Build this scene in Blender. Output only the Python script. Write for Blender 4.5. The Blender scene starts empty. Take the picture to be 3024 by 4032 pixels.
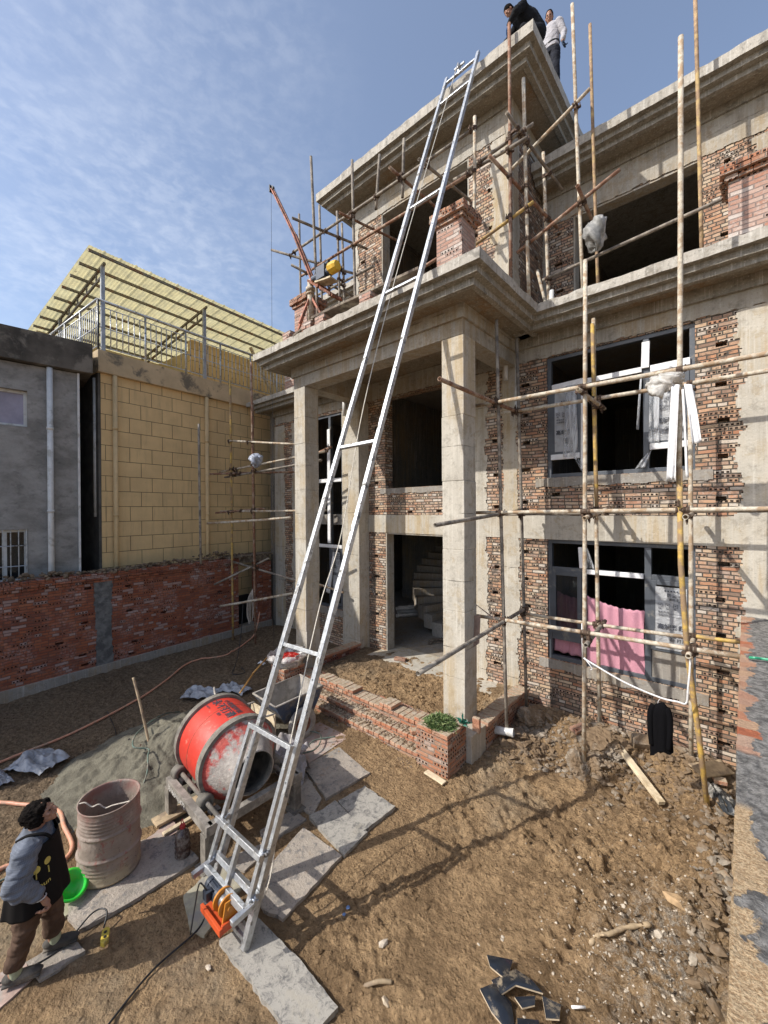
import bpy, bmesh, math, random
import numpy as np
from mathutils import Vector, Matrix
random.seed(7)
EXPO=0.38
SKYS=0.15
SUNE=3.8
CLOUD=7
RAD = math.radians
S = bpy.context.scene
COL = S.collection
# ------------------------------------------------------------------ camera
H = 3.3
cam = bpy.data.cameras.new("Camera"); camo = bpy.data.objects.new("Camera", cam); COL.objects.link(camo)
S.camera = camo
yaw, pit, rol = RAD(41.48767), RAD(-0.24052), RAD(-0.35678)
Fv = Vector((-math.sin(yaw)*math.cos(pit), math.cos(yaw)*math.cos(pit), math.sin(pit)))
Rv = Vector((math.cos(yaw), math.sin(yaw), 0)); Uv = Rv.cross(Fv)
Rv, Uv = Rv*math.cos(rol)+Uv*math.sin(rol), Uv*math.cos(rol)-Rv*math.sin(rol)
M = Matrix((Rv, Uv, -Fv)).transposed().to_4x4(); M.translation = (0, 0, H)
camo.matrix_world = M
cam.sensor_fit = 'VERTICAL'; cam.sensor_height = 36; cam.sensor_width = 27
cam.lens = 36*1607.63/4032
cam.clip_start = 0.02; cam.clip_end = 3000
# ------------------------------------------------------------------ world, sun, exposure
SUN = Vector((-0.60, -1.0, 0.97)).normalized()
S.view_settings.view_transform = 'Standard'; S.view_settings.look = 'None'; S.view_settings.gamma = 1
S.view_settings.exposure = EXPO
W = bpy.data.worlds.new("World"); S.world = W; W.use_nodes = True
nt = W.node_tree; nt.nodes.clear()
out = nt.nodes.new('ShaderNodeOutputWorld'); bg = nt.nodes.new('ShaderNodeBackground')
sky = nt.nodes.new('ShaderNodeTexSky'); sky.sky_type = 'NISHITA'; sky.sun_disc = False
sky.sun_elevation = math.asin(SUN.z); sky.sun_rotation = math.atan2(SUN.x, SUN.y)
sky.air_density = 1.0; sky.dust_density = 2.4; sky.ozone_density = 3.2
tc = nt.nodes.new('ShaderNodeTexCoord')
mp = nt.nodes.new('ShaderNodeMapping'); mp.inputs['Scale'].default_value = (1, 1, 2.2)
mp.inputs['Rotation'].default_value = (0.2, 0.35, 0.6)
def wn(scale, det, rough, dist=0.0):
    n = nt.nodes.new('ShaderNodeTexNoise'); n.inputs['Scale'].default_value = scale
    n.inputs['Detail'].default_value = det; n.inputs['Roughness'].default_value = rough
    n.inputs['Distortion'].default_value = dist
    nt.links.new(mp.outputs[0], n.inputs['Vector']); return n
def wr(src, a, b):
    r = nt.nodes.new('ShaderNodeMapRange'); r.inputs['From Min'].default_value = a; r.inputs['From Max'].default_value = b
    r.interpolation_type = 'SMOOTHSTEP'; nt.links.new(src, r.inputs['Value']); return r
def wm(op, a, b):
    m = nt.nodes.new('ShaderNodeMath'); m.operation = op
    for i, x in enumerate((a, b)):
        if isinstance(x, (int, float)): m.inputs[i].default_value = x
        else: nt.links.new(x, m.inputs[i])
    return m.outputs[0]
nt.links.new(tc.outputs['Generated'], mp.inputs[0])
big = wr(wn(1.6, 4, .55, .4).outputs['Fac'], .42, .78)
fine = wr(wn(34, 4, .58, .25).outputs['Fac'], .34, .74)
veil = wr(wn(3.2, 6, .6, 1.0).outputs['Fac'], .4, .8)
# the cloud bank stands towards one side of the sky
dotn = nt.nodes.new('ShaderNodeVectorMath'); dotn.operation = 'DOT_PRODUCT'
dotn.inputs[1].default_value = Vector((-1.2, .30, .90)).normalized()
nrm = nt.nodes.new('ShaderNodeVectorMath'); nrm.operation = 'NORMALIZE'
nt.links.new(tc.outputs['Generated'], nrm.inputs[0]); nt.links.new(nrm.outputs[0], dotn.inputs[0])
side = wr(dotn.outputs['Value'], .885, .995)
amt = wm('MULTIPLY', side.outputs[0], wm('ADD', wm('MULTIPLY', fine.outputs[0], wm('ADD', wm('MULTIPLY', big.outputs[0], .55), .30)), wm('MULTIPLY', veil.outputs[0], .40)))
amt = wm('MINIMUM', wm('MULTIPLY', amt, .21), .9)
amt = wm('ADD', amt, .07)
mx = nt.nodes.new('ShaderNodeMix'); mx.data_type = 'RGBA'
nt.links.new(amt, mx.inputs['Factor']); nt.links.new(sky.outputs[0], mx.inputs['A'])
mx.inputs['B'].default_value = (CLOUD, CLOUD*1.02, CLOUD*1.05, 1)
nt.links.new(mx.outputs['Result'], bg.inputs['Color']); bg.inputs['Strength'].default_value = SKYS
nt.links.new(bg.outputs[0], out.inputs[0])
sl = bpy.data.lights.new("Sun", 'SUN'); sl.energy = SUNE; sl.angle = RAD(0.53); sl.color = (1, .95, .88)
so = bpy.data.objects.new("Sun", sl); COL.objects.link(so); so.rotation_euler = SUN.to_track_quat('Z', 'Y').to_euler()
so.location = (-20, -30, 30)
S.render.engine = 'CYCLES'
# ------------------------------------------------------------------ materials
class NB:
    def __init__(s, name):
        s.m = bpy.data.materials.new(name); s.m.use_nodes = True; s.t = s.m.node_tree; s.t.nodes.clear()
        s.o = s.t.nodes.new('ShaderNodeOutputMaterial'); s.b = s.t.nodes.new('ShaderNodeBsdfPrincipled')
        s.t.links.new(s.b.outputs[0], s.o.inputs[0])
        c = s.t.nodes.new('ShaderNodeTexCoord'); s.obj = c.outputs['Object']; s.uv = c.outputs['UV']
        g = s.t.nodes.new('ShaderNodeNewGeometry'); s.pos = g.outputs['Position']; s.nrm = g.outputs['Normal']
    def set(s, inp, v):
        i = s.b.inputs[inp]
        if hasattr(v, 'is_linked'): s.t.links.new(v, i)
        else: i.default_value = v
    def _in(s, i, v):
        if hasattr(v, 'is_linked'): s.t.links.new(v, i)
        elif isinstance(v, tuple) and len(v) == 3 and i.type == 'RGBA': i.default_value = (*v, 1)
        else: i.default_value = v
    def math(s, op, a, b=0.0, c=0.0, clamp=False):
        n = s.t.nodes.new('ShaderNodeMath'); n.operation = op; n.use_clamp = clamp
        s._in(n.inputs[0], a); s._in(n.inputs[1], b); s._in(n.inputs[2], c); return n.outputs[0]
    def noise(s, scale, det=4, rough=.55, vec=None, dist=0.0, sc=None, col=False):
        v = vec if vec is not None else s.obj
        if sc: v = s.map(v, sc)
        n = s.t.nodes.new('ShaderNodeTexNoise'); s.t.links.new(v, n.inputs['Vector'])
        n.inputs['Scale'].default_value = scale; n.inputs['Detail'].default_value = det
        n.inputs['Roughness'].default_value = rough; n.inputs['Distortion'].default_value = dist
        return n.outputs['Color' if col else 'Fac']
    def vor(s, scale, feat='F1', vec=None, out='Distance', rnd=1.0):
        n = s.t.nodes.new('ShaderNodeTexVoronoi'); n.feature = feat; s.t.links.new(vec if vec is not None else s.obj, n.inputs['Vector'])
        n.inputs['Scale'].default_value = scale; n.inputs['Randomness'].default_value = rnd; return n.outputs[out]
    def map(s, v, sc, loc=(0, 0, 0), rot=(0, 0, 0)):
        n = s.t.nodes.new('ShaderNodeMapping'); s.t.links.new(v, n.inputs[0]); n.inputs['Scale'].default_value = sc
        n.inputs['Location'].default_value = loc; n.inputs['Rotation'].default_value = rot; return n.outputs[0]
    def rng(s, v, a, b, c=0.0, d=1.0):
        n = s.t.nodes.new('ShaderNodeMapRange'); s._in(n.inputs['Value'], v); n.inputs['From Min'].default_value = a
        n.inputs['From Max'].default_value = b; n.inputs['To Min'].default_value = c; n.inputs['To Max'].default_value = d
        n.interpolation_type = 'SMOOTHSTEP'; return n.outputs[0]
    def mix(s, f, a, b, mode='MIX'):
        n = s.t.nodes.new('ShaderNodeMix'); n.data_type = 'RGBA'; n.blend_type = mode
        s._in(n.inputs['Factor'], f); s._in(n.inputs['A'], a); s._in(n.inputs['B'], b); return n.outputs['Result']
    def ramp(s, f, stops, const=False):
        n = s.t.nodes.new('ShaderNodeValToRGB'); s.t.links.new(f, n.inputs[0]); e = n.color_ramp.elements
        if const: n.color_ramp.interpolation = 'CONSTANT'
        while len(e) < len(stops): e.new(.5)
        for i, (p, c) in enumerate(stops): e[i].position = p; e[i].color = (*c, 1)
        return n.outputs[0]
    def sep(s, v):
        n = s.t.nodes.new('ShaderNodeSeparateXYZ'); s.t.links.new(v, n.inputs[0]); return n.outputs
    def comb(s, x, y, z=0.0):
        n = s.t.nodes.new('ShaderNodeCombineXYZ'); s._in(n.inputs[0], x); s._in(n.inputs[1], y); s._in(n.inputs[2], z); return n.outputs[0]
    def white(s, v):
        n = s.t.nodes.new('ShaderNodeTexWhiteNoise'); n.noise_dimensions = '3D'; s.t.links.new(v, n.inputs[0]); return n.outputs
    def bump(s, h, dist, strength=1.0, prev=None):
        n = s.t.nodes.new('ShaderNodeBump'); n.inputs['Distance'].default_value = dist; n.inputs['Strength'].default_value = strength
        s._in(n.inputs['Height'], h)
        if prev is not None: s.t.links.new(prev, n.inputs['Normal'])
        s.t.links.new(n.outputs[0], s.b.inputs['Normal']); return n.outputs[0]

def simple(name, col, rough=.7, metal=0.0, var=.25, scale=8, bump=.002, spec=.5, dirt=None, dirtamt=.5, bscale=None):
    b = NB(name)
    n = b.noise(scale, 5, .6)
    c = b.mix(b.rng(n, .3, .7), tuple(x*(1-var) for x in col), tuple(min(1, x*(1+var)) for x in col))
    if dirt is not None:
        m = b.rng(b.noise(scale*.37+1.3, 7, .68, dist=.3), .62-dirtamt*.3, .72-dirtamt*.2)
        c = b.mix(m, c, dirt)
        b.set('Roughness', b.math('ADD', b.math('MULTIPLY', m, .9-rough if rough < .9 else 0), rough))
    else: b.set('Roughness', rough)
    b.set('Base Color', c); b.set('Metallic', metal); b.set('Specular IOR Level', spec)
    if bump: b.bump(b.noise(bscale or scale*4, 6, .65), bump)
    return b.m

def concrete(name, base=(.42, .38, .31), dark=(.24, .21, .17), stain=(.36, .24, .10), white=(.56, .53, .46), st=.35, seams=True):
    b = NB(name)
    n1 = b.noise(1.7, 6, .62); n2 = b.noise(9, 7, .7); n3 = b.noise(38, 4, .6)
    streak = b.noise(1, 6, .65, sc=(11, 11, .55)); streak2 = b.noise(1, 5, .7, sc=(34, 34, .9))
    c = b.mix(b.rng(n1, .3, .7), base, tuple(x*.84 for x in base))
    c = b.mix(b.math('MULTIPLY', b.rng(n2, .5, .66), .72), c, dark)
    c = b.mix(b.math('MULTIPLY', b.rng(b.noise(4.2, 7, .72, dist=.4), .52, .62), .5), c, tuple((p*.55+q*.45) for p, q in zip(dark, stain)))
    c = b.mix(b.math('MULTIPLY', b.rng(streak, .48, .7), .5), c, dark)
    c = b.mix(b.math('MULTIPLY', b.rng(streak2, .52, .74), .6), c, white)
    c = b.mix(b.math('MULTIPLY', b.math('MULTIPLY', b.rng(streak, .35, .6), b.rng(b.noise(.9, 3, .5), .45, .65)), st), c, stain)
    c = b.mix(b.math('MULTIPLY', b.rng(n3, .58, .7), .6), c, dark)
    c = b.mix(b.math('MULTIPLY', b.rng(n3, .42, .3), .4), c, white)
    h = b.math('ADD', b.math('MULTIPLY', n2, .6), b.math('MULTIPLY', n3, .4))
    if seams:
        x, y, z = b.sep(b.pos)
        zz = b.math('ADD', z, b.math('MULTIPLY', b.noise(2.5, 2, .5), .02))
        s1 = b.math('ABSOLUTE', b.math('SUBTRACT', b.math('FRACT', b.math('DIVIDE', zz, .93)), .5))
        xx = b.math('ADD', b.math('ADD', x, y), b.math('MULTIPLY', b.noise(2.5, 2, .5), .02))
        s2 = b.math('ABSOLUTE', b.math('SUBTRACT', b.math('FRACT', b.math('DIVIDE', xx, 1.22)), .5))
        s = b.math('MULTIPLY', s1, .93)
        m = b.rng(s, .002, .009, 1, 0)
        m = b.math('MULTIPLY', m, b.rng(b.noise(3.1, 4, .6), .45, .6))
        c = b.mix(b.math('MULTIPLY', m, .5), c, tuple(q*.55 for q in dark))
        h = b.math('SUBTRACT', h, b.math('MULTIPLY', m, .8))
    b.set('Base Color', c); b.set('Roughness', .92); b.set('Specular IOR Level', .25)
    b.bump(h, .010); return b.m

def brick(name, stops, mortar=(.30, .28, .25), holes=.35, eff=.35, head=True, effcol=(.55, .5, .45), smear=.3, mw=.006, warp=.006):
    b = NB(name)
    wv = b.noise(14, 2, .5, vec=b.uv, col=True)
    x0, y0, _ = b.sep(b.uv); wx, wy, _ = b.sep(wv)
    x = b.math('ADD', x0, b.math('MULTIPLY', b.math('SUBTRACT', wx, .5), warp*2)); y = b.math('ADD', y0, b.math('MULTIPLY', b.math('SUBTRACT', wy, .5), warp))
    y = b.math('ADD', y, b.math('MULTIPLY', b.math('SUBTRACT', b.noise(1.3, 3, .6, vec=b.uv), .5), .05))
    v = b.math('DIVIDE', y, .0525); row = b.math('FLOOR', v); fv = b.math('SUBTRACT', v, row)
    wrow = b.white(b.comb(row, 3.7, 1.1))[0]
    if head: w = b.math('ADD', b.math('MULTIPLY', b.math('GREATER_THAN', wrow, .52), .104), .102)
    else: w = .205
    off = b.math('MULTIPLY', b.math('FRACT', b.math('ADD', b.math('MULTIPLY', row, .5), b.math('MULTIPLY', wrow, .24))), 1.0)
    u = b.math('ADD', b.math('DIVIDE', x, w), off); cl = b.math('FLOOR', u); fu = b.math('SUBTRACT', u, cl)
    du = b.math('MULTIPLY', b.math('MINIMUM', fu, b.math('SUBTRACT', 1.0, fu)), w)
    dv = b.math('MULTIPLY', b.math('MINIMUM', fv, b.math('SUBTRACT', 1.0, fv)), .0525)
    d = b.math('MINIMUM', du, dv)
    body = b.rng(d, mw-.002, mw+.0015)
    r = b.white(b.comb(cl, row, 0.5)); r2 = b.white(b.comb(cl, row, 7.5))[0]
    col = b.ramp(r[0], stops)
    col = b.mix(.5, col, b.mix(b.noise(60, 4, .7), tuple(.55 for _ in range(3)), (1.0, 1.0, 1.0)), 'MULTIPLY')
    # perforations
    hh = b.math('ABSOLUTE', b.math('SUBTRACT', b.math('FRACT', b.math('MULTIPLY', fu, b.math('DIVIDE', w, .0506))), .5))
    hm = b.math('MULTIPLY', b.math('LESS_THAN', hh, .27), b.math('LESS_THAN', b.math('ABSOLUTE', b.math('SUBTRACT', fv, b.math('ADD', .42, b.math('MULTIPLY', r2, .4)))), .22))
    hm = b.math('MULTIPLY', hm, b.math('LESS_THAN', r2, holes))
    hm = b.math('MULTIPLY', hm, b.math('GREATER_THAN', du, .014))
    col = b.mix(b.math('MULTIPLY', b.rng(b.noise(9, 6, .7, vec=b.uv), .5, .62), .5), col, tuple(q*.8 for q in stops[4][1]))
    # white bloom and cement smears
    e = b.math('MULTIPLY', b.rng(b.noise(1.9, 5, .6, vec=b.uv), .46, .62), b.rng(b.noise(23, 5, .75, vec=b.uv), .42, .6))
    e = b.math('MULTIPLY', e, eff)
    e = b.math('ADD', e, b.math('MULTIPLY', b.math('GREATER_THAN', r[0], .88), eff*1.1), clamp=True)
    col = b.mix(e, col, effcol)
    sm = b.math('MULTIPLY', b.rng(b.noise(2.6, 7, .75, vec=b.uv, dist=.6), .55, .64), smear)
    mort = b.mix(b.noise(30, 4, .7), tuple(q*.6 for q in mortar), tuple(q*1.25 for q in mortar))
    col = b.mix(sm, col, mort)
    col = b.mix(body, mort, col)
    col = b.mix(hm, col, (.03, .02, .016))
    b.set('Base Color', col); b.set('Roughness', .93); b.set('Specular IOR Level', .2)
    h = b.math('ADD', b.math('MULTIPLY', body, .7), b.math('MULTIPLY', b.noise(70, 5, .7), .5))
    h = b.math('SUBTRACT', h, b.math('MULTIPLY', hm, .9))
    b.bump(h, .011); return b.m

# ------------------------------------------------------------------ mesh helpers
class MB:
    def __init__(s): s.v = []; s.f = []
    def add(s, vs, fs, mt=None):
        n = len(s.v); s.v += [tuple((mt @ Vector(p)) if mt else p) for p in vs]; s.f += [tuple(n+i for i in f) for f in fs]; return s
    def box(s, x0, x1, y0, y1, z0, z1, mt=None):
        return s.add([(x0, y0, z0), (x1, y0, z0), (x1, y1, z0), (x0, y1, z0), (x0, y0, z1), (x1, y0, z1), (x1, y1, z1), (x0, y1, z1)],
              [(0, 3, 2, 1), (4, 5, 6, 7), (0, 1, 5, 4), (1, 2, 6, 5), (2, 3, 7, 6), (3, 0, 4, 7)], mt)
    def bar(s, a, b, w, h=None, up=(0, 0, 1)):
        a = Vector(a); b = Vector(b); h = h or w; d = (b-a); L = d.length; d.normalize(); u = Vector(up)
        if abs(d.dot(u)) > .98: u = Vector((0, 1, 0))
        x = d.cross(u).normalized(); y = x.cross(d)
        mt = Matrix((x, y, d)).transposed().to_4x4(); mt.translation = a
        return s.box(-w/2, w/2, -h/2, h/2, 0, L, mt)
    def tube(s, pts, r, n=8, cap=True, hollow=False):
        pts = [Vector(p) for p in pts]; rs = r if isinstance(r, (list, tuple)) else [r]*len(pts)
        base = len(s.v); prev = None
        for i, p in enumerate(pts):
            d = (pts[min(i+1, len(pts)-1)]-pts[max(i-1, 0)]).normalized()
            if prev is None:
                u = Vector((0, 0, 1)) if abs(d.z) < .9 else Vector((1, 0, 0)); x = d.cross(u).normalized()
            else: x = (prev-d*prev.dot(d)).normalized()
            prev = x; y = d.cross(x)
            for k in range(n):
                a = 2*math.pi*k/n; s.v.append(tuple(p+(x*math.cos(a)+y*math.sin(a))*rs[i]))
        for i in range(len(pts)-1):
            for k in range(n):
                a = base+i*n+k; b = base+i*n+(k+1) % n; s.f.append((a, b, b+n, a+n))
        if cap and not hollow:
            s.f.append(tuple(base+k for k in reversed(range(n)))); s.f.append(tuple(base+(len(pts)-1)*n+k for k in range(n)))
        if hollow:   # recessed dark end
            for e, sg in ((0, 1), (len(pts)-1, -1)):
                d = (pts[1]-pts[0]).normalized() if e == 0 else (pts[-2]-pts[-1]).normalized()
                b2 = len(s.v); c = pts[e]
                for k in range(n): s.v.append(tuple(c+(Vector(s.v[base+e*n+k])-c)*.8))
                for k in range(n): s.v.append(tuple(c+(Vector(s.v[base+e*n+k])-c)*.8+d*rs[e]*3))
                for k in range(n):
                    k2 = (k+1) % n; o = base+e*n
                    q = [(o+k2, o+k, b2+k, b2+k2), (b2+k2, b2+k, b2+n+k, b2+n+k2)]
                    s.f += [t if sg > 0 else tuple(reversed(t)) for t in q]
                t = tuple(b2+n+k for k in range(n)); s.f.append(tuple(reversed(t)) if sg > 0 else t)
        return s
    def lathe(s, prof, c=(0, 0, 0), axis=(0, 0, 1), n=32, sx=1.0):
        axis = Vector(axis).normalized(); u = Vector((0, 0, 1)) if abs(axis.z) < .9 else Vector((1, 0, 0))
        x = axis.cross(u).normalized(); y = axis.cross(x); c = Vector(c); base = len(s.v)
        for (r, l) in prof:
            for k in range(n):
                a = 2*math.pi*k/n; s.v.append(tuple(c+axis*l+(x*math.cos(a)*sx+y*math.sin(a))*r))
        for i in range(len(prof)-1):
            for k in range(n):
                a = base+i*n+k; b = base+i*n+(k+1) % n; s.f.append((a, a+n, b+n, b))
        return s
    def prism(s, poly, z0, z1, mt=None):
        n = len(poly); vs = [(*p, z0) for p in poly]+[(*p, z1) for p in poly]
        return s.add(vs, [tuple(reversed(range(n))), tuple(range(n, 2*n))]+[(i, (i+1) % n, n+(i+1) % n, n+i) for i in range(n)], mt)
    def ico(s, c, r, sq=(1, 1, 1), jit=.25, rot=None, rnd=random):
        t = 1.618; vs = [(-1, t, 0), (1, t, 0), (-1, -t, 0), (1, -t, 0), (0, -1, t), (0, 1, t), (0, -1, -t), (0, 1, -t), (t, 0, -1), (t, 0, 1), (-t, 0, -1), (-t, 0, 1)]
        fs = [(0, 11, 5), (0, 5, 1), (0, 1, 7), (0, 7, 10), (0, 10, 11), (1, 5, 9), (5, 11, 4), (11, 10, 2), (10, 7, 6), (7, 1, 8), (3, 9, 4), (3, 4, 2), (3, 2, 6), (3, 6, 8), (3, 8, 9), (4, 9, 5), (2, 4, 11), (6, 2, 10), (8, 6, 7), (9, 8, 1)]
        R = (Matrix.Rotation(rnd.uniform(0, 6.3), 3, 'Z') @ Matrix.Rotation(rnd.uniform(-.6, .6), 3, 'X'))
        o = []
        for p in vs:
            q = Vector(p).normalized()*(1+rnd.uniform(-jit, jit)); q = R @ Vector((q.x*sq[0], q.y*sq[1], q.z*sq[2]))
            o.append(tuple(Vector(c)+q*r))
        return s.add(o, fs)
    def build(s, name, mat, parent=None, smooth=False, bevel=0.0, fixn=False, label=None):
        me = bpy.data.meshes.new(name); me.from_pydata(s.v, [], s.f)
        uv = me.uv_layers.new(name='UVMap')
        me.update()
        nl = len(me.loops); co = np.empty(len(me.vertices)*3); me.vertices.foreach_get('co', co); co = co.reshape(-1, 3)
        li = np.empty(nl, dtype=np.int32); me.loops.foreach_get('vertex_index', li)
        if len(me.polygons):
            pn = np.empty(len(me.polygons)*3); me.polygons.foreach_get('normal', pn); pn = pn.reshape(-1, 3)
            lt = np.empty(len(me.polygons), dtype=np.int32); me.polygons.foreach_get('loop_total', lt)
            nn = np.repeat(pn, lt, axis=0); an = np.abs(nn); p = co[li]
            L = np.maximum(np.hypot(nn[:, 0], nn[:, 1]), 1e-6)
            horiz = an[:, 2] > .75
            tx, ty = -nn[:, 1]/L, nn[:, 0]/L
            snap = an[:, 0] > .985; tx = np.where(snap, 0, tx); ty = np.where(snap, 1, ty)
            snap = an[:, 1] > .985; tx = np.where(snap, 1, tx); ty = np.where(snap, 0, ty)
            sgn = np.where(tx+ty*1.01 < 0, -1, 1)
            U_ = np.where(horiz, p[:, 0], (p[:, 0]*tx+p[:, 1]*ty)*sgn); V_ = np.where(horiz, p[:, 1], p[:, 2])
            uvs = np.empty(nl*2); uvs[0::2] = U_; uvs[1::2] = V_
            uv.data.foreach_set('uv', uvs)
        if smooth: me.polygons.foreach_set('use_smooth', [True]*len(me.polygons))
        if fixn:
            bm = bmesh.new(); bm.from_mesh(me); bmesh.ops.recalc_face_normals(bm, faces=bm.faces); bm.to_mesh(me); bm.free()
        if mat: me.materials.append(mat)
        o = bpy.data.objects.new(name, me); COL.objects.link(o)
        if parent: o.parent = parent
        if bevel:
            m = o.modifiers.new('Bevel', 'BEVEL'); m.width = bevel; m.segments = 2; m.limit_method = 'ANGLE'; m.angle_limit = RAD(40)
        if label: o['label'] = label
        return o
def tag(o, label, cat, group=None, kind=None):
    if label: o['label'] = label
    if cat: o['category'] = cat
    if group: o['group'] = group
    if kind: o['kind'] = kind
    return o
def thing(name, label, cat, group=None, loc=(0, 0, 0)):
    o = bpy.data.objects.new(name, None); o.empty_display_size = .1; COL.objects.link(o); o.location = loc
    return tag(o, label, cat, group)
def rel(o, base):    # put the base Empty at its own spot, children keep world coordinates
    o.location = base
    for c in o.children: c.location = Vector(c.location)-Vector(base)
    return o
def catmull(P, n=8):
    P = [Vector(p) for p in P]; o = []
    for i in range(len(P)-1):
        a = P[max(i-1, 0)]; b = P[i]; c = P[i+1]; d = P[min(i+2, len(P)-1)]
        for k in range(n):
            t = k/n; o.append(.5*((2*b)+(c-a)*t+(2*a-5*b+4*c-d)*t*t+(3*b-a-3*c+d)*t**3))
    return o+[P[-1]]
# value noise in numpy
def vnoise(x, y, seed=0):
    xi = np.floor(x).astype(np.int64); yi = np.floor(y).astype(np.int64); fx = x-xi; fy = y-yi
    fx = fx*fx*(3-2*fx); fy = fy*fy*(3-2*fy)
    def h(a, b):
        n = (a*374761393+b*668265263+seed*974711) & 0x7fffffff
        n = ((n ^ (n >> 13))*1274126177) & 0x7fffffff
        return ((n ^ (n >> 16)) & 0xffff)/65535.0
    return (h(xi, yi)*(1-fx)+h(xi+1, yi)*fx)*(1-fy)+(h(xi, yi+1)*(1-fx)+h(xi+1, yi+1)*fx)*fy
def fbm(x, y, oct=4, seed=0, g=.5):
    a = 1; s = 0; t = 0
    for i in range(oct): s = s+a*(vnoise(x, y, seed+i)-.5); t += a; a *= g; x = x*2.03+7.1; y = y*2.03+3.3
    return s/t*2
# ------------------------------------------------------------------ material library
PINK0 = [(0, (.46, .27, .18)), (.15, (.54, .39, .28)), (.28, (.40, .19, .12)), (.4, (.55, .43, .33)), (.52, (.22, .145, .115)), (.6, (.48, .29, .20)), (.72, (.30, .20, .16)), (.8, (.50, .25, .15)), (.9, (.56, .45, .35)), (1, (.46, .34, .25))]
PINK = [(p, (c[0]*1.10, c[1]*1.12, c[2]*1.04)) for p, c in PINK0]
REDB = [(0, (.34, .115, .06)), (.25, (.40, .14, .075)), (.45, (.28, .09, .055)), (.65, (.43, .165, .09)), (.8, (.24, .09, .06)), (1, (.38, .17, .11))]
ORNG = [(0, (.46, .20, .11)), (.25, (.42, .17, .09)), (.45, (.50, .27, .17)), (.6, (.34, .14, .08)), (.75, (.52, .34, .23)), (.88, (.30, .16, .11)), (1, (.46, .28, .19))]
M_ = {}
M_['conc'] = concrete('raw_concrete', base=(.40, .375, .325), dark=(.21, .195, .165), white=(.58, .56, .51))
M_['conc_warm'] = concrete('column_concrete', base=(.50, .465, .395), dark=(.30, .275, .23), stain=(.42, .29, .12), white=(.64, .61, .54), st=.5)
M_['conc_corn'] = concrete('shade_toned_cornice_concrete', base=(.31, .29, .245), dark=(.13, .12, .10), stain=(.26, .20, .14), white=(.68, .66, .61), seams=False, st=.3)  # base darkened to put the shade on the cornice bands into the colour
M_['conc_plain'] = concrete('floor_concrete', base=(.30, .28, .25), dark=(.20, .18, .16), seams=False)
M_['soffit'] = concrete('shade_toned_soffit_concrete', base=(.27, .235, .18), dark=(.16, .135, .10), stain=(.26, .16, .08), seams=False, st=.7)  # dark concrete, with the shade under the overhang put into its base colour
M_['brick'] = brick('house_brick', PINK, holes=.24, eff=.45, smear=.8, mortar=(.105, .092, .076), mw=.007)
M_['brick_dark'] = brick('darker_house_brick', [(p, tuple(q*.72 for q in c)) for p, c in PINK], holes=.3, eff=.5, smear=.6, mortar=(.09, .085, .075), mw=.007)  # house brick palette scaled darker, for the tower side wall
M_['brick_yard'] = brick('yard_wall_brick', REDB, holes=.16, eff=.45, head=True, smear=.12, mortar=(.16, .10, .08), mw=.004, effcol=(.46, .38, .36))
M_['brick_new'] = brick('planter_brick', ORNG, holes=.5, eff=.3, smear=.25, mortar=(.28, .24, .2), mw=.005)
M_['brick_pier'] = brick('pier_brick', [(0, (.50, .31, .24)), (.3, (.43, .25, .19)), (.6, (.55, .40, .33)), (.8, (.42, .19, .12)), (1, (.50, .37, .31))], holes=.12, eff=.6, smear=.15, head=False, mortar=(.30, .24, .21), mw=.006)
M_['frame'] = simple('window_frame_grey', (.075, .085, .10), .45, 0, .15, 5, 0, dirt=(.2, .19, .17), dirtamt=.25)
M_['foam'] = simple('white_foam_wrap', (.74, .74, .74), .8, 0, .08, 20, .004)
M_['steel'] = simple('galvanised_steel', (.50, .52, .54), .38, .8, .18, 26, .0008, dirt=(.28, .27, .25), dirtamt=.35)
M_['pipe_grey'] = simple('grey_scaffold_pipe', (.17, .145, .12), .8, .1, .3, 14, .0015, dirt=(.33, .29, .235), dirtamt=.6)
M_['pipe_mixed'] = simple('brown_yellow_pipe', (.30, .20, .12), .8, .1, .3, 14, .0015, dirt=(.48, .35, .16), dirtamt=.5)
M_['pipe_pale'] = simple('cement_caked_pipe', (.50, .45, .36), .85, 0, .22, 22, .003, dirt=(.34, .24, .15), dirtamt=.6)
M_['pipe_yellow'] = simple('flaking_yellow_pipe', (.50, .33, .08), .6, 0, .2, 18, .0015, dirt=(.28, .19, .11), dirtamt=.75)
M_['pipe_rust'] = simple('rusty_brown_pipe', (.22, .11, .065), .8, .1, .3, 16, .002, dirt=(.36, .27, .2), dirtamt=.55)
M_['clamp'] = simple('rusty_clamp', (.10, .065, .045), .8, .3, .35, 30, .004)
M_['rust'] = simple('rusty_steel', (.26, .10, .055), .8, .1, .3, 14, .002, dirt=(.12, .06, .04), dirtamt=.6)
M_['crane'] = simple('red_oxide_paint', (.40, .15, .09), .7, 0, .2, 12, .001, dirt=(.18, .10, .07), dirtamt=.6)
M_['black'] = simple('black_metal', (.025, .026, .028), .45, .2, .3, 10, .001)
M_['wood'] = simple('weathered_wood', (.42, .32, .2), .85, 0, .25, 10, .002, dirt=(.25, .19, .13), dirtamt=.5)
M_['palewood'] = simple('pale_planed_wood', (.62, .52, .36), .8, 0, .15, 9, .001, dirt=(.42, .33, .21), dirtamt=.5)
M_['darkwood'] = simple('mud_stained_plank', (.13, .10, .075), .9, 0, .35, 10, .004, dirt=(.3, .26, .2), dirtamt=.5)
M_['white_pvc'] = simple('white_pvc', (.62, .62, .60), .5, 0, .1, 6, 0, dirt=(.42, .40, .36), dirtamt=.35)
M_['dark_room'] = concrete('room_render', base=(.16, .15, .135), dark=(.10, .095, .085), seams=False)

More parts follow.
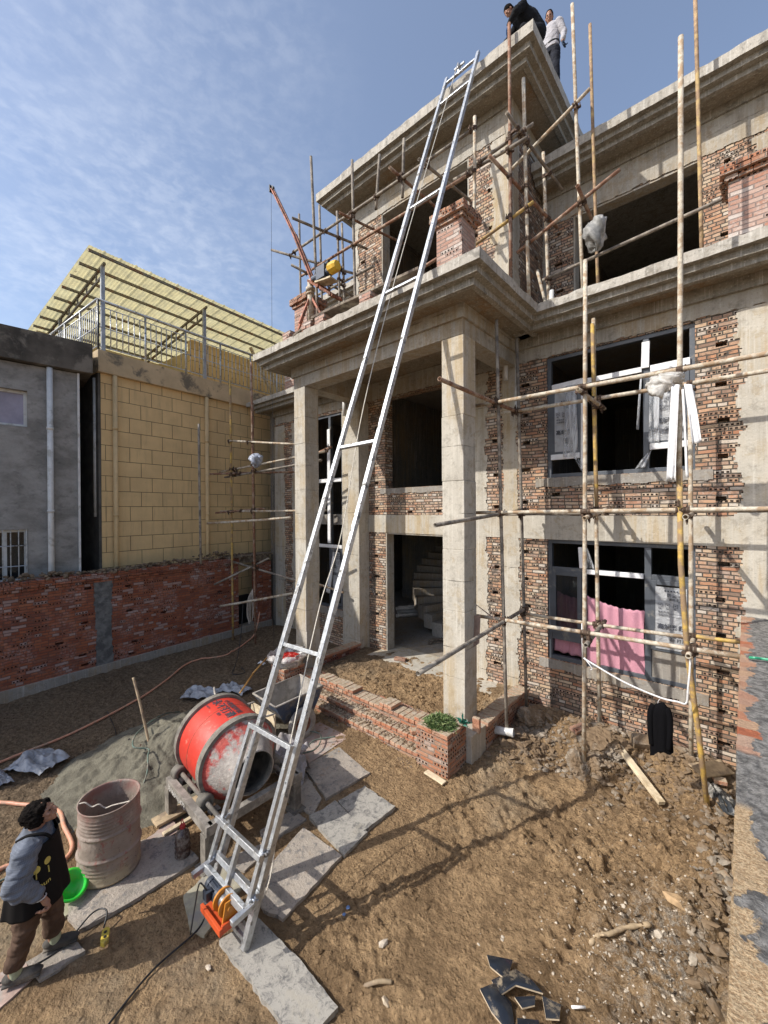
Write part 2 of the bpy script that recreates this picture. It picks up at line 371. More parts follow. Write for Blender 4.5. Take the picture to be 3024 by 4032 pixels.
def mud(name, light=(.48, .325, .18), mid=(.31, .205, .112), dark=(.10, .066, .038), grey=(.42, .35, .25)):
    b = NB(name)
    n0 = b.noise(.55, 4, .6, vec=b.pos); n1 = b.noise(3.1, 7, .66, vec=b.pos); n2 = b.noise(17, 7, .7, vec=b.pos); n3 = b.noise(75, 5, .7, vec=b.pos)
    c = b.mix(b.rng(n1, .34, .66), mid, light)
    n4 = b.noise(36, 6, .75, vec=b.pos, dist=.4)
    c = b.mix(b.math('MULTIPLY', b.rng(n2, .5, .66), .6), c, tuple(x*1.28 for x in light))
    c = b.mix(b.math('MULTIPLY', b.rng(n4, .46, .33), .75), c, dark)
    c = b.mix(b.math('MULTIPLY', b.rng(n4, .58, .68), .5), c, (.62, .47, .29))
    c = b.mix(b.math('MULTIPLY', b.rng(n2, .5, .34), .55), c, dark)
    c = b.mix(b.math('MULTIPLY', b.rng(n0, .52, .66), .5), c, grey)
    c = b.mix(b.math('MULTIPLY', b.rng(b.noise(1.15, 6, .66, vec=b.map(b.pos, (1, 1, 1), (7, 3, 0)), dist=.5), .50, .60), .62), c, (.22, .145, .08))
    # grey brown, darker earth towards the yard wall; pale crushed rubble by the parapet
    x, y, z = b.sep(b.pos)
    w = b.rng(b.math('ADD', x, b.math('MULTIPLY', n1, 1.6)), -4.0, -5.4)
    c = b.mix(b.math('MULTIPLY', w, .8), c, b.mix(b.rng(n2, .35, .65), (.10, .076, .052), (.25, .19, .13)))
    px = b.math('SUBTRACT', x, -.45); py = b.math('SUBTRACT', y, 3.55)
    dd = b.math('SQRT', b.math('ADD', b.math('MULTIPLY', px, px), b.math('MULTIPLY', b.math('MULTIPLY', py, py), .35)))
    rb = b.math('MULTIPLY', b.rng(b.math('ADD', dd, b.math('MULTIPLY', n1, .5)), .85, .35), b.rng(n2, .44, .58))
    c = b.mix(b.math('MULTIPLY', rb, .85), c, b.mix(b.rng(n3, .4, .6), (.16, .14, .12), (.55, .50, .42)))
    ln = b.vor(26, vec=b.map(b.pos, (1, 1, 1)), out='Distance')
    c = b.mix(b.math('MULTIPLY', b.rng(n3, .60, .7), .35), c, (.50, .40, .27))
    b.set('Base Color', c); b.set('Roughness', .95); b.set('Specular IOR Level', .15)
    h = b.math('ADD', b.math('ADD', b.math('MULTIPLY', n2, 1.0), b.math('MULTIPLY', n4, .8)), b.math('MULTIPLY', n3, .4))
    h = b.math('SUBTRACT', h, b.math('MULTIPLY', b.rng(ln, .0, .5), .35))
    b.bump(h, .055, 1.0); return b.m
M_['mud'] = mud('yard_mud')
M_['clod'] = simple('earth_clod', (.34, .235, .135), .95, 0, .45, 9, .006, spec=.15)
M_['clod_dark'] = simple('dark_earth_clod', (.17, .125, .085), .95, 0, .4, 9, .006, spec=.15)
M_['rubble'] = simple('cement_rubble', (.27, .235, .19), .95, 0, .4, 5, .008, spec=.15, dirt=(.19, .135, .085), dirtamt=.9)
M_['palestone'] = simple('pale_stone_chip', (.46, .40, .32), .9, 0, .25, 7, .004, spec=.2)

# ------------------------------------------------------------------ ground (one sheet to the horizon)
def worley(x, y, seed):
    xi = np.floor(x).astype(np.int64); yi = np.floor(y).astype(np.int64); best = np.full(x.shape, 9.0); rv = np.zeros(x.shape)
    for dx in (-1, 0, 1):
        for dy in (-1, 0, 1):
            a = xi+dx; b = yi+dy; n = (a*374761393+b*668265263+seed*974711) & 0x7fffffff; n = ((n ^ (n >> 13))*1274126177) & 0x7fffffff; n = n ^ (n >> 16)
            px = a+(n & 1023)/1023.0; py = b+((n >> 10) & 1023)/1023.0; rr_ = ((n >> 20) & 1023)/1023.0
            d = np.hypot(x-px, y-py); m = d < best; best = np.where(m, d, best); rv = np.where(m, rr_, rv)
    return best, rv
def gh(x, y):
    x = np.asarray(x, dtype=float); y = np.asarray(y, dtype=float)
    rough = np.clip((x+4.6)/1.6, .5, 1)*np.clip((8-y)/2, 0, 1)
    patch = np.clip(fbm(x*.55+3, y*.55, 3, 50)*1.6+.62, .12, 1)
    z = .05*fbm(x*.5, y*.5, 3, 1)
    z = z+1.15*rough*patch*(.055*fbm(x*2.2, y*2.2, 3, 9)+.075*np.abs(fbm(x*6.5, y*6.5, 3, 17))+.050*fbm(x*14, y*14, 4, 23)+.028*np.abs(fbm(x*27, y*27, 2, 41)))+.010*fbm(x*26, y*26, 3, 31)
    wx = x+.03*fbm(x*9, y*9, 2, 61); wy = y+.03*fbm(x*9+5, y*9, 2, 62)
    p2 = np.clip(fbm(x*.9+11, y*.9+4, 3, 52)*2.2+.55, 0, 1)*np.clip((x+5.2)/1.2, .35, 1)*np.clip((7.2-y)/1, 0, 1)
    for sc_, am, sd_ in ((11., .034, 5), (20., .024, 6), (34., .013, 7)):
        d_, r_ = worley(wx*sc_, wy*sc_, sd_); z = z+p2*am*np.clip(1-(d_/.62)**2, 0, 1)*(r_**1.5)*1.3
    def g(cx, cy, sx, sy, h): return h*np.exp(-((x-cx)/sx)**2-((y-cy)/sy)**2)
    z = z+g(-1.45, 6.15, .55, .35, .30)+g(-1.45, 5.55, .22, .30, .16)+g(-2.35, 6.3, .5, .3, .22)+g(-.5, 6.3, .6, .32, .22)+g(-2.45, 5.5, .25, .4, .12)
    z = z+g(-.25, 4.6, .22, 1.6, .10)+g(-9.7, 4, .5, 3.5, .10)+g(-8.6, 6.2, .9, .6, .25)
    z = z-g(-1.9, 5.7, .25, .4, .12)
    for rr_, cx_, cy_ in ((.55, -1.05, 4.1), (.72, -1.05, 4.1), (.88, -1.05, 4.15), (1.25, -2.3, 3.3)):
        rd = np.hypot(x-cx_, (y-cy_)*.9)+.02*fbm(x*5, y*5, 2, 88); an = (x > cx_-.1) & (y < cy_+.5); z = z+an*(.014*np.exp(-((rd-rr_)/.03)**2)-.020*np.exp(-((rd-rr_-.055)/.025)**2))
    inside = (x > -6.45) & (x < -2.8) & (y > 4.8) & (y < 6.7)      # earth fill under the porch
    e = np.clip(np.minimum(np.minimum(x+6.45, -2.8-x)/.1, (y-4.8)/.1), 0, 1)*(y < 6.7)
    z = z+e*(.24+.05*fbm(x*3, y*3, 3, 71))
    flat = np.maximum(np.exp(-((x+3.75)/1.25)**6-((y-2.1)/2.0)**6), np.exp(-((x+2.5)/.62)**6-((y-1.64)/.26)**6))     # trodden area round the slabs
    z = z*(1-.8*flat)
    # shallow ruts
    z = z-.03*np.exp(-((x*.55+y-3.9+.15*np.sin(x*3))/.09)**2)*np.clip((x+3)/1, 0, 1)
    return z
def axis_lines(lo, hi, step, far):
    a = list(np.arange(lo, hi+step/2, step)); s = step; p = hi; q = lo; A = []; B = []
    while p < far:
        s *= 1.35; p += s; A.append(p); q -= s; B.append(q)
    return np.array(B[::-1]+a+A)
gx = axis_lines(-10.6, .3, .0175, 400); gy = axis_lines(-.3, 6.8, .0175, 400)
X, Y = np.meshgrid(gx, gy); Z = gh(X, Y)
fade = np.clip(1-np.maximum(np.abs(X+5)-7, np.abs(Y-3)-6)/6, 0, 1); Z = Z*fade-.0
nx, ny = len(gx), len(gy)
me = bpy.data.meshes.new('ground'); idx = np.arange(nx*ny).reshape(ny, nx)
q = np.stack([idx[:-1, :-1], idx[:-1, 1:], idx[1:, 1:], idx[1:, :-1]], -1).reshape(-1, 4)
me.vertices.add(nx*ny); me.vertices.foreach_set('co', np.stack([X, Y, Z], -1).ravel())
me.loops.add(q.size); me.loops.foreach_set('vertex_index', q.ravel())
me.polygons.add(len(q)); me.polygons.foreach_set('loop_start', np.arange(0, q.size, 4))
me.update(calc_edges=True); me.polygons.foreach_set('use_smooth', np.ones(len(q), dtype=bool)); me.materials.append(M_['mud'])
go = bpy.data.objects.new('ground', me); COL.objects.link(go); go['kind'] = 'structure'
def g0(x, y): return float(gh(np.array([x]), np.array([y]))[0])

def scatter(name, n, region, rr, mat, seed, sq=(1, 1, .7), mask=None, zo=-.2, pw=2.4, jit=.28):
    r = random.Random(seed); mb = MB(); xs = []; k = 0
    P = [(region(r)) for _ in range(n)]
    arr = np.array(P); zz = gh(arr[:, 0], arr[:, 1])
    for (x, y), z in zip(P, zz):
        if mask and r.random() > mask(x, y): continue
        rad = rr[0]+(rr[1]-rr[0])*r.random()**pw
        mb.ico((x, y, z+rad*zo), rad, (r.uniform(.8, 1.3), r.uniform(.8, 1.3), sq[2]*r.uniform(.7, 1.2)), jit, rnd=r)
    return mb.build(name, mat)
def uni(x0, x1, y0, y1): return lambda r: (r.uniform(x0, x1), r.uniform(y0, y1))
def slabfree(x, y):
    return 0 if (-4.6 < x < -2.75 and .6 < y < 3.9 and x+ .25*y < -2.1) or (-6.5 < x < -2.7 and 4.2 < y < 4.85) or (-3 < x < -2 and 1.4 < y < 1.85) else 1
def rmask(x, y):
    return slabfree(x, y)*min(1, max(.05, float(fbm(np.array([x*.8]), np.array([y*.8]), 3, 50)[0])*1.8+.45))
o = scatter('earth_clods', 20000, uni(-3.4, .0, 1.0, 6.4), (.005, .026), M_['mud'], 3, mask=rmask, pw=3.2)
tag(o, 'loose dry brown clods scattered over the sunlit mud', 'earth clods', kind='stuff')
o = scatter('dark_clods', 12000, uni(-9.6, -4.2, .4, 6.5), (.005, .030), M_['mud'], 4, mask=lambda x, y: slabfree(x, y)*(.9 if x < -7 or y > 3.5 else .35), pw=3.0)
tag(o, 'loose dark clods on the shaded ground by the yard wall', 'earth clods', kind='stuff')
o = scatter('porch_clods', 1800, uni(-6.3, -2.9, 4.9, 6.2), (.005, .030), M_['mud'], 14, pw=3.0)
tag(o, 'crumbly earth fill inside the porch floor', 'earth clods', kind='stuff')
def pilep(cx, cy, sx, sy): return lambda r: (r.gauss(cx, sx), r.gauss(cy, sy))
rb = MB(); r5 = random.Random(5)
for cx, cy, sx, sy, n, mr in ((-2.32, 5.75, .17, .38, 700, .060), (-1.48, 5.85, .16, .28, 600, .055), (-.33, 6.1, .2, .18, 420, .055), (-.20, 4.7, .08, .9, 620, .045), (-2.2, 6.25, .3, .12, 300, .05), (-1.0, 6.3, .5, .12, 300, .045)):
    for _ in range(n):
        x = min(r5.gauss(cx, sx), -.09); y = min(r5.gauss(cy, sy), 6.5); rad = .008+(mr-.008)*r5.random()**3
        if x < -2.6: continue
        rb.ico((x, y, g0(x, y)+rad*.2), rad, (r5.uniform(.6, 1.6), r5.uniform(.5, 1.3), r5.uniform(.25, .8)), .42, rnd=r5)
for _ in range(900):
    x, y = r5.gauss(-.8, .9), r5.gauss(5.9, .45)
    if -2.5 < x < -.08 and y < 6.5: rad = r5.uniform(.01, .035); rb.ico((x, y, g0(x, y)+rad*.1), rad, (1.2, 1, .8), .4, rnd=r5)
tag(rb.build('rubble', M_['rubble']), 'grey mortar rubble heaped at the scaffold feet and wall base', 'rubble', kind='stuff')
o = scatter('stone_chips', 1500, lambda r: (min(r.gauss(-.55, .38), -.06), r.gauss(3.45, .75)), (.003, .016), M_['palestone'], 8, pw=2.6)
tag(o, 'pale stone chips strewn on the mud near the parapet', 'stone chips', kind='stuff')
r6 = random.Random(61)
def lump(x, y, z, r_, sq, mat, lab, seed, nm='mortar_lump', cat='lump'):
    mb = MB(); n, k = 72, 44; th = np.linspace(0, 2*math.pi, n, endpoint=False); ph_ = np.linspace(.02, math.pi-.02, k); T2, P2 = np.meshgrid(th, ph_)
    a = np.cos(T2)*np.sin(P2); b_ = np.sin(T2)*np.sin(P2); c_ = np.cos(P2)
    d = 1+.5*fbm(a*1.6+seed+c_, b_*1.6-c_, 4, seed)+.25*np.abs(fbm(a*5+seed, b_*5+c_*4, 4, seed+5))+.12*fbm(a*12+c_*9, b_*12, 2, seed+8)
    mb.v = [tuple(p) for p in np.stack([x+a*d*r_*sq[0], y+b_*d*r_*sq[1], z+c_*d*r_*sq[2]], -1).reshape(-1, 3)]
    for j in range(k-1):
        for i in range(n): mb.f.append((j*n+i, (j+1)*n+i, (j+1)*n+(i+1) % n, j*n+(i+1) % n))
    return tag(mb.build(nm, M_[mat]), lab, cat)
lump(-1.52, 5.52, .08, .17, (1.1, 1.5, .9), 'rubble', 'ragged grey mortar lump round the foot of the front left pole before the lower window', 3)
lump(-1.42, 5.95, .20, .20, (1.4, 1.1, .8), 'rubble', 'bigger ragged mortar lump behind the pole foot below the pink curtain', 8)
lump(-2.42, 6.05, .18, .14, (1.3, 1.2, .8), 'rubble', 'mortar lump heaped beside the low orange kerb wall', 12)
for (x, y, rr_, sq, m, lab) in ((-.42, 4.02, .075, (1.5, .9, .55), 'clod', 'large brown clod beside the pale stone chips near the parapet'),
        (-.5, 3.72, .04, (1, 1, .6), 'palestone', 'whitish rounded stone among the chips below the big clod'),
        (-.28, 3.62, .05, (1.6, .7, .4), 'palestone', 'long pale stone sliver close to the parapet'),
        (-2.05, 2.28, .035, (1.3, .8, .5), 'palestone', 'pale stone lying alone right of the long foot slab')):
    tag(MB().ico((x, y, g0(x, y)+.01), rr_, sq, .2, rnd=r6).build('stone', M_[m]), lab, 'stone')

# ------------------------------------------------------------------ wall builder
def wall(mb, u0, u1, z0, z1, th, ops=(), holes=(), mt=None, hd=.14, caps=True):
    us = sorted({u0, u1, *[v for o in (*ops, *holes) for v in o[:2] if u0 < v < u1]}); zs = sorted({z0, z1, *[v for o in (*ops, *holes) for v in o[2:4] if z0 < v < z1]})
    def inn(L, u, z): return any(a < u < b and c < z < d for a, b, c, d in L)
    def quad(a, b, c, d): mb.add([a, b, c, d], [(0, 1, 2, 3)], mt)
    for i in range(len(us)-1):
        for j in range(len(zs)-1):
            a, b, c, d = us[i], us[i+1], zs[j], zs[j+1]; um, zm = (a+b)/2, (c+d)/2
            if not inn(ops, um, zm):
                if not inn(holes, um, zm): quad((a, 0, c), (b, 0, c), (b, 0, d), (a, 0, d))
                quad((b, th, c), (a, th, c), (a, th, d), (b, th, d))
    for L, dp, back in ((ops, th, False), (holes, hd, True)):
        for a, b, c, d in L:
            a_, b_, c_, d_ = max(a, u0), min(b, u1), max(c, z0), min(d, z1)
            if a > u0: quad((a_, 0, c_), (a_, dp, c_), (a_, dp, d_), (a_, 0, d_)[:3]) if False else mb.add([(a_, 0, c_), (a_, dp, c_), (a_, dp, d_), (a_, 0, d_)], [(3, 2, 1, 0)], mt)
            if b < u1: mb.add([(b_, 0, c_), (b_, dp, c_), (b_, dp, d_), (b_, 0, d_)], [(0, 1, 2, 3)], mt)
            if d < z1: mb.add([(a_, 0, d_), (b_, 0, d_), (b_, dp, d_), (a_, dp, d_)], [(0, 1, 2, 3)], mt)
            if c > z0: mb.add([(a_, 0, c_), (b_, 0, c_), (b_, dp, c_), (a_, dp, c_)], [(3, 2, 1, 0)], mt)
            if back: mb.add([(a_, dp, c_), (b_, dp, c_), (b_, dp, d_), (a_, dp, d_)], [(0, 1, 2, 3)], mt)
    if caps:
        mb.add([(u0, 0, z0), (u0, th, z0), (u0, th, z1), (u0, 0, z1)], [(0, 1, 2, 3)], mt)
        mb.add([(u1, 0, z0), (u1, th, z0), (u1, th, z1), (u1, 0, z1)], [(3, 2, 1, 0)], mt)
        mb.add([(u0, 0, z1), (u1, 0, z1), (u1, th, z1), (u0, th, z1)], [(0, 1, 2, 3)], mt)
        mb.add([(u0, 0, z0), (u1, 0, z0), (u1, th, z0), (u0, th, z0)], [(3, 2, 1, 0)], mt)
    return mb
def jag(mb, x0, x1, z0, z1, y, jl=.05, jr=.05, seed=1, proud=.012, mt=None, step=.0315, jt=0):
    """poured concrete against toothed brick: ragged edges"""
    r = random.Random(seed); n = max(2, int((z1-z0)/step)); tl = tr = 0; cl = cr = 0
    for i in range(n):
        if i % 2 == 0:
            cl = cl*.5+r.uniform(-1, 1)*.5; cr = cr*.5+r.uniform(-1, 1)*.5
        if i % 9 == 0: tl = r.choice((-.6, .5)); tr = r.choice((-.6, .5))
        a = x0-jl*(cl+tl*.6+r.uniform(-.25, .25)); b = x1+jr*(cr+tr*.6+r.uniform(-.25, .25))
        if jl == 0: a = x0
        if jr == 0: b = x1
        za = z0+(z1-z0)*i/n; zb = z0+(z1-z0)*(i+1)/n
        mb.box(a, b, y-proud, y+.01, za, zb, mt)
    return mb
def vjag(mb, x0, x1, z0, z1, y, jb=.03, jt=.03, seed=1, proud=.012, step=.05):
    r = random.Random(seed); n = max(2, int((x1-x0)/step)); c = d = 0
    for i in range(n):
        c = c*.5+r.uniform(-1, 1)*.5; d = d*.5+r.uniform(-1, 1)*.5
        mb.box(x0+(x1-x0)*i/n, x0+(x1-x0)*(i+1)/n, y-proud, y+.01, z0-jb*c, z1+jt*d)
    return mb
def putlogs(xs, zs, seed, w=.12, h=.06):
    r = random.Random(seed); o = []
    for x in xs:
        for z in zs: o.append((x+r.uniform(-.03, .03)-w/2, x+r.uniform(-.03, .03)+w/2, z-h/2, z+h/2))
    return [(min(a, b-.06), max(b, a+.06), c, d) for a, b, c, d in o]

# ------------------------------------------------------------------ the unfinished house
FY = 6.62                       # face of the main wall
TY = 6.45                       # face of the tower wall
UY = 7.78                       # face of the third storey, set back
h = thing('unfinished_house', 'unfinished three storey brick and concrete house with a columned porch and bare cornices', 'building')
DO = (-5.81, -3.69, .26, 2.82); D2 = (-5.81, -3.69, 3.77, 5.71)
LW = (-2.37, -.48, .92, 2.82); UW = (-2.37, -.48, 3.80, 5.71)
TW = (-8.75, -7.17, .92, 5.66)
HX1, HX0 = 3.2, -9.95
ph = putlogs([-6.08, -3.25], [.62, 1.02, 1.45, 1.85, 2.3, 3.35, 3.9, 4.5, 5.1], 3)+putlogs([-2.72, -.22], [.35, .75, 1.25, 1.7, 2.15, 2.6, 3.42, 3.95, 4.4, 4.85, 5.35], 4)
ph = [p for p in ph if not any(p[0] < o[1] and p[1] > o[0] for o in (DO, LW))]
ph += [(-2.3, -2.17, 3.50, 3.56), (-5.2, -5.08, 3.24, 3.29), (-4.5, -4.38, 3.26, 3.31)]
wall(MB(), HX0, HX1, -.6, 6.1, .24, (DO, D2, LW, UW, TW), ph, Matrix.Translation((0, FY, 0))).build('front_wall', M_['brick'], h)
# third storey walls
T3 = (-5.73, -3.65, 7.15, 9.53)
wall(MB(), -6.55, -2.86, 6.345, 10.2, .24, (T3,), putlogs([-6.28, -3.22], [6.75, 7.4, 8.1, 8.75, 9.25], 6, .11, .075), Matrix.Translation((0, TY, 0))).build('tower_front_wall', M_['brick'], h)
sm = Matrix.Translation((-2.86, TY+.002, 0)) @ Matrix.Rotation(math.pi/2, 4, 'Z')
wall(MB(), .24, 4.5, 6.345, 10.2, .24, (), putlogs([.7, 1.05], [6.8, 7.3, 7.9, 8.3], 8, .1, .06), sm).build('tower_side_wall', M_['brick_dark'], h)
U3 = (-2.3, -.47, 6.75, 8.55)
wall(MB(), -2.86, HX1, 6.345, 9.2, .24, (U3,), putlogs([-2.55, -.18], [6.7, 7.3, 7.8, 8.35], 9, .11, .06), Matrix.Translation((0, UY, 0))).build('upper_front_wall', M_['brick'], h)
wall(MB(), HX0, -6.55, 6.345, 9.2, .24, (), (), Matrix.Translation((0, UY+.4, 0))).build('upper_left_wall', M_['brick'], h)
# shell: rear and side walls, floors, roofs, inner partitions
sh = MB()
sh.box(HX0, HX1, 13.0, 13.24, -.6, 9.2); sh.box(HX1, HX1+.24, FY, 13.24, -.6, 6.1); sh.box(HX1, HX1+.24, UY, 13.24, 6.345, 9.2)
sh.box(HX0-.24, HX0, FY, 13.24, -.6, 6.1); sh.box(-6.79, -6.55, TY+.24, 13.0, 6.345, 10.2)
sh.box(-2.95, -2.75, FY+.24, 13.0, .28, 2.9)
sh.box(-6.6, -6.4, FY+.24, 13.0, 3.22, 6.08); sh.box(-2.95, -2.75, FY+.24, 13.0, 3.22, 6.08)
sh.box(-6.5, -2.9, 11.8, 11.95, .28, 2.9)
sh.box(-2.86, -2.6, 10.9, 13.0, 6.345, 9.2); sh.box(-8.9, -2.95, 11.0, 11.2, .28, 2.9); sh.box(-6.5, -2.9, 9.5, 9.7, 6.345, 10.2)
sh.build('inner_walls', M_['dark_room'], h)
fl = MB()
fl.box(HX0, HX1, FY+.24, 13.0, 0, .27); fl.box(HX0, HX1, FY+.24, 13.0, 2.95, 3.2)
fl.box(HX0, HX1, FY+.24, 13.0, 6.09, 6.34)
fl.build('floor_slab', M_['conc_plain'], h)
MB().box(-5.95, -3.05, 6.16, FY+.4, -.2, .272).build('door_sill', M_['conc_warm'], h)
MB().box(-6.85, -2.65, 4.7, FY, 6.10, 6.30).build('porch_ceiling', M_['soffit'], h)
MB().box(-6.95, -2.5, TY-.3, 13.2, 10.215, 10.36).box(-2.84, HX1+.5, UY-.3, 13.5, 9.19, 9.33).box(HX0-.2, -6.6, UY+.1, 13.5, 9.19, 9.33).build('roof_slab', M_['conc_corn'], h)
# spiral stair seen through the door
st = MB()
cx, cy = -5.55, 9.45
for i in range(16):
    a1 = RAD(290-i*12); a0 = RAD(290-(i+1)*12); z1 = .27+.165*(i+1); z0 = max(.27, z1-.34)
    P = [(cx+r_*math.cos(a), cy+r_*math.sin(a)) for r_, a in ((.35, a0), (1.35, a0), (1.35, a1), (.35, a1))]
    st.prism(P, z0, z1)
st.build('spiral_stair', M_['conc_plain'], h)
# concrete: pilaster strips, bands and lintels cast flush, with ragged joints to the brick
for a_ in ((-3.12, -2.84, .0, 5.72, .03, .05, 11), (-3.68, -3.42, .0, 5.72, 0, .05, 12), (-7.165, -6.5, -.1, 5.66, 0, .07, 13), (-.05, 1.2, -.3, 5.72, .06, 0, 14), (-9.95, -9.5, .0, 5.66, 0, .05, 15), (-9.15, -8.76, .0, 5.66, .05, 0, 16)): jag(MB(), *a_[:4], FY, *a_[4:]).build('concrete_pilaster', M_['conc_warm'], h)
for a_ in ((-6.45, -3.70, 21), (-3.68, 3.0, 22)): vjag(MB(), a_[0], a_[1], 2.822, 3.20, FY, 0, .012, a_[2], .014).build('concrete_band', M_['conc_warm'], h)
for a_ in ((-9.9, -6.66, 23), (-6.6, -2.9, 24), (-2.84, 3.1, 25)): vjag(MB(), a_[0], a_[1], 5.725, 6.09, FY, .03, 0, a_[2], .016).build('concrete_lintel', M_['conc'], h)
for a_ in ((-2.55, -.3, 3.66, 3.795, .02, 26), (-5.95, -3.72, 3.66, 3.765, .02, 27), (-2.5, -.35, .76, .915, .04, 28), (-8.8, -7.15, .76, .91, .04, 29)): vjag(MB(), a_[0], a_[1], a_[2], a_[3], FY, a_[4], 0, a_[5], .018).build('render_sill', M_['conc_plain'], h)
# tower concrete
jag(MB(), -6.548, -6.4, 6.35, 9.52, TY, 0, .05, 31).build('tower_pilaster', M_['conc_warm'], h); jag(MB(), -3.22, -2.872, 6.35, 9.52, TY, .09, 0, 32).build('tower_pilaster', M_['conc_warm'], h)
c = MB(); vjag(c, -6.548, -2.872, 9.533, 10.06, TY, .02, 0, 33, .014); c.build('tower_lintel', M_['conc'], h)
c = MB(); jag(c, .02, .26, 6.35, 9.7, 0, 0, .05, 34, mt=sm); c.box(.002, 4.4, -.016, .01, 9.62, 10.06, sm); c.build('tower_corner_strip', M_['conc'], h)
c = MB(); vjag(c, -2.84, 3.1, 8.56, 9.16, UY, .03, 0, 35, .014); jag(c, -2.84, -2.75, 6.4, 8.5, UY, 0, .03, 36); jag(c, .12, .6, 6.4, 8.5, UY, .08, 0, 37); c.build('upper_lintel', M_['conc'], h)
for (a, b, y, z0, z1, dx) in ((DO[0], DO[1], FY, .27, 2.82, 0), (T3[0], T3[1], TY, 7.15, 9.53, 0), (U3[0], U3[1], UY, 6.75, 8.55, 0)):
    c = MB(); c.box(a+.001, a+.03, y+.004, y+.236, z0, z1-.03); c.box(b-.03, b-.001, y+.004, y+.236, z0, z1-.03); c.box(a+.001, b-.001, y+.004, y+.236, z1-.03, z1-.001); c.build('opening_reveal', M_['conc'], h)
# porch columns and beams
def column(x0, x1, y0, y1, z0, z1, seed):
    r = random.Random(seed); m = MB(); zs = [z0, .98, 1.9, 2.75, 3.7, 4.6, z1]; 
    for i in range(len(zs)-1):
        d = r.uniform(-.004, .004); e = r.uniform(-.004, .004)
        m.box(x0+d, x1+d, y0+e, y1+e, zs[i], zs[i+1]-.0)
    return m
column(-3.2, -2.85, 4.86, 5.19, -.3, 5.685, 1).build('porch_column', M_['conc_warm'], h, bevel=.008)
column(-6.64, -6.3, 4.86, 5.19, -.3, 5.685, 2).build('porch_column', M_['conc_warm'], h, bevel=.008)
MB().box(-2.95, -2.64, 4.66, 5.05, -.4, .38).build('column_footing', M_['conc_warm'], h, bevel=.01)
MB().box(-6.64, -6.30, 6.3, FY, -.3, 5.685).build('engaged_column', M_['conc_warm'], h, bevel=.008)
b = MB(); b.box(-6.64, -2.86, 4.862, 5.18, 5.69, 6.10); b.box(-3.18, -2.861, 5.18, FY-.02, 5.69, 6.10); b.box(-6.639, -6.32, 5.18, FY-.02, 5.69, 6.10)
b.box(-6.68, -2.82, 4.82, 5.0, 5.90, 6.10); b.box(-3.0, -2.82, 5.0, FY-.02, 5.90, 6.10); b.box(-6.68, -6.5, 5.0, FY-.02, 5.90, 6.10)
b.build('porch_beam', M_['conc'], h)
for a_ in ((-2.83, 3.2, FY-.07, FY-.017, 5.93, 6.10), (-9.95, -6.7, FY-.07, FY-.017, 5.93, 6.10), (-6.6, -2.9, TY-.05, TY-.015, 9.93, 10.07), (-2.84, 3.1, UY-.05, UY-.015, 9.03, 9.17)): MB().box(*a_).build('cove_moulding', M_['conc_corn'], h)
# cornices
def sweep(name, path, prof, mat, seed, rag=.012):
    r = random.Random(seed); P = [Vector(p) for p in path]; st_ = []
    for i in range(len(P)-1):
        a, b = P[i], P[i+1]; n = max(1, int((b-a).length/.11))
        da = (b-a).normalized(); nrm = Vector((da.y, -da.x))
        for k in range(n+(1 if i == len(P)-2 else 0)):
            p = a.lerp(b, k/n)
            off = nrm
            if k == 0 and i > 0:
                pd = (P[i]-P[i-1]).normalized(); pn = Vector((pd.y, -pd.x)); off = (nrm+pn); off = off/max(.3, off.dot(nrm))
            st_.append((p, off))
    m = MB(); npf = len(prof)
    for p, off in st_:
        for j, (o_, z, rg) in enumerate(prof):
            dz = r.uniform(-rag, rag)*rg; do = r.uniform(-rag, rag)*.35*(rg+.25)
            m.v.append((p.x+off.x*(o_+do), p.y+off.y*(o_+do), z+dz))
    def strip(j0, j1, nm, mt, caps, par):
        k = MB(); k.v = list(m.v)
        for i in range(len(st_)-1):
            for j in range(j0, j1):
                a = i*npf+j; k.f.append((a, a+1, a+npf+1, a+npf))
        if caps: k.f.append(tuple(reversed(range(npf)))); k.f.append(tuple((len(st_)-1)*npf+j for j in range(npf)))
        us = sorted({i for f in k.f for i in f}); mp = {i: n for n, i in enumerate(us)}; k.v = [k.v[i] for i in us]; k.f = [tuple(mp[i] for i in f) for f in k.f]
        return k.build(nm, mt, par)
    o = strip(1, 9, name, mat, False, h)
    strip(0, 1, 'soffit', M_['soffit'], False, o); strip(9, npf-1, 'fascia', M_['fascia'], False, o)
    return o
M_['fascia'] = concrete('sun_toned_drip_stained_fascia', base=(.47, .44, .385), dark=(.17, .16, .14), stain=(.30, .25, .18), white=(.70, .68, .62), seams=False, st=.2)  # pale sunlit tone put into the base, under the drip stains
def prof(zs, zb2, zb1, zf, zt): return [(-.1, zs, 0), (.30, zs, 0), (.315, zb2, .2), (.39, zb2+.004, .3), (.392, zb1-.006, .2), (.40, zb1-.004, .2), (.478, zb1+.004, .3), (.482, zf-.004, .2), (.49, zf-.002, .2), (.56, zf+.004, .35), (.562, zt, .9), (.45, zt+.002, .5), (-.1, zt+.001, .2)]
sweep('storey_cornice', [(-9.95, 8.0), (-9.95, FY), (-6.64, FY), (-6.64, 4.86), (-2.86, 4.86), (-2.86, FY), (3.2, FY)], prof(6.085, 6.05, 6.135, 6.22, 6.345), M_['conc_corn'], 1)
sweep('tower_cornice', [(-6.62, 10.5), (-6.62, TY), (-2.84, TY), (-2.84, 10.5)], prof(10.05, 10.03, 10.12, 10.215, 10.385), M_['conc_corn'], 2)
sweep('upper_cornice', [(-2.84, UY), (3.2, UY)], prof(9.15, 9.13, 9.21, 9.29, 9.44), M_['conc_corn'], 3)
sweep('upper_cornice', [(-9.95, UY+.4), (-6.62, UY+.4)], prof(9.15, 9.13, 9.21, 9.29, 9.44), M_['conc_corn'], 4)
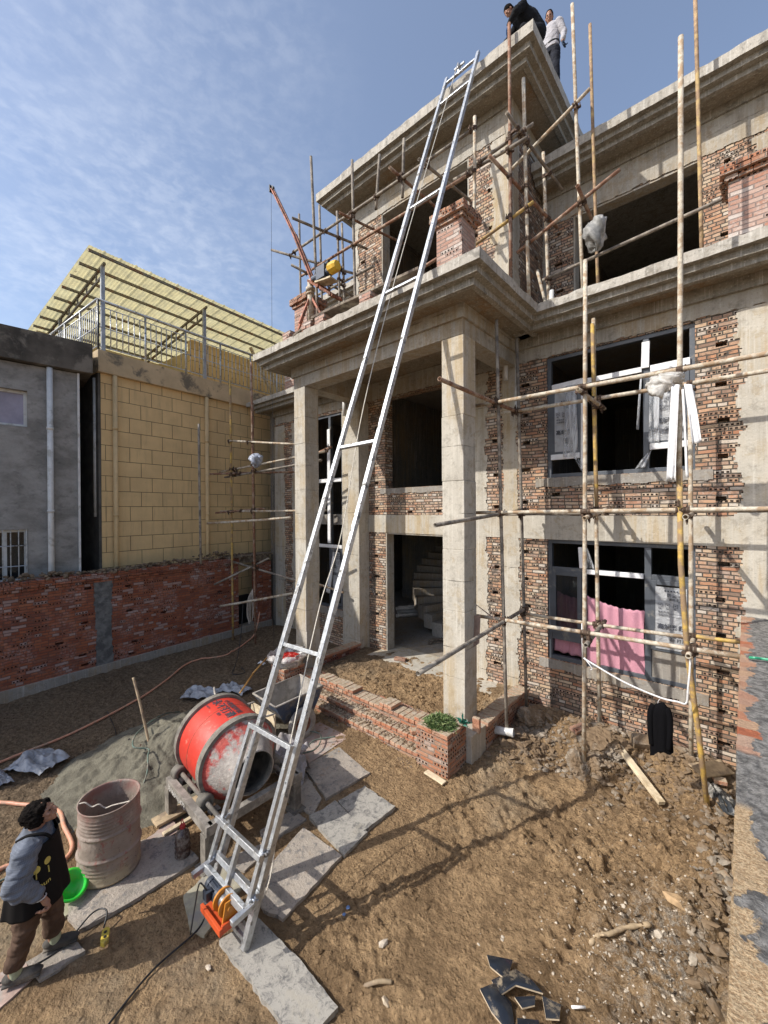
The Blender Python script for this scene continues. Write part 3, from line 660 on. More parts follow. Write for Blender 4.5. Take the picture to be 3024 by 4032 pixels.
# drain stubs
MB().tube([(-2.98, 6.45, 5.45), (-2.98, 6.45, 6.05)], .035, 10).build('downpipe_stub', M_['white_pvc'], h, True)
MB().tube([(-6.95, 6.5, 5.5), (-6.95, 6.5, 5.95)], .05, 12).build('downpipe_stub', M_['white_pvc'], h, True)
MB().tube([(-2.28, 6.6, 6.3), (-2.28, 6.6, 6.75)], .035, 10).build('downpipe_stub', M_['white_pvc'], h, True)
# brick piers on the parapet
def pier(x0, x1, y0, y1, z0, z1, lab):
    m = MB().box(x0, x1, y0, y1, z0, z1)
    p = m.build('brick_pier', M_['brick_pier'], h, label=lab)
    k = MB(); r = random.Random(int(x0*100))
    for lvl, o_ in ((0, .035), (1, .075), (2, .075)):
        zz = z1+lvl*.062
        for side in range(4):
            L = (x1-x0 if side < 2 else y1-y0)+2*o_; n = int(L/.125)
            for i in range(n):
                a = -L/2+L*i/n+.004; bb = -L/2+L*(i+1)/n-.004; j = r.uniform(-.006, .006)
                xc, yc = (x0+x1)/2, (y0+y1)/2; hx = (x1-x0)/2+o_; hy = (y1-y0)/2+o_
                if side == 0: k.box(xc+a, xc+bb, yc-hy+j, yc-hy+.11, zz+.004, zz+.058)
                elif side == 1: k.box(xc+a, xc+bb, yc+hy-.11, yc+hy+j, zz+.004, zz+.058)
                elif abs((a+bb)/2) < hy-.11:
                    if side == 2: k.box(xc-hx+j, xc-hx+.11, yc+a, yc+bb, zz+.004, zz+.058)
                    else: k.box(xc+hx-.11, xc+hx+j, yc+a, yc+bb, zz+.004, zz+.058)
        k.box(x0-o_+.02, x1+o_-.02, y0-o_+.02, y1+o_-.02, zz+.002, zz+.05)
    k.build('pier_cap', M_['brick_new'], p)
pier(-3.27, -2.86, 4.86, 5.21, 6.345, 7.27, 'brick pier with corbelled cap on the right porch corner')
pier(-6.66, -6.27, 4.9, 5.28, 6.345, 7.27, 'crumbling brick pier behind the roof crane')
pier(-.14, .8, 6.2, 6.6, 6.345, 7.06, 'red brick pier with corbelled cap above the right window')
pier(-9.3, -8.9, 6.5, 6.9, 6.345, 7.0, 'dark red brick pier at the far left of the house')
# ------------------------------------------------------------------ windows of the house
def glass(name, rough=.08, alpha=.25):
    b = NB(name); b.set('Base Color', (.02, .024, .028, 1)); b.set('Roughness', rough); b.set('Specular IOR Level', .6)
    b.set('Alpha', alpha); return b.m
M_['glass'] = glass('window_glass', .06, .45)
def plastic(name, col=(.72, .74, .76), alpha=.45, scale=9, sc=(1, 1, 1), lo=.25):
    b = NB(name); n = b.noise(scale, 6, .65, sc=sc, dist=1.2); n2 = b.noise(scale*5, 3, .6, sc=sc)
    b.set('Base Color', (*col, 1)); b.set('Roughness', .28); b.set('Specular IOR Level', .6)
    b.set('Alpha', b.rng(n, .35, .68, lo, min(1, alpha+.35))); b.bump(b.math('ADD', n, b.math('MULTIPLY', n2, .3)), .03); return b.m
M_['film'] = plastic('dusty_protective_film', (.40, .41, .42), .9, 7, lo=.86)
M_['wisp'] = plastic('torn_clear_wrap', (.7, .72, .75), .35, 14, (1, 1, .12), .02)
M_['ink'] = simple('printed_ink', (.05, .055, .07), .6, 0, .1, 5, 0)
def text(s, size, mat, parent, mt, name='printed_text', bold=0.0, fn=None):
    cu = bpy.data.curves.new('t', 'FONT'); cu.body = s; cu.size = size; cu.offset = bold*size; cu.extrude = 0.0006
    to = bpy.data.objects.new('t', cu); COL.objects.link(to); dg = bpy.context.evaluated_depsgraph_get()
    me = bpy.data.meshes.new_from_object(to.evaluated_get(dg)); bpy.data.objects.remove(to)
    me.name = name
    for v in me.vertices: v.co = fn(v.co) if fn else mt @ v.co
    me.materials.clear(); me.materials.append(mat)
    o = bpy.data.objects.new(name, me); COL.objects.link(o)
    if parent: o.parent = parent
    return o
def wplane(x, z, y, sx=1): return Matrix.Translation((x, y, z)) @ Matrix.Rotation(math.pi/2, 4, 'X')
def frame(mb, x0, x1, z0, z1, y, w=.05, d=.06):
    mb.box(x0, x0+w, y, y+d, z0, z1); mb.box(x1-w, x1, y, y+d, z0, z1); mb.box(x0+w, x1-w, y, y+d, z1-w, z1); mb.box(x0+w, x1-w, y, y+d, z0, z0+w)
def sash(parent, x0, x1, z0, z1, y, lab=None):
    m = MB(); frame(m, x0, x1, z0, z1, y, .06, .05); s = m.build('sash', M_['frame'], parent, bevel=.004, label=lab)
    MB().box(x0+.058, x1-.058, y+.02, y+.026, z0+.058, z1-.058).build('pane', M_['glass'], s); return s
def film(parent, x0, x1, z0, z1, y, shift=0.0):
    m = MB(); r = random.Random(int(x0*77+z0*13)); n = 14; k = 22
    for j in range(k+1):
        for i in range(n+1):
            u, v = i/n, j/k; m.v.append((x0+(x1-x0)*u, y-.006-.008*math.sin(u*9+v*4)-r.uniform(0, .004), z0+(z1-z0)*v))
    for j in range(k):
        for i in range(n): a = j*(n+1)+i; m.f.append((a, a+1, a+n+2, a+n+1))
    f = m.build('protective_film', M_['film'], parent, True)
    w = x1-x0; hh = z1-z0; yy = y-.020
    def t(s_, x, z, sz, bo=.0): text(s_, sz, M_['ink'], f, wplane(x, z, yy), bold=bo)
    zt = z1-shift
    t('● ● ● ● ●', x0+.10, zt-.06, .028); t('防尘', x0+.13, zt-.125, .052, .012); t('保护', x0+.245, zt-.12, .036, .008)
    t('请勿', x0+.15, zt-.172, .036, .008); t('打开', x0+.235, zt-.178, .054, .012)
    for i in range(4):
        bx = x0+.03+i*.085
        if bx < x1-.05:
            q = MB(); frame(q, bx, bx+.05, zt-.27, zt-.22, yy, .004, .001); q.box(bx+.016, bx+.034, yy, yy+.001, zt-.25, zt-.24); q.build('printed_icon', M_['ink'], f); t('■■', bx+.003, zt-.295, .017)
    t('联系电话:', x0+.03, zt-.345, .03, .008); t('店面地址:', x0+.03, zt-.385, .03, .008)
    q = MB(); q.box(x0+.15, x1-.02, yy, yy+.001, zt-.352, zt-.349); q.box(x0+.15, x1-.02, yy, yy+.001, zt-.392, zt-.389); q.build('printed_line', M_['ink'], f)
    t('高端系统门', x0+.02, zt-.56, .078, .022)
    if zt-.72 > z0:
        t('防尘', x0+.13, zt-.665, .052, .012); t('保护', x0+.245, zt-.66, .036, .008)
        t('请勿', x0+.15, zt-.712, .036, .008); t('打开', x0+.235, zt-.718, .054, .012)
    return f
def foam(parent, a, b, w, d=.03): return MB().bar(a, b, w, d, up=(0, -1, 0)).build('foam_wrap', M_['foam'], parent, bevel=.006)
def rag(name, pts_top, pts_bot, mat, parent, n=10, k=16, wob=.02, seed=1, lab=None):
    r = random.Random(seed); m = MB(); T = [Vector(p) for p in catmull(pts_top, 6)]; B = [Vector(p) for p in catmull(pts_bot, 6)]; n = len(T)-1
    m.v = []
    ph = r.uniform(0, 6)
    for j in range(k+1):
        for i in range(n+1):
            v = j/k; p = T[i].lerp(B[min(i, len(B)-1)], v); p = p+Vector((math.sin(i*1.3+ph+v*2)*.3, -math.sin(i*1.9+ph*2+v*1.5), 0))*wob*(.3+v); m.v.append(tuple(p))
    for j in range(k):
        for i in range(n): a = j*(n+1)+i; m.f.append((a, a+1, a+n+2, a+n+1))
    o = m.build(name, mat, parent, True, label=lab); sd = o.modifiers.new('thick', 'SOLIDIFY'); sd.thickness = .002
    return o
yF = FY+.03
# upper right window
m = MB(); frame(m, UW[0], UW[1], UW[2]-.0, UW[3], yF, .06, .08); m.box(-1.06, -.99, yF+.002, yF+.078, UW[2]+.06, UW[3]-.06); m.box(-1.86, -1.79, yF+.002, yF+.078, UW[2]+.06, 5.18)
m.box(UW[0]+.06, -1.06, yF+.004, yF+.076, 5.19, 5.26); m.box(-.99, UW[1]-.06, yF+.004, yF+.076, 5.19, 5.26)
m.box(UW[0]+.06, -1.86, yF+.004, yF+.076, 4.10, 4.16); m.box(-.99, UW[1]-.06, yF+.004, yF+.076, 4.12, 4.18)
uw = m.build('window', M_['frame'], h, bevel=.004, label='upper grey window with torn foam wrap and printed film')
sash(uw, -2.31, -1.86, 4.16, 5.19, yF-.01); sash(uw, -.99, -.54, 4.18, 5.19, yF-.01)
film(uw, -2.25, -1.92, 4.2, 5.13, yF-.012, .1); film(uw, -.93, -.60, 4.22, 5.14, yF-.012, .12)
foam(uw, (-2.29, yF-.02, 5.22), (-1.80, yF-.02, 5.24), .085); foam(uw, (-1.80, yF-.02, 5.225), (-1.07, yF-.02, 5.23), .075); foam(uw, (-1.03, yF-.025, 5.24), (-1.02, yF-.025, 5.60), .095)
foam(uw, (-.97, yF-.02, 5.215), (-.53, yF-.02, 5.22), .095); foam(uw, (-2.31, yF-.02, 4.12), (-1.88, yF-.02, 4.12), .085); foam(uw, (-.98, yF-.02, 4.15), (-.55, yF-.02, 4.15), .085)
foam(uw, (-1.83, yF-.02, 3.9), (-1.82, yF-.02, 5.18), .075)
rag('torn_wrap', [(-2.08, yF-.04, 5.2), (-1.93, yF-.05, 5.2)], [(-2.12, yF-.06, 4.1), (-1.90, yF-.05, 4.12)], M_['wisp'], uw, wob=.02, seed=2)
rag('torn_wrap', [(-.98, yF-.04, 5.15), (-.86, yF-.05, 5.15)], [(-.99, yF-.06, 4.2), (-.86, yF-.05, 4.2)], M_['wisp'], uw, wob=.02, seed=3)
rag('torn_wrap', [(-1.09, yF-.03, 5.15), (-1.06, yF-.05, 5.15)], [(-1.12, yF-.08, 4.4), (-1.11, yF-.05, 4.4)], M_['wisp'], uw, wob=.03, seed=4)
rag('torn_wrap', [(-1.96, yF-.03, 4.1), (-1.9, yF-.05, 4.1)], [(-1.82, yF-.08, 3.86), (-1.76, yF-.05, 3.86)], M_['wisp'], uw, wob=.03, seed=5)
rag('torn_wrap', [(-1.02, yF-.03, 4.05), (-.94, yF-.06, 4.12)], [(-1.16, yF-.08, 3.85), (-1.04, yF-.06, 3.87)], M_['wisp'], uw, wob=.03, seed=6)
# lower right window
m = MB(); frame(m, LW[0], LW[1], LW[2], LW[3], yF, .06, .08); m.box(-1.05, -.97, yF+.002, yF+.078, LW[2]+.06, LW[3]-.06)
m.box(LW[0]+.06, -1.05, yF+.004, yF+.076, 2.32, 2.39); m.box(-.97, LW[1]-.06, yF+.004, yF+.076, 2.32, 2.39); m.box(-1.87, -1.80, yF+.002, yF+.078, LW[2]+.06, 2.32)
m.box(LW[0]+.06, -1.87, yF+.004, yF+.076, 1.24, 1.33)
lw = m.build('window', M_['frame'], h, bevel=.004, label='lower grey window holding the pink curtain')
sash(lw, -2.31, -1.87, 1.33, 2.32, yF-.01); sash(lw, -.97, -.54, 1.36, 2.32, yF-.01)
film(lw, -.92, -.57, 1.40, 2.24, yF-.012)
foam(lw, (-1.80, yF-.02, 2.355), (-1.06, yF-.02, 2.36), .07); foam(lw, (-1.86, yF-.02, 2.40), (-1.88, yF-.02, 2.72), .06)
MB().box(-.965, LW[1]-.06, yF+.01, yF+.05, LW[2]+.06, 1.355).build('cement_panel', M_['conc_plain'], lw)
rag('torn_wrap', [(-1.80, yF-.03, 2.72), (-1.76, yF-.05, 2.7)], [(-1.78, yF-.08, 2.42), (-1.66, yF-.05, 2.41)], M_['wisp'], lw, wob=.03, seed=7)
# curtain
b = NB('pink_cotton'); n = b.noise(120, 3, .6)
b.set('Base Color', b.mix(b.rng(n, .3, .7), (.47, .21, .27), (.58, .29, .35))); b.set('Roughness', .9); b.bump(n, .002); M_['pink'] = b.m
def cloth(x0, x1, zt0, zt1, zb0, zb1, y, folds, amp, name, seed):
    m = MB(); n = 90; k = 20; r = random.Random(seed); p1, p2 = r.uniform(0, 6), r.uniform(0, 6)
    for j in range(k+1):
        for i in range(n+1):
            u, v = i/n, j/k; zt = zt0+(zt1-zt0)*u-.05*math.sin(math.pi*u)+.006*math.sin(u*folds*12); zb = zb0+(zb1-zb0)*u+.012*math.sin(u*17)
            a = amp*(1-.45*v); yy = y-a*(.5+.5*math.sin(u*folds*6.28+p1+.9*math.sin(v*2+u*3)))-.4*a*math.sin(u*folds*2.7+p2+v)
            m.v.append((x0+(x1-x0)*u+.01*math.sin(v*5+u*9), yy, zt+(zb-zt)*v))
    for j in range(k):
        for i in range(n): a = j*(n+1)+i; m.f.append((a, a+n+1, a+n+2, a+1))
    o = m.build(name, M_['pink'], None, True); sd = o.modifiers.new('t', 'SOLIDIFY'); sd.thickness = .002; return o
tag(cloth(-1.80, -1.055, 1.985, 1.87, .965, .925, yF+.03, 5, .022, 'curtain', 1), 'pink cotton curtain sagging across the middle of the lower window', 'curtain')
tag(cloth(-2.30, -1.88, 2.02, 1.93, 1.02, 1.00, yF+.11, 4, .03, 'curtain', 2), 'narrow pink curtain behind the opening sash at the left of the lower window', 'curtain')
# tall left window
m = MB(); frame(m, TW[0], TW[1], TW[2], TW[3], yF, .06, .08); m.box(-7.70, -7.62, yF+.002, yF+.078, TW[2]+.06, TW[3]-.06)
for zz in (4.02, 2.42): m.box(TW[0]+.06, TW[1]-.06, yF+.004, yF+.076, zz-.035, zz+.035)
tw = m.build('window', M_['frame'], h, bevel=.004, label='tall grey window behind the left porch column')
sash(tw, -7.61, -7.22, 1.0, 2.38, yF-.01)
foam(tw, (-7.66, yF-.02, 2.5), (-7.66, yF-.02, 5.3), .10); foam(tw, (-8.6, yF-.02, 4.04), (-7.2, yF-.02, 4.04), .09); foam(tw, (-8.6, yF-.02, 2.43), (-7.2, yF-.02, 2.43), .08)
film(tw, -7.55, -7.28, 1.4, 2.3, yF-.012)
rag('torn_wrap', [(-7.5, yF-.05, 2.2), (-7.42, yF-.08, 2.2)], [(-7.7, yF-.08, 1.3), (-7.58, yF-.1, 1.28)], M_['foam'], tw, wob=.03, seed=9)
# ------------------------------------------------------------------ yard wall on the left
def slant(x, y, ang): return Matrix.Translation((x, y, 0)) @ Matrix.Rotation(ang, 4, 'Z')
WA = slant(-9.6, 1.5, math.pi/2+math.atan2(.09, .996))       # u runs away along the wall, local -y faces the yard
yw = thing('yard_wall', 'long weathered red brick yard wall on a concrete footing, grey mortar post in it', 'wall')
rr = random.Random(5)
ho = [(a, a+.13, z, z+.05) for a, z in ((.58, 1.78), (.52, 1.12), (.12, .82), (.48, .50), (.52, .20+.1), (1.30, 1.72), (1.32, 1.2), (2.02, 1.02), (1.42, .52), (1.36, .14+.14), (-1.6, 1.4), (-2.2, .9), (3.4, 1.25))]
wall(MB(), -9, 4.0, .24, 1.90, .24, (), ho, WA, .12).build('brick_panel', M_['brick_yard'], yw)
wall(MB(), 4.58, 5.05, .24, 1.90, .24, (), (), WA).build('brick_panel', M_['brick_yard'], yw)
MB().box(-9, 5.05, -.05, .28, -.4, .24, WA).build('footing', M_['conc_plain'], yw, bevel=.01)
m = MB(); jag(m, .76, 1.06, .24, 1.92, 0, .03, .03, 5, .012, WA, .04); m.build('mortar_post', simple('wet_grey_mortar', (.155, .155, .15), .85, 0, .3, 9, .006, dirt=(.09, .09, .088), dirtamt=.5), yw)
k = MB()
for lvl, o_ in ((0, .03), (1, .06), (2, .06)):
    u = -9.0
    while u < 3.98:
        w_ = .24 if lvl < 2 else .118; w2 = min(w_, 3.99-u)
        k.box(u+.004, u+w2-.004, -o_+rr.uniform(-.006, .006), .24+o_, 1.90+lvl*.06+.003, 1.90+(lvl+1)*.06-.003, WA); u += w_
k.build('coping', M_['brick_yard'], yw)
MB().box(3.7, 5.05, -.10, .30, 2.09, 2.13, WA).box(3.62, 4.95, -.04, .02, 1.93, 2.085, WA).build('lintel_plank', M_['darkwood'], yw)
k = MB()
for i in range(900):
    u = rr.uniform(-9, 4.6); hgt = .07+.22*math.exp(-((u-3.4)/.5)**2)+.07*math.exp(-((u+.2)/.6)**2)+.05*math.exp(-((u-2.3)/.5)**2); s_ = rr.uniform(.012, .05)
    v_ = rr.gauss(.12, .09); p = WA @ Vector((u, max(-.05, min(.3, v_)), 2.08+hgt*max(0, 1-abs(v_-.12)/.17)*rr.uniform(.2, 1)))
    k.ico(p, s_, (1.2, 1.1, .8), .3, rnd=rr)
tag(k.build('dry_earth_clods', M_['clod_dark']), 'line of dry earth lumps lying along the top of the yard wall', 'earth clods', kind='stuff')
# ------------------------------------------------------------------ yellow house with canopy
YA = slant(-10.37, 2.54, math.pi/2+math.atan2(.103, .995))
b_gate = None
MB().box(3.9, 4.7, .55, .6, -.2, .95, WA).build('opening_dark_fill', M_['black'], yw)  # black panel added to stand in for the dark hollow behind the wall gap
yh = thing('yellow_house', 'ochre rendered neighbour house scored into large blocks, roof terrace under a translucent canopy', 'building')
b = NB('ochre_block_render'); x, z, _ = b.sep(b.uv)
rowf = b.math('DIVIDE', b.math('SUBTRACT', z, .09), .333); row = b.math('FLOOR', rowf); fv = b.math('SUBTRACT', rowf, row)
uf = b.math('ADD', b.math('DIVIDE', x, .48), b.math('MULTIPLY', b.math('FRACT', b.math('MULTIPLY', row, .5)), 1.0)); fu = b.math('FRACT', uf)
dv = b.math('MULTIPLY', b.math('MINIMUM', fv, b.math('SUBTRACT', 1.0, fv)), .333); du = b.math('MULTIPLY', b.math('MINIMUM', fu, b.math('SUBTRACT', 1.0, fu)), .48)
g_ = b.rng(b.math('MINIMUM', du, dv), .003, .0062, 1, 0)
n = b.noise(2, 5, .6); c_ = b.mix(b.rng(n, .3, .7), (.74, .535, .27), (.64, .46, .235)); c_ = b.mix(b.math('MULTIPLY', b.rng(b.noise(3, 6, .7, sc=(3, 3, .3)), .5, .75), .3), c_, (.27, .21, .13))
c_ = b.mix(b.rng(b.noise(7, 3, .6, dist=2), .74, .78), c_, (.16, .12, .08))
b.set('Base Color', b.mix(g_, c_, (.05, .035, .02))); b.set('Roughness', .9); b.bump(b.math('SUBTRACT', b.math('MULTIPLY', b.noise(90, 3, .6), .1), g_), .006); M_['ochre'] = b.m
M_['ochre_plain'] = simple('ochre_plain_render', (.52, .40, .245), .9, 0, .14, 2.2, .002, dirt=(.17, .145, .105), dirtamt=.35)
M_['ochre_light'] = simple('cream_render', (.56, .45, .26), .9, 0, .1, 3, .002)
M_['ochre_pipe'] = simple('ochre_painted_pipe', (.66, .48, .25), .6, 0, .1, 5, 0)
MB().box(.02, 9.0, 0, .25, 0, 6.3, YA).box(.02, .3, .25, 6.0, 0, 6.3, YA).build('block_wall', M_['ochre'], yh)
MB().box(-.03, .018, .01, 6, 0, 6.3, YA).build('side_wall', simple('dark_side_render', (.10, .095, .085), .9, 0, .3, 4, .003), yh)  # plain dark coat on the side facing the gap between the houses
MB().box(-.06, 9.0, -.10, .15, 6.29, 6.76, YA).box(-.06, .15, .15, 6.0, 6.29, 6.76, YA).box(.15, 9, .15, 6, 6.25, 6.45, YA).build('parapet', M_['ochre_plain'], yh, bevel=.01)
for u in (.27, 2.42): 
    m = MB().tube([YA @ Vector((u, -.06, 0.)), YA @ Vector((u, -.06, 6.28))], .05, 12)
    for zz in (1.2, 3.2, 5.1): m.tube([YA @ Vector((u, -.06, zz)), YA @ Vector((u, -.06, zz+.06))], .058, 12)
    m.build('downpipe', M_['ochre_pipe'], yh, True)
# terrace building at the back
wall(MB(), 2.9, 8.8, 6.45, 8.35, .2, (), (), YA @ Matrix.Translation((0, 1.5, 0))).build('terrace_room', M_['ochre'], yh)
MB().box(2.9, 3.1, 1.71, 3.6, 6.45, 8.05, YA).box(-.2, 2.9, 3.4, 3.6, 6.45, 8.02, YA).build('terrace_side_wall', M_['ochre_light'], yh)
MB().box(1.9, 2.7, 3.36, 3.39, 6.45, 7.9, YA).build('terrace_door', M_['black'], yh)
b_ = MB(); pts = [(YA @ Vector((1.3+3*0, 1.6, 6.75)))]
for u0_, u1_ in ((4.2, 5.2), (4.6, 5.55)): MB().bar(YA @ Vector((u0_, .5, 8.3)), YA @ Vector((u1_, .5, 6.75)), .07).build('leaning_plank', M_['palewood'], yh)
M_['galv_post'] = simple('canopy_post_steel', (.36, .38, .40), .5, .5, .2, 8, .0005)
# railing
rl = thing('balcony_railing', 'x', 'x'); del rl['category']; del rl['label']; rl.parent = yh
for a, bb, cc in (((-0.02, 0), (9.0, 0), 0), ((-0.02, 0), (-.02, 5.0), 1)):
    A_ = Vector((a[0], a[1])); B_ = Vector((bb[0], bb[1])); L = (B_-A_).length; n = int(L/.12)
    rp = MB(); rp.tube([YA @ Vector((*A_, 7.86)), YA @ Vector((*B_, 7.86))], .028, 10); 
    for zz in (7.72, 7.28, 6.86): rp.tube([YA @ Vector((*A_, zz)), YA @ Vector((*B_, zz))], .012, 8)
    rp.build('hand_rail', M_['steel'], rl, True)
    bp = MB()
    for i in range(n+1):
        p = A_.lerp(B_, i/n); big = i % 8 == 0
        if big: MB().tube([YA @ Vector((*p, 6.7)), YA @ Vector((*p, 7.86))], .024, 10).build('rail_post', M_['steel'], rl, True)
        else: bp.tube([YA @ Vector((*p, 6.86)), YA @ Vector((*p, 7.72))], .011, 8)
    bp.build('balusters', M_['steel' if not cc else 'galv_post'], rl, True)
# canopy
b = NB('translucent_corrugated_sheet'); n = b.noise(6, 5, .6)
c_ = b.mix(b.rng(n, .35, .7), (.62, .55, .30), (.46, .42, .25)); c_ = b.mix(b.math('MULTIPLY', b.rng(b.noise(1.3, 5, .6), .5, .7), .5), c_, (.70, .66, .40)); c_ = b.mix(b.rng(b.noise(13, 4, .6), .66, .72), c_, (.28, .24, .15))
b.set('Base Color', c_); b.set('Roughness', .6)
tr = b.t.nodes.new('ShaderNodeBsdfTranslucent'); b.t.links.new(c_, tr.inputs[0]); ms = b.t.nodes.new('ShaderNodeMixShader'); ms.inputs[0].default_value = .62
b.t.links.new(b.b.outputs[0], ms.inputs[1]); b.t.links.new(tr.outputs[0], ms.inputs[2]); b.t.links.new(ms.outputs[0], b.o.inputs[0]); M_['sheet'] = b.m
M_['galv_dark'] = simple('dull_canopy_steel', (.20, .19, .17), .55, .4, .25, 8, .0005, dirt=(.28, .16, .1), dirtamt=.35)
M_['galv_post'] = simple('canopy_post_steel', (.36, .38, .40), .5, .5, .2, 8, .0005)
cp = thing('canopy', 'x', 'x'); del cp['category']; del cp['label']; cp.parent = yh
def cz(v): return 8.65-.16*v           # falls away from the yard
m = MB(); u0_, u1_, v0_, v1_ = -.28, 6.6, -.32, 4.1; nu = 300; nv = 8
for i in range(nu+1):
    for j in range(nv+1):
        u = u0_+(u1_-u0_)*i/nu; v = v0_+(v1_-v0_)*j/nv; ridge = .022*max(0, math.cos(u*2*math.pi/.31))**6+.006*math.cos(u*2*math.pi/.0775)
        m.v.append(tuple(YA @ Vector((u, v, cz(v)+.06+ridge+.004*math.sin(v*3)))))
for i in range(nu):
    for j in range(nv): a = i*(nv+1)+j; m.f.append((a, a+1, a+nv+2, a+nv+1))
m.build('corrugated_sheet', M_['sheet'], cp, True)
for v in (-.22, .3, .82, 1.34, 1.86, 2.38, 2.9, 3.42, 3.95):
    MB().bar(YA @ Vector((u0_+.02, v, cz(v)+.02)), YA @ Vector((u1_, v, cz(v)+.02)), .04, .055).build('purlin', M_['galv_dark'], cp)
for u in (.08, 2.42, 5.4):
    m = MB(); m.bar(YA @ Vector((u, -.1, cz(-.1)-.03)), YA @ Vector((u, 3.9, cz(3.9)-.03)), .045, .05); m.bar(YA @ Vector((u, .0, cz(0)-.24)), YA @ Vector((u, 3.9, cz(3.9)-.24)), .04, .045)
    for v in (.35, .9, 1.45, 2.0, 2.55, 3.1, 3.65): m.bar(YA @ Vector((u, v, cz(v)-.25)), YA @ Vector((u, v, cz(v)-.03)), .03)
    m.build('rafter_truss', M_['galv_dark'], cp)
for u, v in ((.08, .0), (2.42, .0), (5.4, .0), (.08, 2.6)): MB().bar(YA @ Vector((u, v+.02, 6.7)), YA @ Vector((u, v+.02, cz(v)-.04)), .075).build('canopy_post', M_['galv_post'], cp, bevel=.004)
# ------------------------------------------------------------------ grey house
GA = slant(-10.2, 1.0, math.pi/2-math.atan2(.09, .996))
ghs = thing('grey_house', 'flat roofed neighbour house in mottled dark grey cement render with white downpipe', 'building')
b = NB('mottled_grey_render'); n = b.noise(1.8, 7, .66, sc=(1, 1, 1.5), dist=.3); n2 = b.noise(7, 6, .7, sc=(1, 1, 1.4))
c_ = b.mix(b.rng(n, .3, .68), (.18, .172, .158), (.33, .318, .298)); c_ = b.mix(b.math('MULTIPLY', b.rng(n2, .5, .7), .4), c_, (.06, .058, .056)); c_ = b.mix(b.math('MULTIPLY', b.rng(b.noise(3, 5, .6), .6, .7), .4), c_, (.26, .25, .235))
b.set('Base Color', c_); b.set('Roughness', .9); b.bump(b.noise(30, 5, .65), .006); M_['grey'] = b.m
M_['grey_dark'] = simple('stained_parapet_render', (.085, .075, .062), .92, 0, .4, 2.2, .006, dirt=(.19, .17, .14), dirtamt=.45)
wins = ((-1.25, .33, 4.92, 5.60), (-.95, .32, 2.0, 2.98))
wall(MB(), -8, 1.12, -.2, 6.1, .25, wins, (), GA).build('rendered_wall', M_['grey'], ghs)
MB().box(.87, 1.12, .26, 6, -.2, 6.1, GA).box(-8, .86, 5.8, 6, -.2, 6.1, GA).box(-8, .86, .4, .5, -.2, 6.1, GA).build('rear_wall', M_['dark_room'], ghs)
MB().box(-8, 1.34, -.14, 6.0, 6.12, 6.72, GA).build('parapet', M_['grey_dark'], ghs, bevel=.012)
MB().box(-8, -1.4, .8, 5.0, 6.72, 8.9, GA).build('unseen_shade_block', M_['grey'], ghs)  # unseen raised block, added only to lengthen the shadow over the yard
for i, (a, bb, c0, d0) in enumerate(wins):
    m = MB(); m.box(a, a+.05, .10, .15, c0, d0, GA); m.box(bb-.05, bb, .10, .15, c0, d0, GA); m.box(a+.05, bb-.05, .10, .15, d0-.05, d0, GA); m.box(a+.05, bb-.05, .10, .15, c0, c0+.05, GA)
    if i: m.box(-.02, .03, .09, .14, c0, d0, GA)
    w_ = m.build('window', M_['white_pvc'], ghs)
    MB().box(a+.05, bb-.05, .13, .135, c0+.05, d0-.05, GA).build('pane', simple('mauve_frosted_pane', (.30, .27, .34), .3, 0, .15, 4, 0) if not i else M_['glass'], w_)
    if i:
        m = MB(); u = a+.04
        while u < bb: m.tube([GA @ Vector((u, -.02, c0)), GA @ Vector((u, -.02, d0))], .009, 6); u += .11
        for zz in (c0+.3, d0-.3): m.tube([GA @ Vector((a, -.02, zz)), GA @ Vector((bb, -.02, zz))], .009, 6)
        m.build('window_bars', M_['steel'], w_)
m = MB().tube([GA @ Vector((.66, -.06, .0)), GA @ Vector((.66, -.06, 6.1))], .05, 12)
for zz in (1.6, 3.3, 4.9): m.tube([GA @ Vector((.66, -.06, zz)), GA @ Vector((.66, -.06, zz+.05))], .06, 12)
m.build('downpipe', M_['white_pvc'], ghs, True)
MB().bar(GA @ Vector((1.11, -.02, 0)), GA @ Vector((1.11, -.02, 6.1)), .035).build('corner_strip', M_['white_pvc'], ghs)
MB().tube([(-10.55, 2.5, 3.2), (-10.55, 2.5, 6.2)], .045, 10).build('downpipe', M_['white_pvc'], yh, True)
# ------------------------------------------------------------------ boundary wall under the camera
rw = thing('parapet_wall', 'near boundary wall whose rough top shows mortar over sandy and red bricks', 'wall')
MB().box(-.032, .42, -3, 6.6, -.6, 1.972).build('wall_body', M_['conc'], rw)
b = NB('brick_and_mortar_top'); x, y, z = b.sep(b.pos)
n = b.noise(6, 6, .65, dist=.6); n2 = b.noise(26, 6, .7); n3 = b.noise(110, 4, .7)
edge = b.math('ADD', b.math('ADD', x, b.math('MULTIPLY', b.math('SUBTRACT', n, .5), .16)), b.math('MULTIPLY', b.math('SUBTRACT', b.noise(2.6, 5, .65), .5), .34))
mk = b.rng(edge, .024, .034, 1, 0)
seg = b.math('ADD', y, b.math('MULTIPLY', b.math('SUBTRACT', n, .5), .05)); cell = b.math('FLOOR', b.math('DIVIDE', seg, .125)); rnd = b.white(b.comb(cell, 4.0, 1.0))[0]
near = b.rng(y, 3.0, 2.5); near2 = b.math('MULTIPLY', b.rng(y, 2.42, 2.32), 1.0)
gapm = b.math('MULTIPLY', b.rng(y, 2.95, 2.90), b.rng(y, 2.35, 2.42))
bc = b.ramp(rnd, [(0, (.50, .27, .17)), (.2, (.55, .36, .25)), (.4, (.58, .42, .28)), (.56, (.50, .16, .08)), (.7, (.55, .38, .28)), (1, (.50, .28, .19))])
sand = b.mix(b.rng(n3, .4, .6), (.44, .29, .16), (.70, .53, .33))
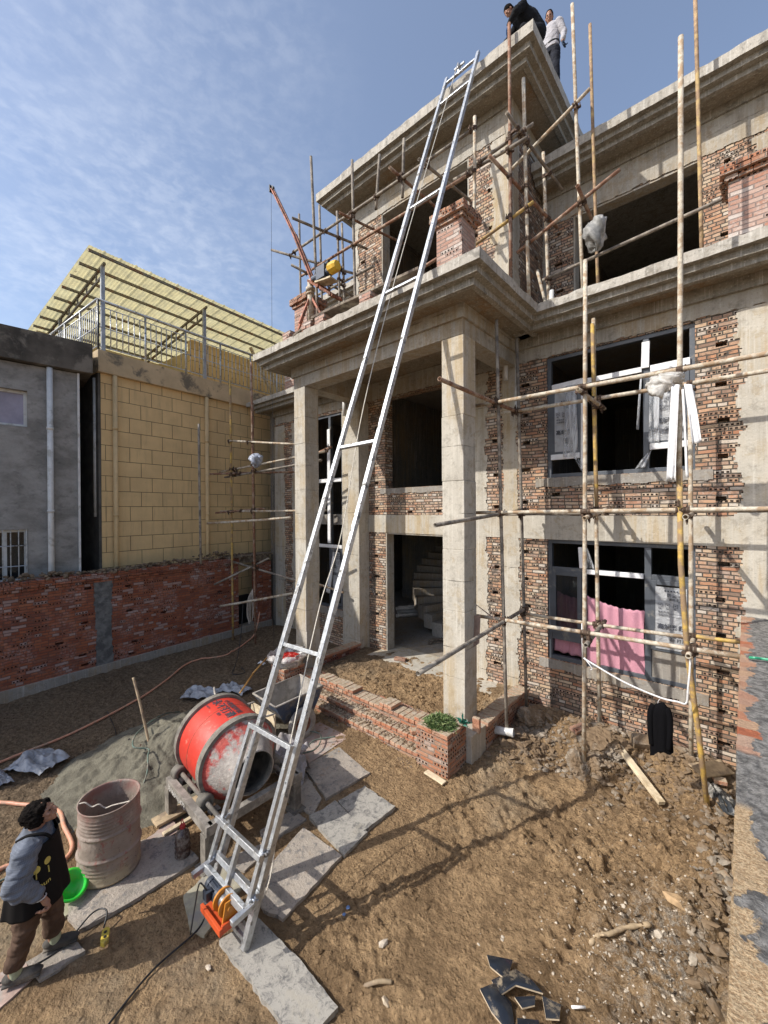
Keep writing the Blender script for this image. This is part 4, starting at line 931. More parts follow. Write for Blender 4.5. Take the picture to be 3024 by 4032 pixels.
bc = b.mix(near, bc, sand); mk2 = b.math('ADD', mk, b.math('MULTIPLY', near, b.rng(b.math('MULTIPLY', edge, .75), .022, .030, 1, 0)), clamp=True)
mk2 = b.math('MULTIPLY', mk2, b.math('SUBTRACT', 1.0, gapm))
mo = b.mix(b.rng(n2, .35, .65), (.13, .125, .118), (.36, .345, .32)); mo = b.mix(b.math('MULTIPLY', b.rng(n3, .6, .7), .6), mo, (.42, .40, .37)); mo = b.mix(b.math('MULTIPLY', b.rng(n3, .42, .3), .7), mo, (.04, .038, .036))
b.set('Base Color', b.mix(mk2, mo, bc)); b.set('Roughness', .95); b.set('Specular IOR Level', .2)
b.bump(b.math('ADD', b.math('ADD', n2, b.math('MULTIPLY', n3, .5)), b.math('MULTIPLY', mk2, -.25)), .035)
m = MB(); nx_, ny_ = 46, 900; xs = np.linspace(-.036, .424, nx_); ys = np.linspace(-.5, 6.6, ny_); XX, YY = np.meshgrid(xs, ys)
ZZ = 1.985+.009*fbm(XX*14, YY*9, 4, 77)+.006*np.abs(fbm(XX*30, YY*30, 3, 78))
XX = XX+.006*fbm(XX*3, YY*14, 3, 79)*(np.abs(XX+.036) < .002)
m.v = [tuple(p) for p in np.stack([XX, YY, ZZ], -1).reshape(-1, 3)]
for j in range(ny_-1):
    for i in range(nx_-1): a = j*nx_+i; m.f.append((a, a+1, a+nx_+1, a+nx_))
nb = len(m.v)
for j in range(ny_): m.v.append((m.v[j*nx_][0], m.v[j*nx_][1], 1.94))
for j in range(ny_-1): m.f.append((j*nx_, j*nx_+nx_, nb+j+1, nb+j))
m.build('mortar_top', b.m, rw, True)
tag(MB().tube(catmull([(.03, 4.72, 2.01), (.06, 4.70, 2.02), (.10, 4.73, 2.015), (.15, 4.72, 2.02)], 4), .012, 6).build('green_scrap', simple('green_plastic', (.03, .30, .16), .4, 0, .1, 5, 0)), 'small green plastic scrap lying on the parapet wall', 'scrap')
# ------------------------------------------------------------------ scaffolds
PR = .025
def scaffold(name, label, stds, leds, trans, extra_clamps=()):
    t = thing(name, label, 'scaffold'); segs = []
    for nm, L in (('upright', stds), ('ledger', leds), ('crossbar', trans)):
        for p in L:
            a, b, mt = p[0], p[1], p[2]; pts = [Vector(a), Vector(b)]
            if len(p) > 3: pts = [Vector(q) for q in p[3]]
            r = random.Random(int(a[0]*1000+a[2]*77)); 
            if len(pts) == 2:
                n = 5; bow = Vector((r.uniform(-.006, .006), r.uniform(-.006, .006), 0)) if nm == 'upright' else Vector((0, 0, r.uniform(-.01, .004)))
                pts = [pts[0].lerp(pts[1], i/n)+bow*math.sin(math.pi*i/n) for i in range(n+1)]
            MB().tube(pts, PR*r.uniform(.95, 1.08), 10, hollow=True).build(nm, M_[mt], t, True)
            segs.append((pts[0], pts[-1], nm))
    def near(s1, s2):
        p, d1 = s1[0], s1[1]-s1[0]; q, d2 = s2[0], s2[1]-s2[0]; r = p-q
        a = d1.dot(d1); e = d2.dot(d2); f = d2.dot(r); c = d1.dot(r); b = d1.dot(d2); den = a*e-b*b
        if den < 1e-4: return None
        s = min(1, max(0, (b*f-c*e)/den)); u = min(1, max(0, (b*s+f)/e)); A_ = p+d1*s; B_ = q+d2*u
        return (A_, B_) if (A_-B_).length < .16 else None
    cl = list(extra_clamps)
    for i in range(len(segs)):
        for j in range(i+1, len(segs)):
            if segs[i][2] == segs[j][2] and segs[i][2] != 'ledger': continue
            x = near(segs[i], segs[j])
            if x: cl.append((x[0], x[1], (segs[i][1]-segs[i][0]).normalized(), (segs[j][1]-segs[j][0]).normalized()))
    for A_, B_, d1, d2 in cl[:95]:
        m = MB()
        for p, d in ((A_, d1), (B_, d2)):
            for s_ in (-.016, .016): m.tube([p+d*(s_-.012), p+d*(s_+.012)], .034, 10)
            sd = (B_-A_).normalized() if (B_-A_).length > 1e-3 else Vector((0, 1, 0)); sd2 = d.cross(sd)
            if sd2.length < .1: sd2 = d.cross(Vector((0, 0, 1)))
            sd2.normalize()
            m.bar(p+sd2*.03-d*.012, p+sd2*.065-d*.012, .022, .03); m.tube([p+sd2*.052-Vector((0, 0, .035)), p+sd2*.052+Vector((0, 0, .045))], .007, 6)
        m.bar(A_, B_+Vector((.001, .001, 0)), .035)
        m.build('clamp', M_['clamp'], t)
    return t
o_ = PR*2.1
scaffold('pole_scaffold', 'two row scaffold of cement caked and yellow poles before the right wing windows',
 [((-1.5, 5.4, g0(-1.5, 5.4)-.03), (-1.46, 5.4, 6.35), 'pipe_pale'), ((-1.54, 6.3, .15), (-1.60, 6.3, 5.99), 'pipe_pale'),
  ((-2.5, 5.4, -.02), (-2.63, 5.4, 5.98), 'pipe_grey'), ((-2.55, 6.2, .1), (-2.68, 6.2, 5.99), 'pipe_grey'),
  ((-.53, 5.35, 3.35), (-.50, 5.35, 8.29), 'pipe_pale'),
  ((-.30, 5.57, -.03), (-.52, 5.33, 3.72), 'pipe_yellow', [(-.30, 5.57, -.03), (-.37, 5.50, .8), (-.47, 5.42, 1.8), (-.515, 5.36, 2.7), (-.52, 5.33, 3.72)]),
  ((-.50, 6.2, .12), (-.50, 6.2, 4.75), 'pipe_pale'),
  ((-1.555, 6.25, 3.3), (-1.60, 6.25, 5.9), 'pipe_yellow'),
  ((-2.72, 6.25, 4.75), (-2.72, 6.3, 5.9), 'white_pvc')],
 [((-2.95, 5.4-o_, 4.81), (.95, 5.4-o_, 4.76), 'pipe_pale'), ((-3.2, 6.2-o_, 4.84), (.95, 6.2-o_, 4.80), 'pipe_pale'),
  ((-3.05, 5.4-o_, 3.255), (.95, 5.4-o_, 3.30), 'pipe_pale'), ((-3.0, 6.2-o_, 3.22), (.95, 6.2-o_, 3.29), 'pipe_grey'),
  ((-3.05, 5.4-o_, 1.75), (-.03, 5.4-o_, 1.83), 'pipe_pale'), ((-2.6, 6.2-o_, 1.69), (-.50, 6.2-o_, 1.735), 'pipe_pale'), ((-.48, 6.2-o_, 1.76), (-.02, 6.2-o_, 1.78), 'pipe_yellow')],
 [((-2.53, 3.8, 4.75), (-2.72, 6.42, 4.86), 'pipe_rust'), ((-2.60, 3.8, 3.13), (-2.58, 6.35, 3.30), 'pipe_grey'), ((-2.40, 3.2, 1.70), (-2.57, 6.3, 1.76), 'pipe_grey'),
  ((-1.50, 5.22, 4.74), (-1.49, 6.42, 4.72), 'pipe_pale'), ((-1.43, 5.2, 3.19), (-1.40, 6.5, 3.34), 'pipe_pale'), ((-1.42, 5.2, 1.68), (-1.50, 6.45, 1.70), 'pipe_grey'),
  ((-.46, 5.2, 3.21), (-.49, 6.4, 3.25), 'pipe_pale'), ((-.44, 5.2, 1.78), (-.48, 6.4, 1.70), 'pipe_pale')])
scaffold('balcony_scaffold', 'pole scaffold standing on the storey cornice beside the tower and the third floor opening',
 [((-1.74, 6.32, 6.36), (-1.87, 6.32, 10.65), 'pipe_pale'), ((-1.70, 7.0, 6.36), (-1.81, 7.0, 10.91), 'pipe_mixed'), ((-.42, 6.9, 6.36), (-.49, 6.9, 10.3), 'pipe_mixed'),
  ((-2.59, 5.78, 6.36), (-2.59, 5.78, 10.46), 'pipe_rust'), ((-2.40, 6.0, 6.36), (-2.47, 6.0, 9.74), 'pipe_pale'), ((-2.32, 6.6, 6.36), (-2.40, 6.6, 8.99), 'pipe_pale')],
 [((-2.79, 6.25, 8.71), (-1.62, 6.25, 9.20), 'pipe_pale'), ((-2.62, 6.08, 7.24), (-1.28, 6.38, 7.96), 'pipe_rust'), ((-2.40, 6.54, 6.93), (.9, 6.84, 7.36), 'pipe_grey'),
  ((-3.3, 5.62, 7.30), (-2.3, 5.93, 7.78), 'pipe_yellow'), ((-3.5, 5.7, 8.60), (-2.30, 5.72, 8.57), 'pipe_grey'), ((-3.2, 5.62, 8.55), (-2.28, 5.9, 8.88), 'pipe_grey')],
 [((-2.51, 5.5, 8.90), (-2.22, 6.95, 8.50), 'pipe_grey'), ((-2.73, 5.4, 8.36), (-2.25, 6.8, 7.82), 'pipe_rust'), ((-1.72, 6.0, 7.75), (-1.72, 7.2, 7.60), 'pipe_rust'),
  ((-2.36, 6.75, 6.36), (-2.6, 6.85, 7.3), 'pipe_pale')])
ty = 5.35
def tp(x0, z0, x1, z1, y, mt): return ((x0, y, z0), (x1, y, z1), mt)
scaffold('tower_scaffold', 'dark pole scaffold round the left front of the tower above the porch roof',
 [tp(-5.37, 6.36, -5.45, 9.80, 5.33, 'pipe_grey'), tp(-5.95, 6.36, -6.14, 10.0, 4.92, 'pipe_grey'), tp(-6.62, 6.36, -6.72, 9.75, 5.6, 'pipe_grey'),
  tp(-7.36, 6.36, -7.42, 9.9, 5.6, 'pipe_grey'), tp(-6.08, 6.36, -6.17, 9.35, 5.6, 'pipe_grey'), tp(-6.2, 6.36, -6.3, 9.3, 5.85, 'pipe_grey'),
  tp(-4.86, 8.6, -4.76, 9.5, 5.33, 'pipe_grey'), tp(-4.26, 8.5, -4.22, 9.45, 5.33, 'pipe_grey'), tp(-2.94, 6.4, -2.9, 8.95, 5.3, 'pipe_pale')],
 [tp(-7.2, 8.83, -2.95, 8.78, ty-o_, 'pipe_grey'), tp(-6.95, 8.22, -3.0, 8.17, ty-o_, 'pipe_rust'), tp(-6.3, 6.92, -2.9, 7.25, ty-o_, 'pipe_rust'), tp(-7.3, 8.0, -5.3, 7.95, 5.72, 'pipe_grey')],
 [((-6.3, 4.6, 8.75), (-6.0, 6.3, 8.85), 'pipe_grey'), ((-5.5, 5.05, 8.7), (-5.3, 6.7, 8.85), 'pipe_rust'), ((-4.3, 5.05, 8.85), (-4.2, 6.75, 8.85), 'pipe_rust'), ((-3.75, 5.1, 8.7), (-3.6, 6.9, 8.8), 'pipe_grey'),
  ((-7.6, 5.0, 8.9), (-5.9, 5.9, 8.1), 'pipe_grey'), ((-6.9, 5.0, 8.3), (-6.3, 6.2, 7.9), 'pipe_grey')])
scaffold('side_scaffold', 'thin pole scaffold in the corner between the yellow house and the left porch column',
 [((-9.55, 5.1, .1), (-9.6, 5.1, 6.55), 'pipe_yellow'), ((-8.85, 5.3, .1), (-8.95, 5.3, 6.9), 'pipe_rust'), ((-9.85, 5.9, 1.9), (-9.9, 5.9, 6.2), 'pipe_rust'), ((-9.3, 4.2, 2.1), (-9.35, 4.2, 5.3), 'pipe_grey'), ((-7.75, 6.2, .6), (-7.80, 6.2, 5.5), 'pipe_yellow')],
 [((-10.1, 5.05, 4.30), (-6.95, 5.95, 4.62), 'pipe_pale'), ((-10.0, 5.15, 4.17), (-7.0, 5.85, 4.42), 'pipe_grey'), ((-9.95, 5.0, 3.30), (-6.75, 5.75, 3.31), 'pipe_pale'), ((-9.4, 4.4, 3.02), (-7.1, 5.1, 3.16), 'pipe_pale'),
  ((-9.6, 5.05, 5.05), (-7.3, 5.45, 4.75), 'pipe_pale'), ((-9.95, 5.25, 2.02), (-6.95, 5.75, 1.62), 'pipe_grey'), ((-9.2, 4.6, 1.08), (-7.2, 5.2, 1.55), 'pipe_pale'), ((-7.9, 6.15, 1.62), (-6.6, 6.1, 1.5), 'pipe_pale')],
 [((-9.9, 4.7, 4.22), (-8.6, 6.4, 4.3), 'pipe_rust'), ((-9.5, 4.6, 1.55), (-8.7, 5.6, 2.15), 'pipe_grey'), ((-9.8, 4.8, 3.26), (-8.7, 5.5, 3.36), 'pipe_rust'), ((-8.0, 6.1, 4.55), (-6.9, 6.05, 4.72), 'pipe_rust')])
# ------------------------------------------------------------------ ladder hoist
def V(*a): return Vector(a)
fR, fL, tR, tL = V(-2.79, 1.56, .05), V(-3.36, 1.56, .05), V(-3.13, 5.85, 10.50), V(-3.71, 5.85, 10.47)
ld = (tR-fR).normalized(); acr = V(-1, 0, 0); acr = (acr-ld*acr.dot(ld)).normalized(); nh = acr.cross(ld).normalized()
if nh.y > 0: nh = -nh
LL = (tR-fR).length
def lp(a, l, hgt=0): return fR+acr*a+ld*l+nh*hgt
lad = thing('ladder_hoist', 'tall galvanised steel ladder hoist leaning from the foot slab to the tower cornice', 'ladder')
WD = .575
for a in (0, WD):
    p = [lp(a, 0), lp(a, LL)]
    r_ = MB(); n = 4
    for i in range(n): r_.bar(lp(a, LL*i/n+.0), lp(a, LL*(i+1)/n), .053 if i % 2 == 0 else .049, .053 if i % 2 == 0 else .049, up=nh)
    q = r_.build('rail', M_['steel'], lad, bevel=.004)
    for i in range(14): MB().tube([lp(a, .3+i*.8, .030), lp(a, .3+i*.8, .037)], .007, 6).build('bolt_head', M_['steel'], q)
for l in (.10, 2.11, 4.31, 6.62, 8.2, 10.58, 11.15): MB().bar(lp(.03, l), lp(WD-.03, l), .038, up=nh).build('rung', M_['steel'], lad, bevel=.004)
for a, l in ((.06, 6.5), (WD-.12, 6.5)): pass
m = MB().tube([lp(.2, 11.2, .05), lp(.38, 11.2, .05)], .02, 10); m.bar(lp(.26, 11.13), lp(.26, 11.22, .06), .014); m.bar(lp(.32, 11.13), lp(.32, 11.22, .06), .014)
m.lathe([(.0, -.014), (.038, -.014), (.028, 0), (.038, .014), (0, .014)], lp(.29, 11.20, .05), acr, 18)
m.build('pulley', M_['steel'], lad)
MB().tube(catmull([lp(.29, 11.2, .1), V(-3.50, 4.4, 6.9), V(-3.50, 3.6, 4.6), V(-3.54, 3.25, 3.04), V(-3.45, 2.83, 2.23), V(-3.10, 2.15, 1.0), V(-2.83, 1.78, .32), V(-3.0, 1.6, .22)], 8), .006, 6).build('wire_rope', simple('wire_rope', (.62, .58, .50), .6, .5, .2, 50, 0), lad)
# winch on the bottom bar
wn_ = thing('winch', 'x', 'x'); del wn_['category']; del wn_['label']; wn_.parent = lad
wc = V(-3.10, 1.50, .27)
M_['motor'] = simple('dark_motor_enamel', (.045, .055, .075), .4, .3, .2, 12, 0)
M_['orange'] = simple('orange_enamel', (.56, .23, .03), .4, 0, .12, 8, 0)
M_['redor'] = simple('red_orange_enamel', (.58, .09, .025), .4, 0, .12, 8, 0)
ax = V(1, -.02, 0).normalized()
mo_ = MB().lathe([(0, -.30), (.075, -.30), (.085, -.28), (.085, -.235), (.072, -.23), (.072, -.10), (.085, -.095), (.085, -.05), (0, -.05)], wc, ax, 24)
for i in range(20):
    a = i*math.pi/10; mo_.bar(wc+ax*-.225+V(0, math.cos(a)*.075, math.sin(a)*.075), wc+ax*-.10+V(0, math.cos(a)*.075, math.sin(a)*.075), .006, .022, up=(0, math.cos(a), math.sin(a)))
mo_.box(wc.x-.2, wc.x-.12, wc.y-.13, wc.y-.06, wc.z-.02, wc.z+.07)
mo_.build('motor', M_['motor'], wn_)
MB().lathe([(0, -.035), (.105, -.035), (.108, -.025), (.108, -.012), (.04, -.010), (.04, .075), (.10, .077), (.103, .085), (.103, .095), (0, .095)], wc, ax, 28).build('drum', M_['orange'], wn_)
m = MB(); 
for i in range(9): m.lathe([(.04, -.004+i*.0085), (.066, -.002+i*.0085), (.066, .002+i*.0085), (.04, .0045+i*.0085)], wc, ax, 24)
m.build('wound_cable', M_['steel'], wn_)
m = MB(); m.prism([(-.09, 0), (.09, 0), (.05, .22), (-.05, .22)], .115, .128, Matrix.Translation(wc+V(0, 0, -.15)) @ Matrix((V(0, 1, 0), V(0, 0, 1), V(1, 0, 0))).transposed().to_4x4()); m.tube([wc+ax*.09, wc+ax*.15], .03, 12); m.build('end_plate', M_['orange'], wn_)
m = MB(); m.box(wc.x-.26, wc.x+.16, wc.y-.13, wc.y-.10, wc.z-.19, wc.z-.12); m.box(wc.x-.26, wc.x+.16, wc.y-.10, wc.y+.12, wc.z-.185, wc.z-.165); m.box(wc.x+.13, wc.x+.16, wc.y-.10, wc.y+.12, wc.z-.165, wc.z-.10); m.build('base_tray', M_['redor'], wn_, bevel=.003)
MB().tube(catmull([wc+V(-.16, -.10, .06), wc+V(-.20, -.16, .16), wc+V(-.22, -.2, -.05), wc+V(-.2, -.26, -.30)], 7), .008, 6).build('power_cable', M_['black'], wn_)
wn_.scale = (.74, .74, .74); nc = lp(.20, .24, .15); wn_.location = nc-wc*.74
MB().bar(lp(WD, .06), lp(0, .06), .05, .04).build('base_bar', M_['steel'], lad, bevel=.003)
# hoist trolley on the rails
tr_ = thing('hoist_trolley', 'low galvanised carriage of square tubes riding on the foot of the ladder hoist', 'hoist carriage')
def tb(a0, l0, h0, a1, l1, h1, w=.038): MB().bar(lp(a0, l0, h0), lp(a1, l1, h1), w, up=nh).build('tube', M_['steel'], tr_, bevel=.003)
hT = .10
tb(-.03, .30, hT, -.03, 1.36, hT); tb(.57, .30, hT, .57, 1.36, hT); tb(-.05, 1.37, hT, .59, 1.37, hT); tb(.27, .27, hT, .27, .62, hT)
tb(-.08, .625, hT+.04, .60, .625, hT+.04, .042); tb(-.06, .36, .06, .58, .36, .06, .045); tb(-.05, .29, .14, .56, .29, .14, .045)
for a in (-.06, .56): MB().bar(lp(a, .34, .05), lp(a, .34, .05)+V(0, -.21, -.02), .042).build('platform_arm', M_['steel'], tr_, bevel=.003)
for a, l in ((-.05, .35), (.57, .35), (-.05, .64), (.57, .64)):
    m = MB().lathe([(0, -.018), (.026, -.018), (.018, 0), (.026, .018), (0, .018)], lp(a, l, .07), nh, 14); m.tube([lp(a, l, .04), lp(a, l, .12)], .009, 8); m.bar(lp(a-.03, l, .09), lp(a+.04, l, .09), .02); m.build('guide_roller', M_['steel'], tr_, True)
# ------------------------------------------------------------------ concrete mixer
mx_ = thing('concrete_mixer', 'red drum concrete mixer crusted with cement on a low steel stand', 'concrete mixer')
MC = V(-4.654, 2.25, .712); MA = V(math.cos(-.044)*math.cos(-.068), math.sin(-.044)*math.cos(-.068), math.sin(-.068)).normalized()
b = NB('mixer_red_paint'); n = b.noise(5, 6, .65); ax_ = None
c_ = b.mix(b.rng(n, .3, .7), (.60, .045, .025), (.48, .035, .022)); c_ = b.mix(b.math('MULTIPLY', b.rng(b.noise(16, 6, .7, sc=(1, 1, 1)), .58, .70), .6), c_, (.50, .24, .17))
b.set('Base Color', c_); b.set('Roughness', .5); b.bump(b.noise(6, 4, .6), .006); M_['mixred'] = b.m
b = NB('cement_crusted_red'); x, y, z = b.sep(b.pos)
g_ = b.math('ADD', b.math('MULTIPLY', b.math('SUBTRACT', x, -4.02), 2.6), b.math('MULTIPLY', b.math('SUBTRACT', b.noise(7, 6, .7), .5), 2.3))
cem = b.mix(b.rng(b.noise(11, 6, .7), .35, .65), (.28, .25, .225), (.42, .38, .34)); red = b.mix(b.rng(b.noise(9, 5, .7), .4, .6), (.36, .04, .035), (.46, .09, .07))
b.set('Base Color', b.mix(b.rng(g_, .05, .40), red, cem)); b.set('Roughness', .85); b.bump(b.noise(34, 6, .7), .014); M_['crust'] = b.m
M_['ring'] = simple('cement_caked_ring', (.20, .18, .15), .92, 0, .3, 9, .008, dirt=(.10, .09, .08), dirtamt=.4)
R0 = .415
MB().lathe([(0, -.02), (R0-.03, -.02), (R0-.005, .02), (R0, .05), (R0, .52), (R0-.01, .55)], MC, MA, 64).build('drum_shell', M_['mixred'], mx_, True)
MB().lathe([(R0, -.03), (R0+.028, -.03), (R0+.03, .035), (R0-.002, .04), (R0-.002, -.03)], MC, MA, 64).build('track_ring', M_['ring'], mx_)
MB().lathe([(R0-.01, .515), (R0-.01, .52), (R0+.004, .525), (R0+.006, .545), (R0-.01, .55)], MC, MA, 64).build('painted_shadow_gap', M_['black'], mx_)  # black ring painted in for the shadow beside the track ring
MB().lathe([(R0-.01, .548), (R0+.022, .55), (R0+.024, .628), (R0-.012, .632), (R0-.012, .548)], MC, MA, 64).build('track_ring', M_['ring'], mx_)
MB().lathe([(R0-.012, .630), (R0-.035, .66), (.215, .905), (.222, .925), (.208, .93)], MC, MA, 64).build('drum_cone', M_['crust'], mx_, True)
MB().lathe([(.208, .93), (.20, .90), (.33, .68), (.35, .4), (.33, .05), (0, .03)], MC, MA, 64).build('drum_inside', M_['ring'], mx_, True)
sx_ = MA.cross(V(0, 0, 1)).normalized(); sy_ = MA.cross(sx_)      # sx_ points to -y, sy_ down
def onDrum(ang, l, r_=R0+.0035): return MC+MA*l-sy_*(math.cos(ang)*r_)+sx_*(math.sin(ang)*r_)
def dtext(s_, size, l0, ang0, bold):
    text(s_, size, M_['ink'], mx_, None, 'painted_lettering', bold, fn=lambda co: onDrum(ang0+(.0-co.y)/R0, l0+co.x, R0+.004+co.z))
dtext('永不打滑', .108, .06, .16, .02); dtext('小型搅拌机', .072, .12, -.10, .012); dtext('ONCO', .028, .06, .34, .0); dtext('搅拌', .034, .30, .30, .004)
MB().lathe([(R0+.001, .262), (R0+.003, .264), (R0+.001, .268)], MC, MA, 64).build('weld_seam', M_['rust'], mx_)
# stand
m = MB(); zt = .38
m.bar((-4.70, 1.76, zt), (-3.66, 1.72, zt), .07, .09); m.bar((-4.70, 2.74, zt), (-3.66, 2.72, zt), .07, .09); m.bar((-4.66, 1.76, zt), (-4.66, 2.74, zt), .06, .08); m.bar((-3.70, 1.72, zt), (-3.70, 2.72, zt), .07, .09)
m.build('stand_frame', simple('cement_splashed_steel', (.20, .18, .155), .85, .1, .3, 9, .004, dirt=(.34, .31, .27), dirtamt=.55), mx_, bevel=.004)
for x, y in ((-4.66, 1.76), (-3.72, 1.72), (-4.66, 2.72), (-3.72, 2.70)):
    MB().box(x-.05, x+.05, y-.045, y+.045, -.02, zt-.046).box(x-.09, x+.09, y-.08, y+.08, -.02, .035).build('leg', M_['ring'], mx_, bevel=.004)
text('15166911473', .085, simple('white_stencil', (.5, .49, .46), .8, 0, .1, 5, 0), mx_, Matrix.Translation((-4.62, 1.712, zt-.035)) @ Matrix.Rotation(-.038, 4, 'Z') @ Matrix.Rotation(math.pi/2, 4, 'X'), 'stencilled_number', .01)
for (yy) in (1.85, 2.62):
    zr = .46
    MB().tube([(-4.72, yy, zr), (-3.72, yy-.02, zr-.04)], .022, 12).build('roller_shaft', M_['ring'], mx_, True)
    for xx in (-4.64, -4.02): MB().lathe([(0, -.055), (.06, -.055), (.075, -.045), (.08, -.02), (.074, -.01), (.08, .0), (.074, .01), (.08, .02), (.075, .045), (.06, .055), (.03, .055), (.03, .05), (0, .05)], (xx, yy-.01, zr-.01-(xx+4.66)*.04), (1, 0, -.04), 24).build('roller', simple('worn_rubber_roller', (.13, .12, .10), .8, 0, .3, 12, .002), mx_, True)
    for xx in (-4.5, -4.3, -3.85): MB().box(xx-.04, xx+.04, yy-.05, yy+.05, zt+.02, max(zt+.03, zr-.005-(xx+4.66)*.04)).build('bearing_block', M_['black'], mx_)
# jug under the stand
j = thing('plastic_jug', 'dirty ribbed clear plastic jug of dark liquid standing by the front left mixer leg', 'jug', loc=(-4.02, 1.62, 0))
b = NB('dirty_jug_plastic'); b.set('Base Color', b.mix(b.rng(b.noise(14, 5, .7), .4, .65), (.06, .035, .03), (.22, .19, .17))); b.set('Roughness', .25); M_['jug'] = b.m
MB().lathe([(0, .02), (.062, .02), (.068, .035), (.066, .07), (.07, .075), (.066, .08), (.066, .115), (.07, .12), (.066, .125), (.066, .16), (.07, .165), (.066, .17), (.066, .21), (.055, .25), (.025, .275), (.022, .29), (0, .29)], (0, 0, 0), (0, 0, 1), 24).build('bottle', M_['jug'], j, True)
MB().lathe([(0, .288), (.026, .288), (.026, .315), (0, .315)], (0, 0, 0), (0, 0, 1), 16).tube([(-.02, 0, .30), (-.03, .0, .34), (.0, 0, .37), (.03, 0, .34), (.02, 0, .30)], .005, 6).build('cap', simple('red_cap', (.35, .03, .03), .5, 0, .1, 5, 0), j)
# ------------------------------------------------------------------ oil drum
OC = (-4.38, 1.12); DZ = .88
od = thing('oil_drum', 'open rusty pinkish oil drum with ribbed sides between the woman and the mixer', 'barrel', loc=(OC[0], OC[1], .05)); od.scale = (.86, .86, .72)
b = NB('rusty_drum_paint'); x, y, z = b.sep(b.obj)
n = b.noise(4, 7, .68, sc=(1, 1, .8)); c_ = b.mix(b.rng(n, .35, .65), (.31, .25, .21), (.24, .19, .155))
c_ = b.mix(b.math('MULTIPLY', b.rng(b.noise(7, 6, .7, sc=(1, 1, .5)), .56, .66), .75), c_, (.28, .06, .045)); c_ = b.mix(b.math('MULTIPLY', b.rng(b.noise(9, 6, .75, sc=(1, 1, .4)), .53, .70), .65), c_, (.44, .38, .32))
c_ = b.mix(b.math('MULTIPLY', b.rng(z, .28, .02), b.rng(b.noise(6, 4, .6), .35, .6)), c_, (.40, .33, .22)); c_ = b.mix(b.math('MULTIPLY', b.rng(b.noise(30, 5, .7), .60, .68), .8), c_, (.09, .05, .035)); c_ = b.mix(b.math('MULTIPLY', b.rng(z, .70, .80), b.rng(b.noise(5, 5, .6), .4, .7)), c_, (.25, .13, .105))
b.set('Base Color', c_); b.set('Roughness', .8); b.bump(b.math('ADD', b.noise(9, 4, .6), b.math('MULTIPLY', b.noise(50, 5, .7), .3)), .008); M_['drum'] = b.m
pr = [(.0, .03), (.27, .03), (.275, .0), (.285, .0), (.285, .02)]
for i in range(0, 60):
    zz = .03+i*.84/60; r_ = .28
    for c0 in (.30, .585):
        r_ += .020*math.exp(-((zz-c0)/.012)**2)
    if .63 < zz < .80 or .10 < zz < .22: r_ += .007*math.sin(zz*2*math.pi/.042)
    pr.append((r_, zz))
pr += [(.285, .875), (.288, .885), (.276, .885), (.272, .86)]+[(.272+.004*math.sin(zz*150), zz) for zz in np.linspace(.84, .05, 40)]+[(0, .045)]
ob = MB().lathe(pr, (0, 0, 0), (0, 0, 1), 64)
for i, v in enumerate(ob.v):
    a = math.atan2(v[1], v[0]); d = 1+.018*math.sin(2*a+v[2]*3)+.012*math.sin(3*a+1-v[2]*5); ob.v[i] = (v[0]*d, v[1]*d, v[2]+.0*a)
ob.build('drum_body', M_['drum'], od, True)
MB().tube(catmull([(-.10, -.24, .89), (-.06, -.2, .90), (-.02, -.15, .84), (.02, -.10, .86), (.05, -.05, .80), (.12, .0, .84), (.2, .1, .86), (.25, .12, .89)], 6), .007, 6).build('string', simple('frayed_string', (.5, .45, .38), .9, 0, .2, 30, 0), od)
# ------------------------------------------------------------------ wheelbarrow
wb = thing('concrete_cart', 'two wheeled steel concrete cart parked at the foot of the brick steps', 'wheelbarrow')
M_['cart'] = simple('cement_lined_steel', (.34, .31, .27), .85, 0, .2, 7, .003, dirt=(.22, .2, .17), dirtamt=.5)
b = NB('scuffed_blue_cart'); n = b.noise(5, 6, .7); b.set('Base Color', b.mix(b.rng(n, .42, .58), (.05, .075, .13), b.mix(b.rng(b.noise(13, 5, .7), .4, .6), (.2, .19, .17), (.09, .08, .08)))); b.set('Roughness', .75); b.bump(n, .006); M_['cartblue'] = b.m
# tray: sloping sides, long axis along y
cT = Matrix.Translation((-5.12, 3.62, 0)) @ Matrix.Rotation(RAD(0), 4, 'Z')
tq = [(-.30, -.42, .62), (.28, -.42, .60), (.28, .42, .62), (-.30, .42, .64)]; bq = [(-.22, -.22, .27), (.2, -.22, .27), (.2, .30, .27), (-.22, .30, .27)]
m = MB(); n4 = [0, 1, 2, 3]
m.add(tq+bq, [(0, 1, 5, 4), (1, 2, 6, 5), (2, 3, 7, 6), (3, 0, 4, 7), (4, 5, 6, 7)], cT)
t_ = m.build('tray', M_['cartblue'], wb); sd = t_.modifiers.new('t', 'SOLIDIFY'); sd.thickness = .006
ti = MB().add([tuple(Vector(p)*.985+Vector((0, 0, .012))) for p in tq]+[(p[0]*.97, p[1]*.97, p[2]+.012) for p in bq], [(0, 4, 5, 1), (1, 5, 6, 2), (2, 6, 7, 3), (3, 7, 4, 0), (4, 7, 6, 5)], cT).build('tray_lining', M_['cart'], wb)
m = MB()
for i in range(4): m.tube([cT @ Vector(tq[i]), cT @ Vector(tq[(i+1) % 4])], .014, 8)
m.build('rim', M_['cart'], wb, True)
for xs_ in (.31,):
    pass
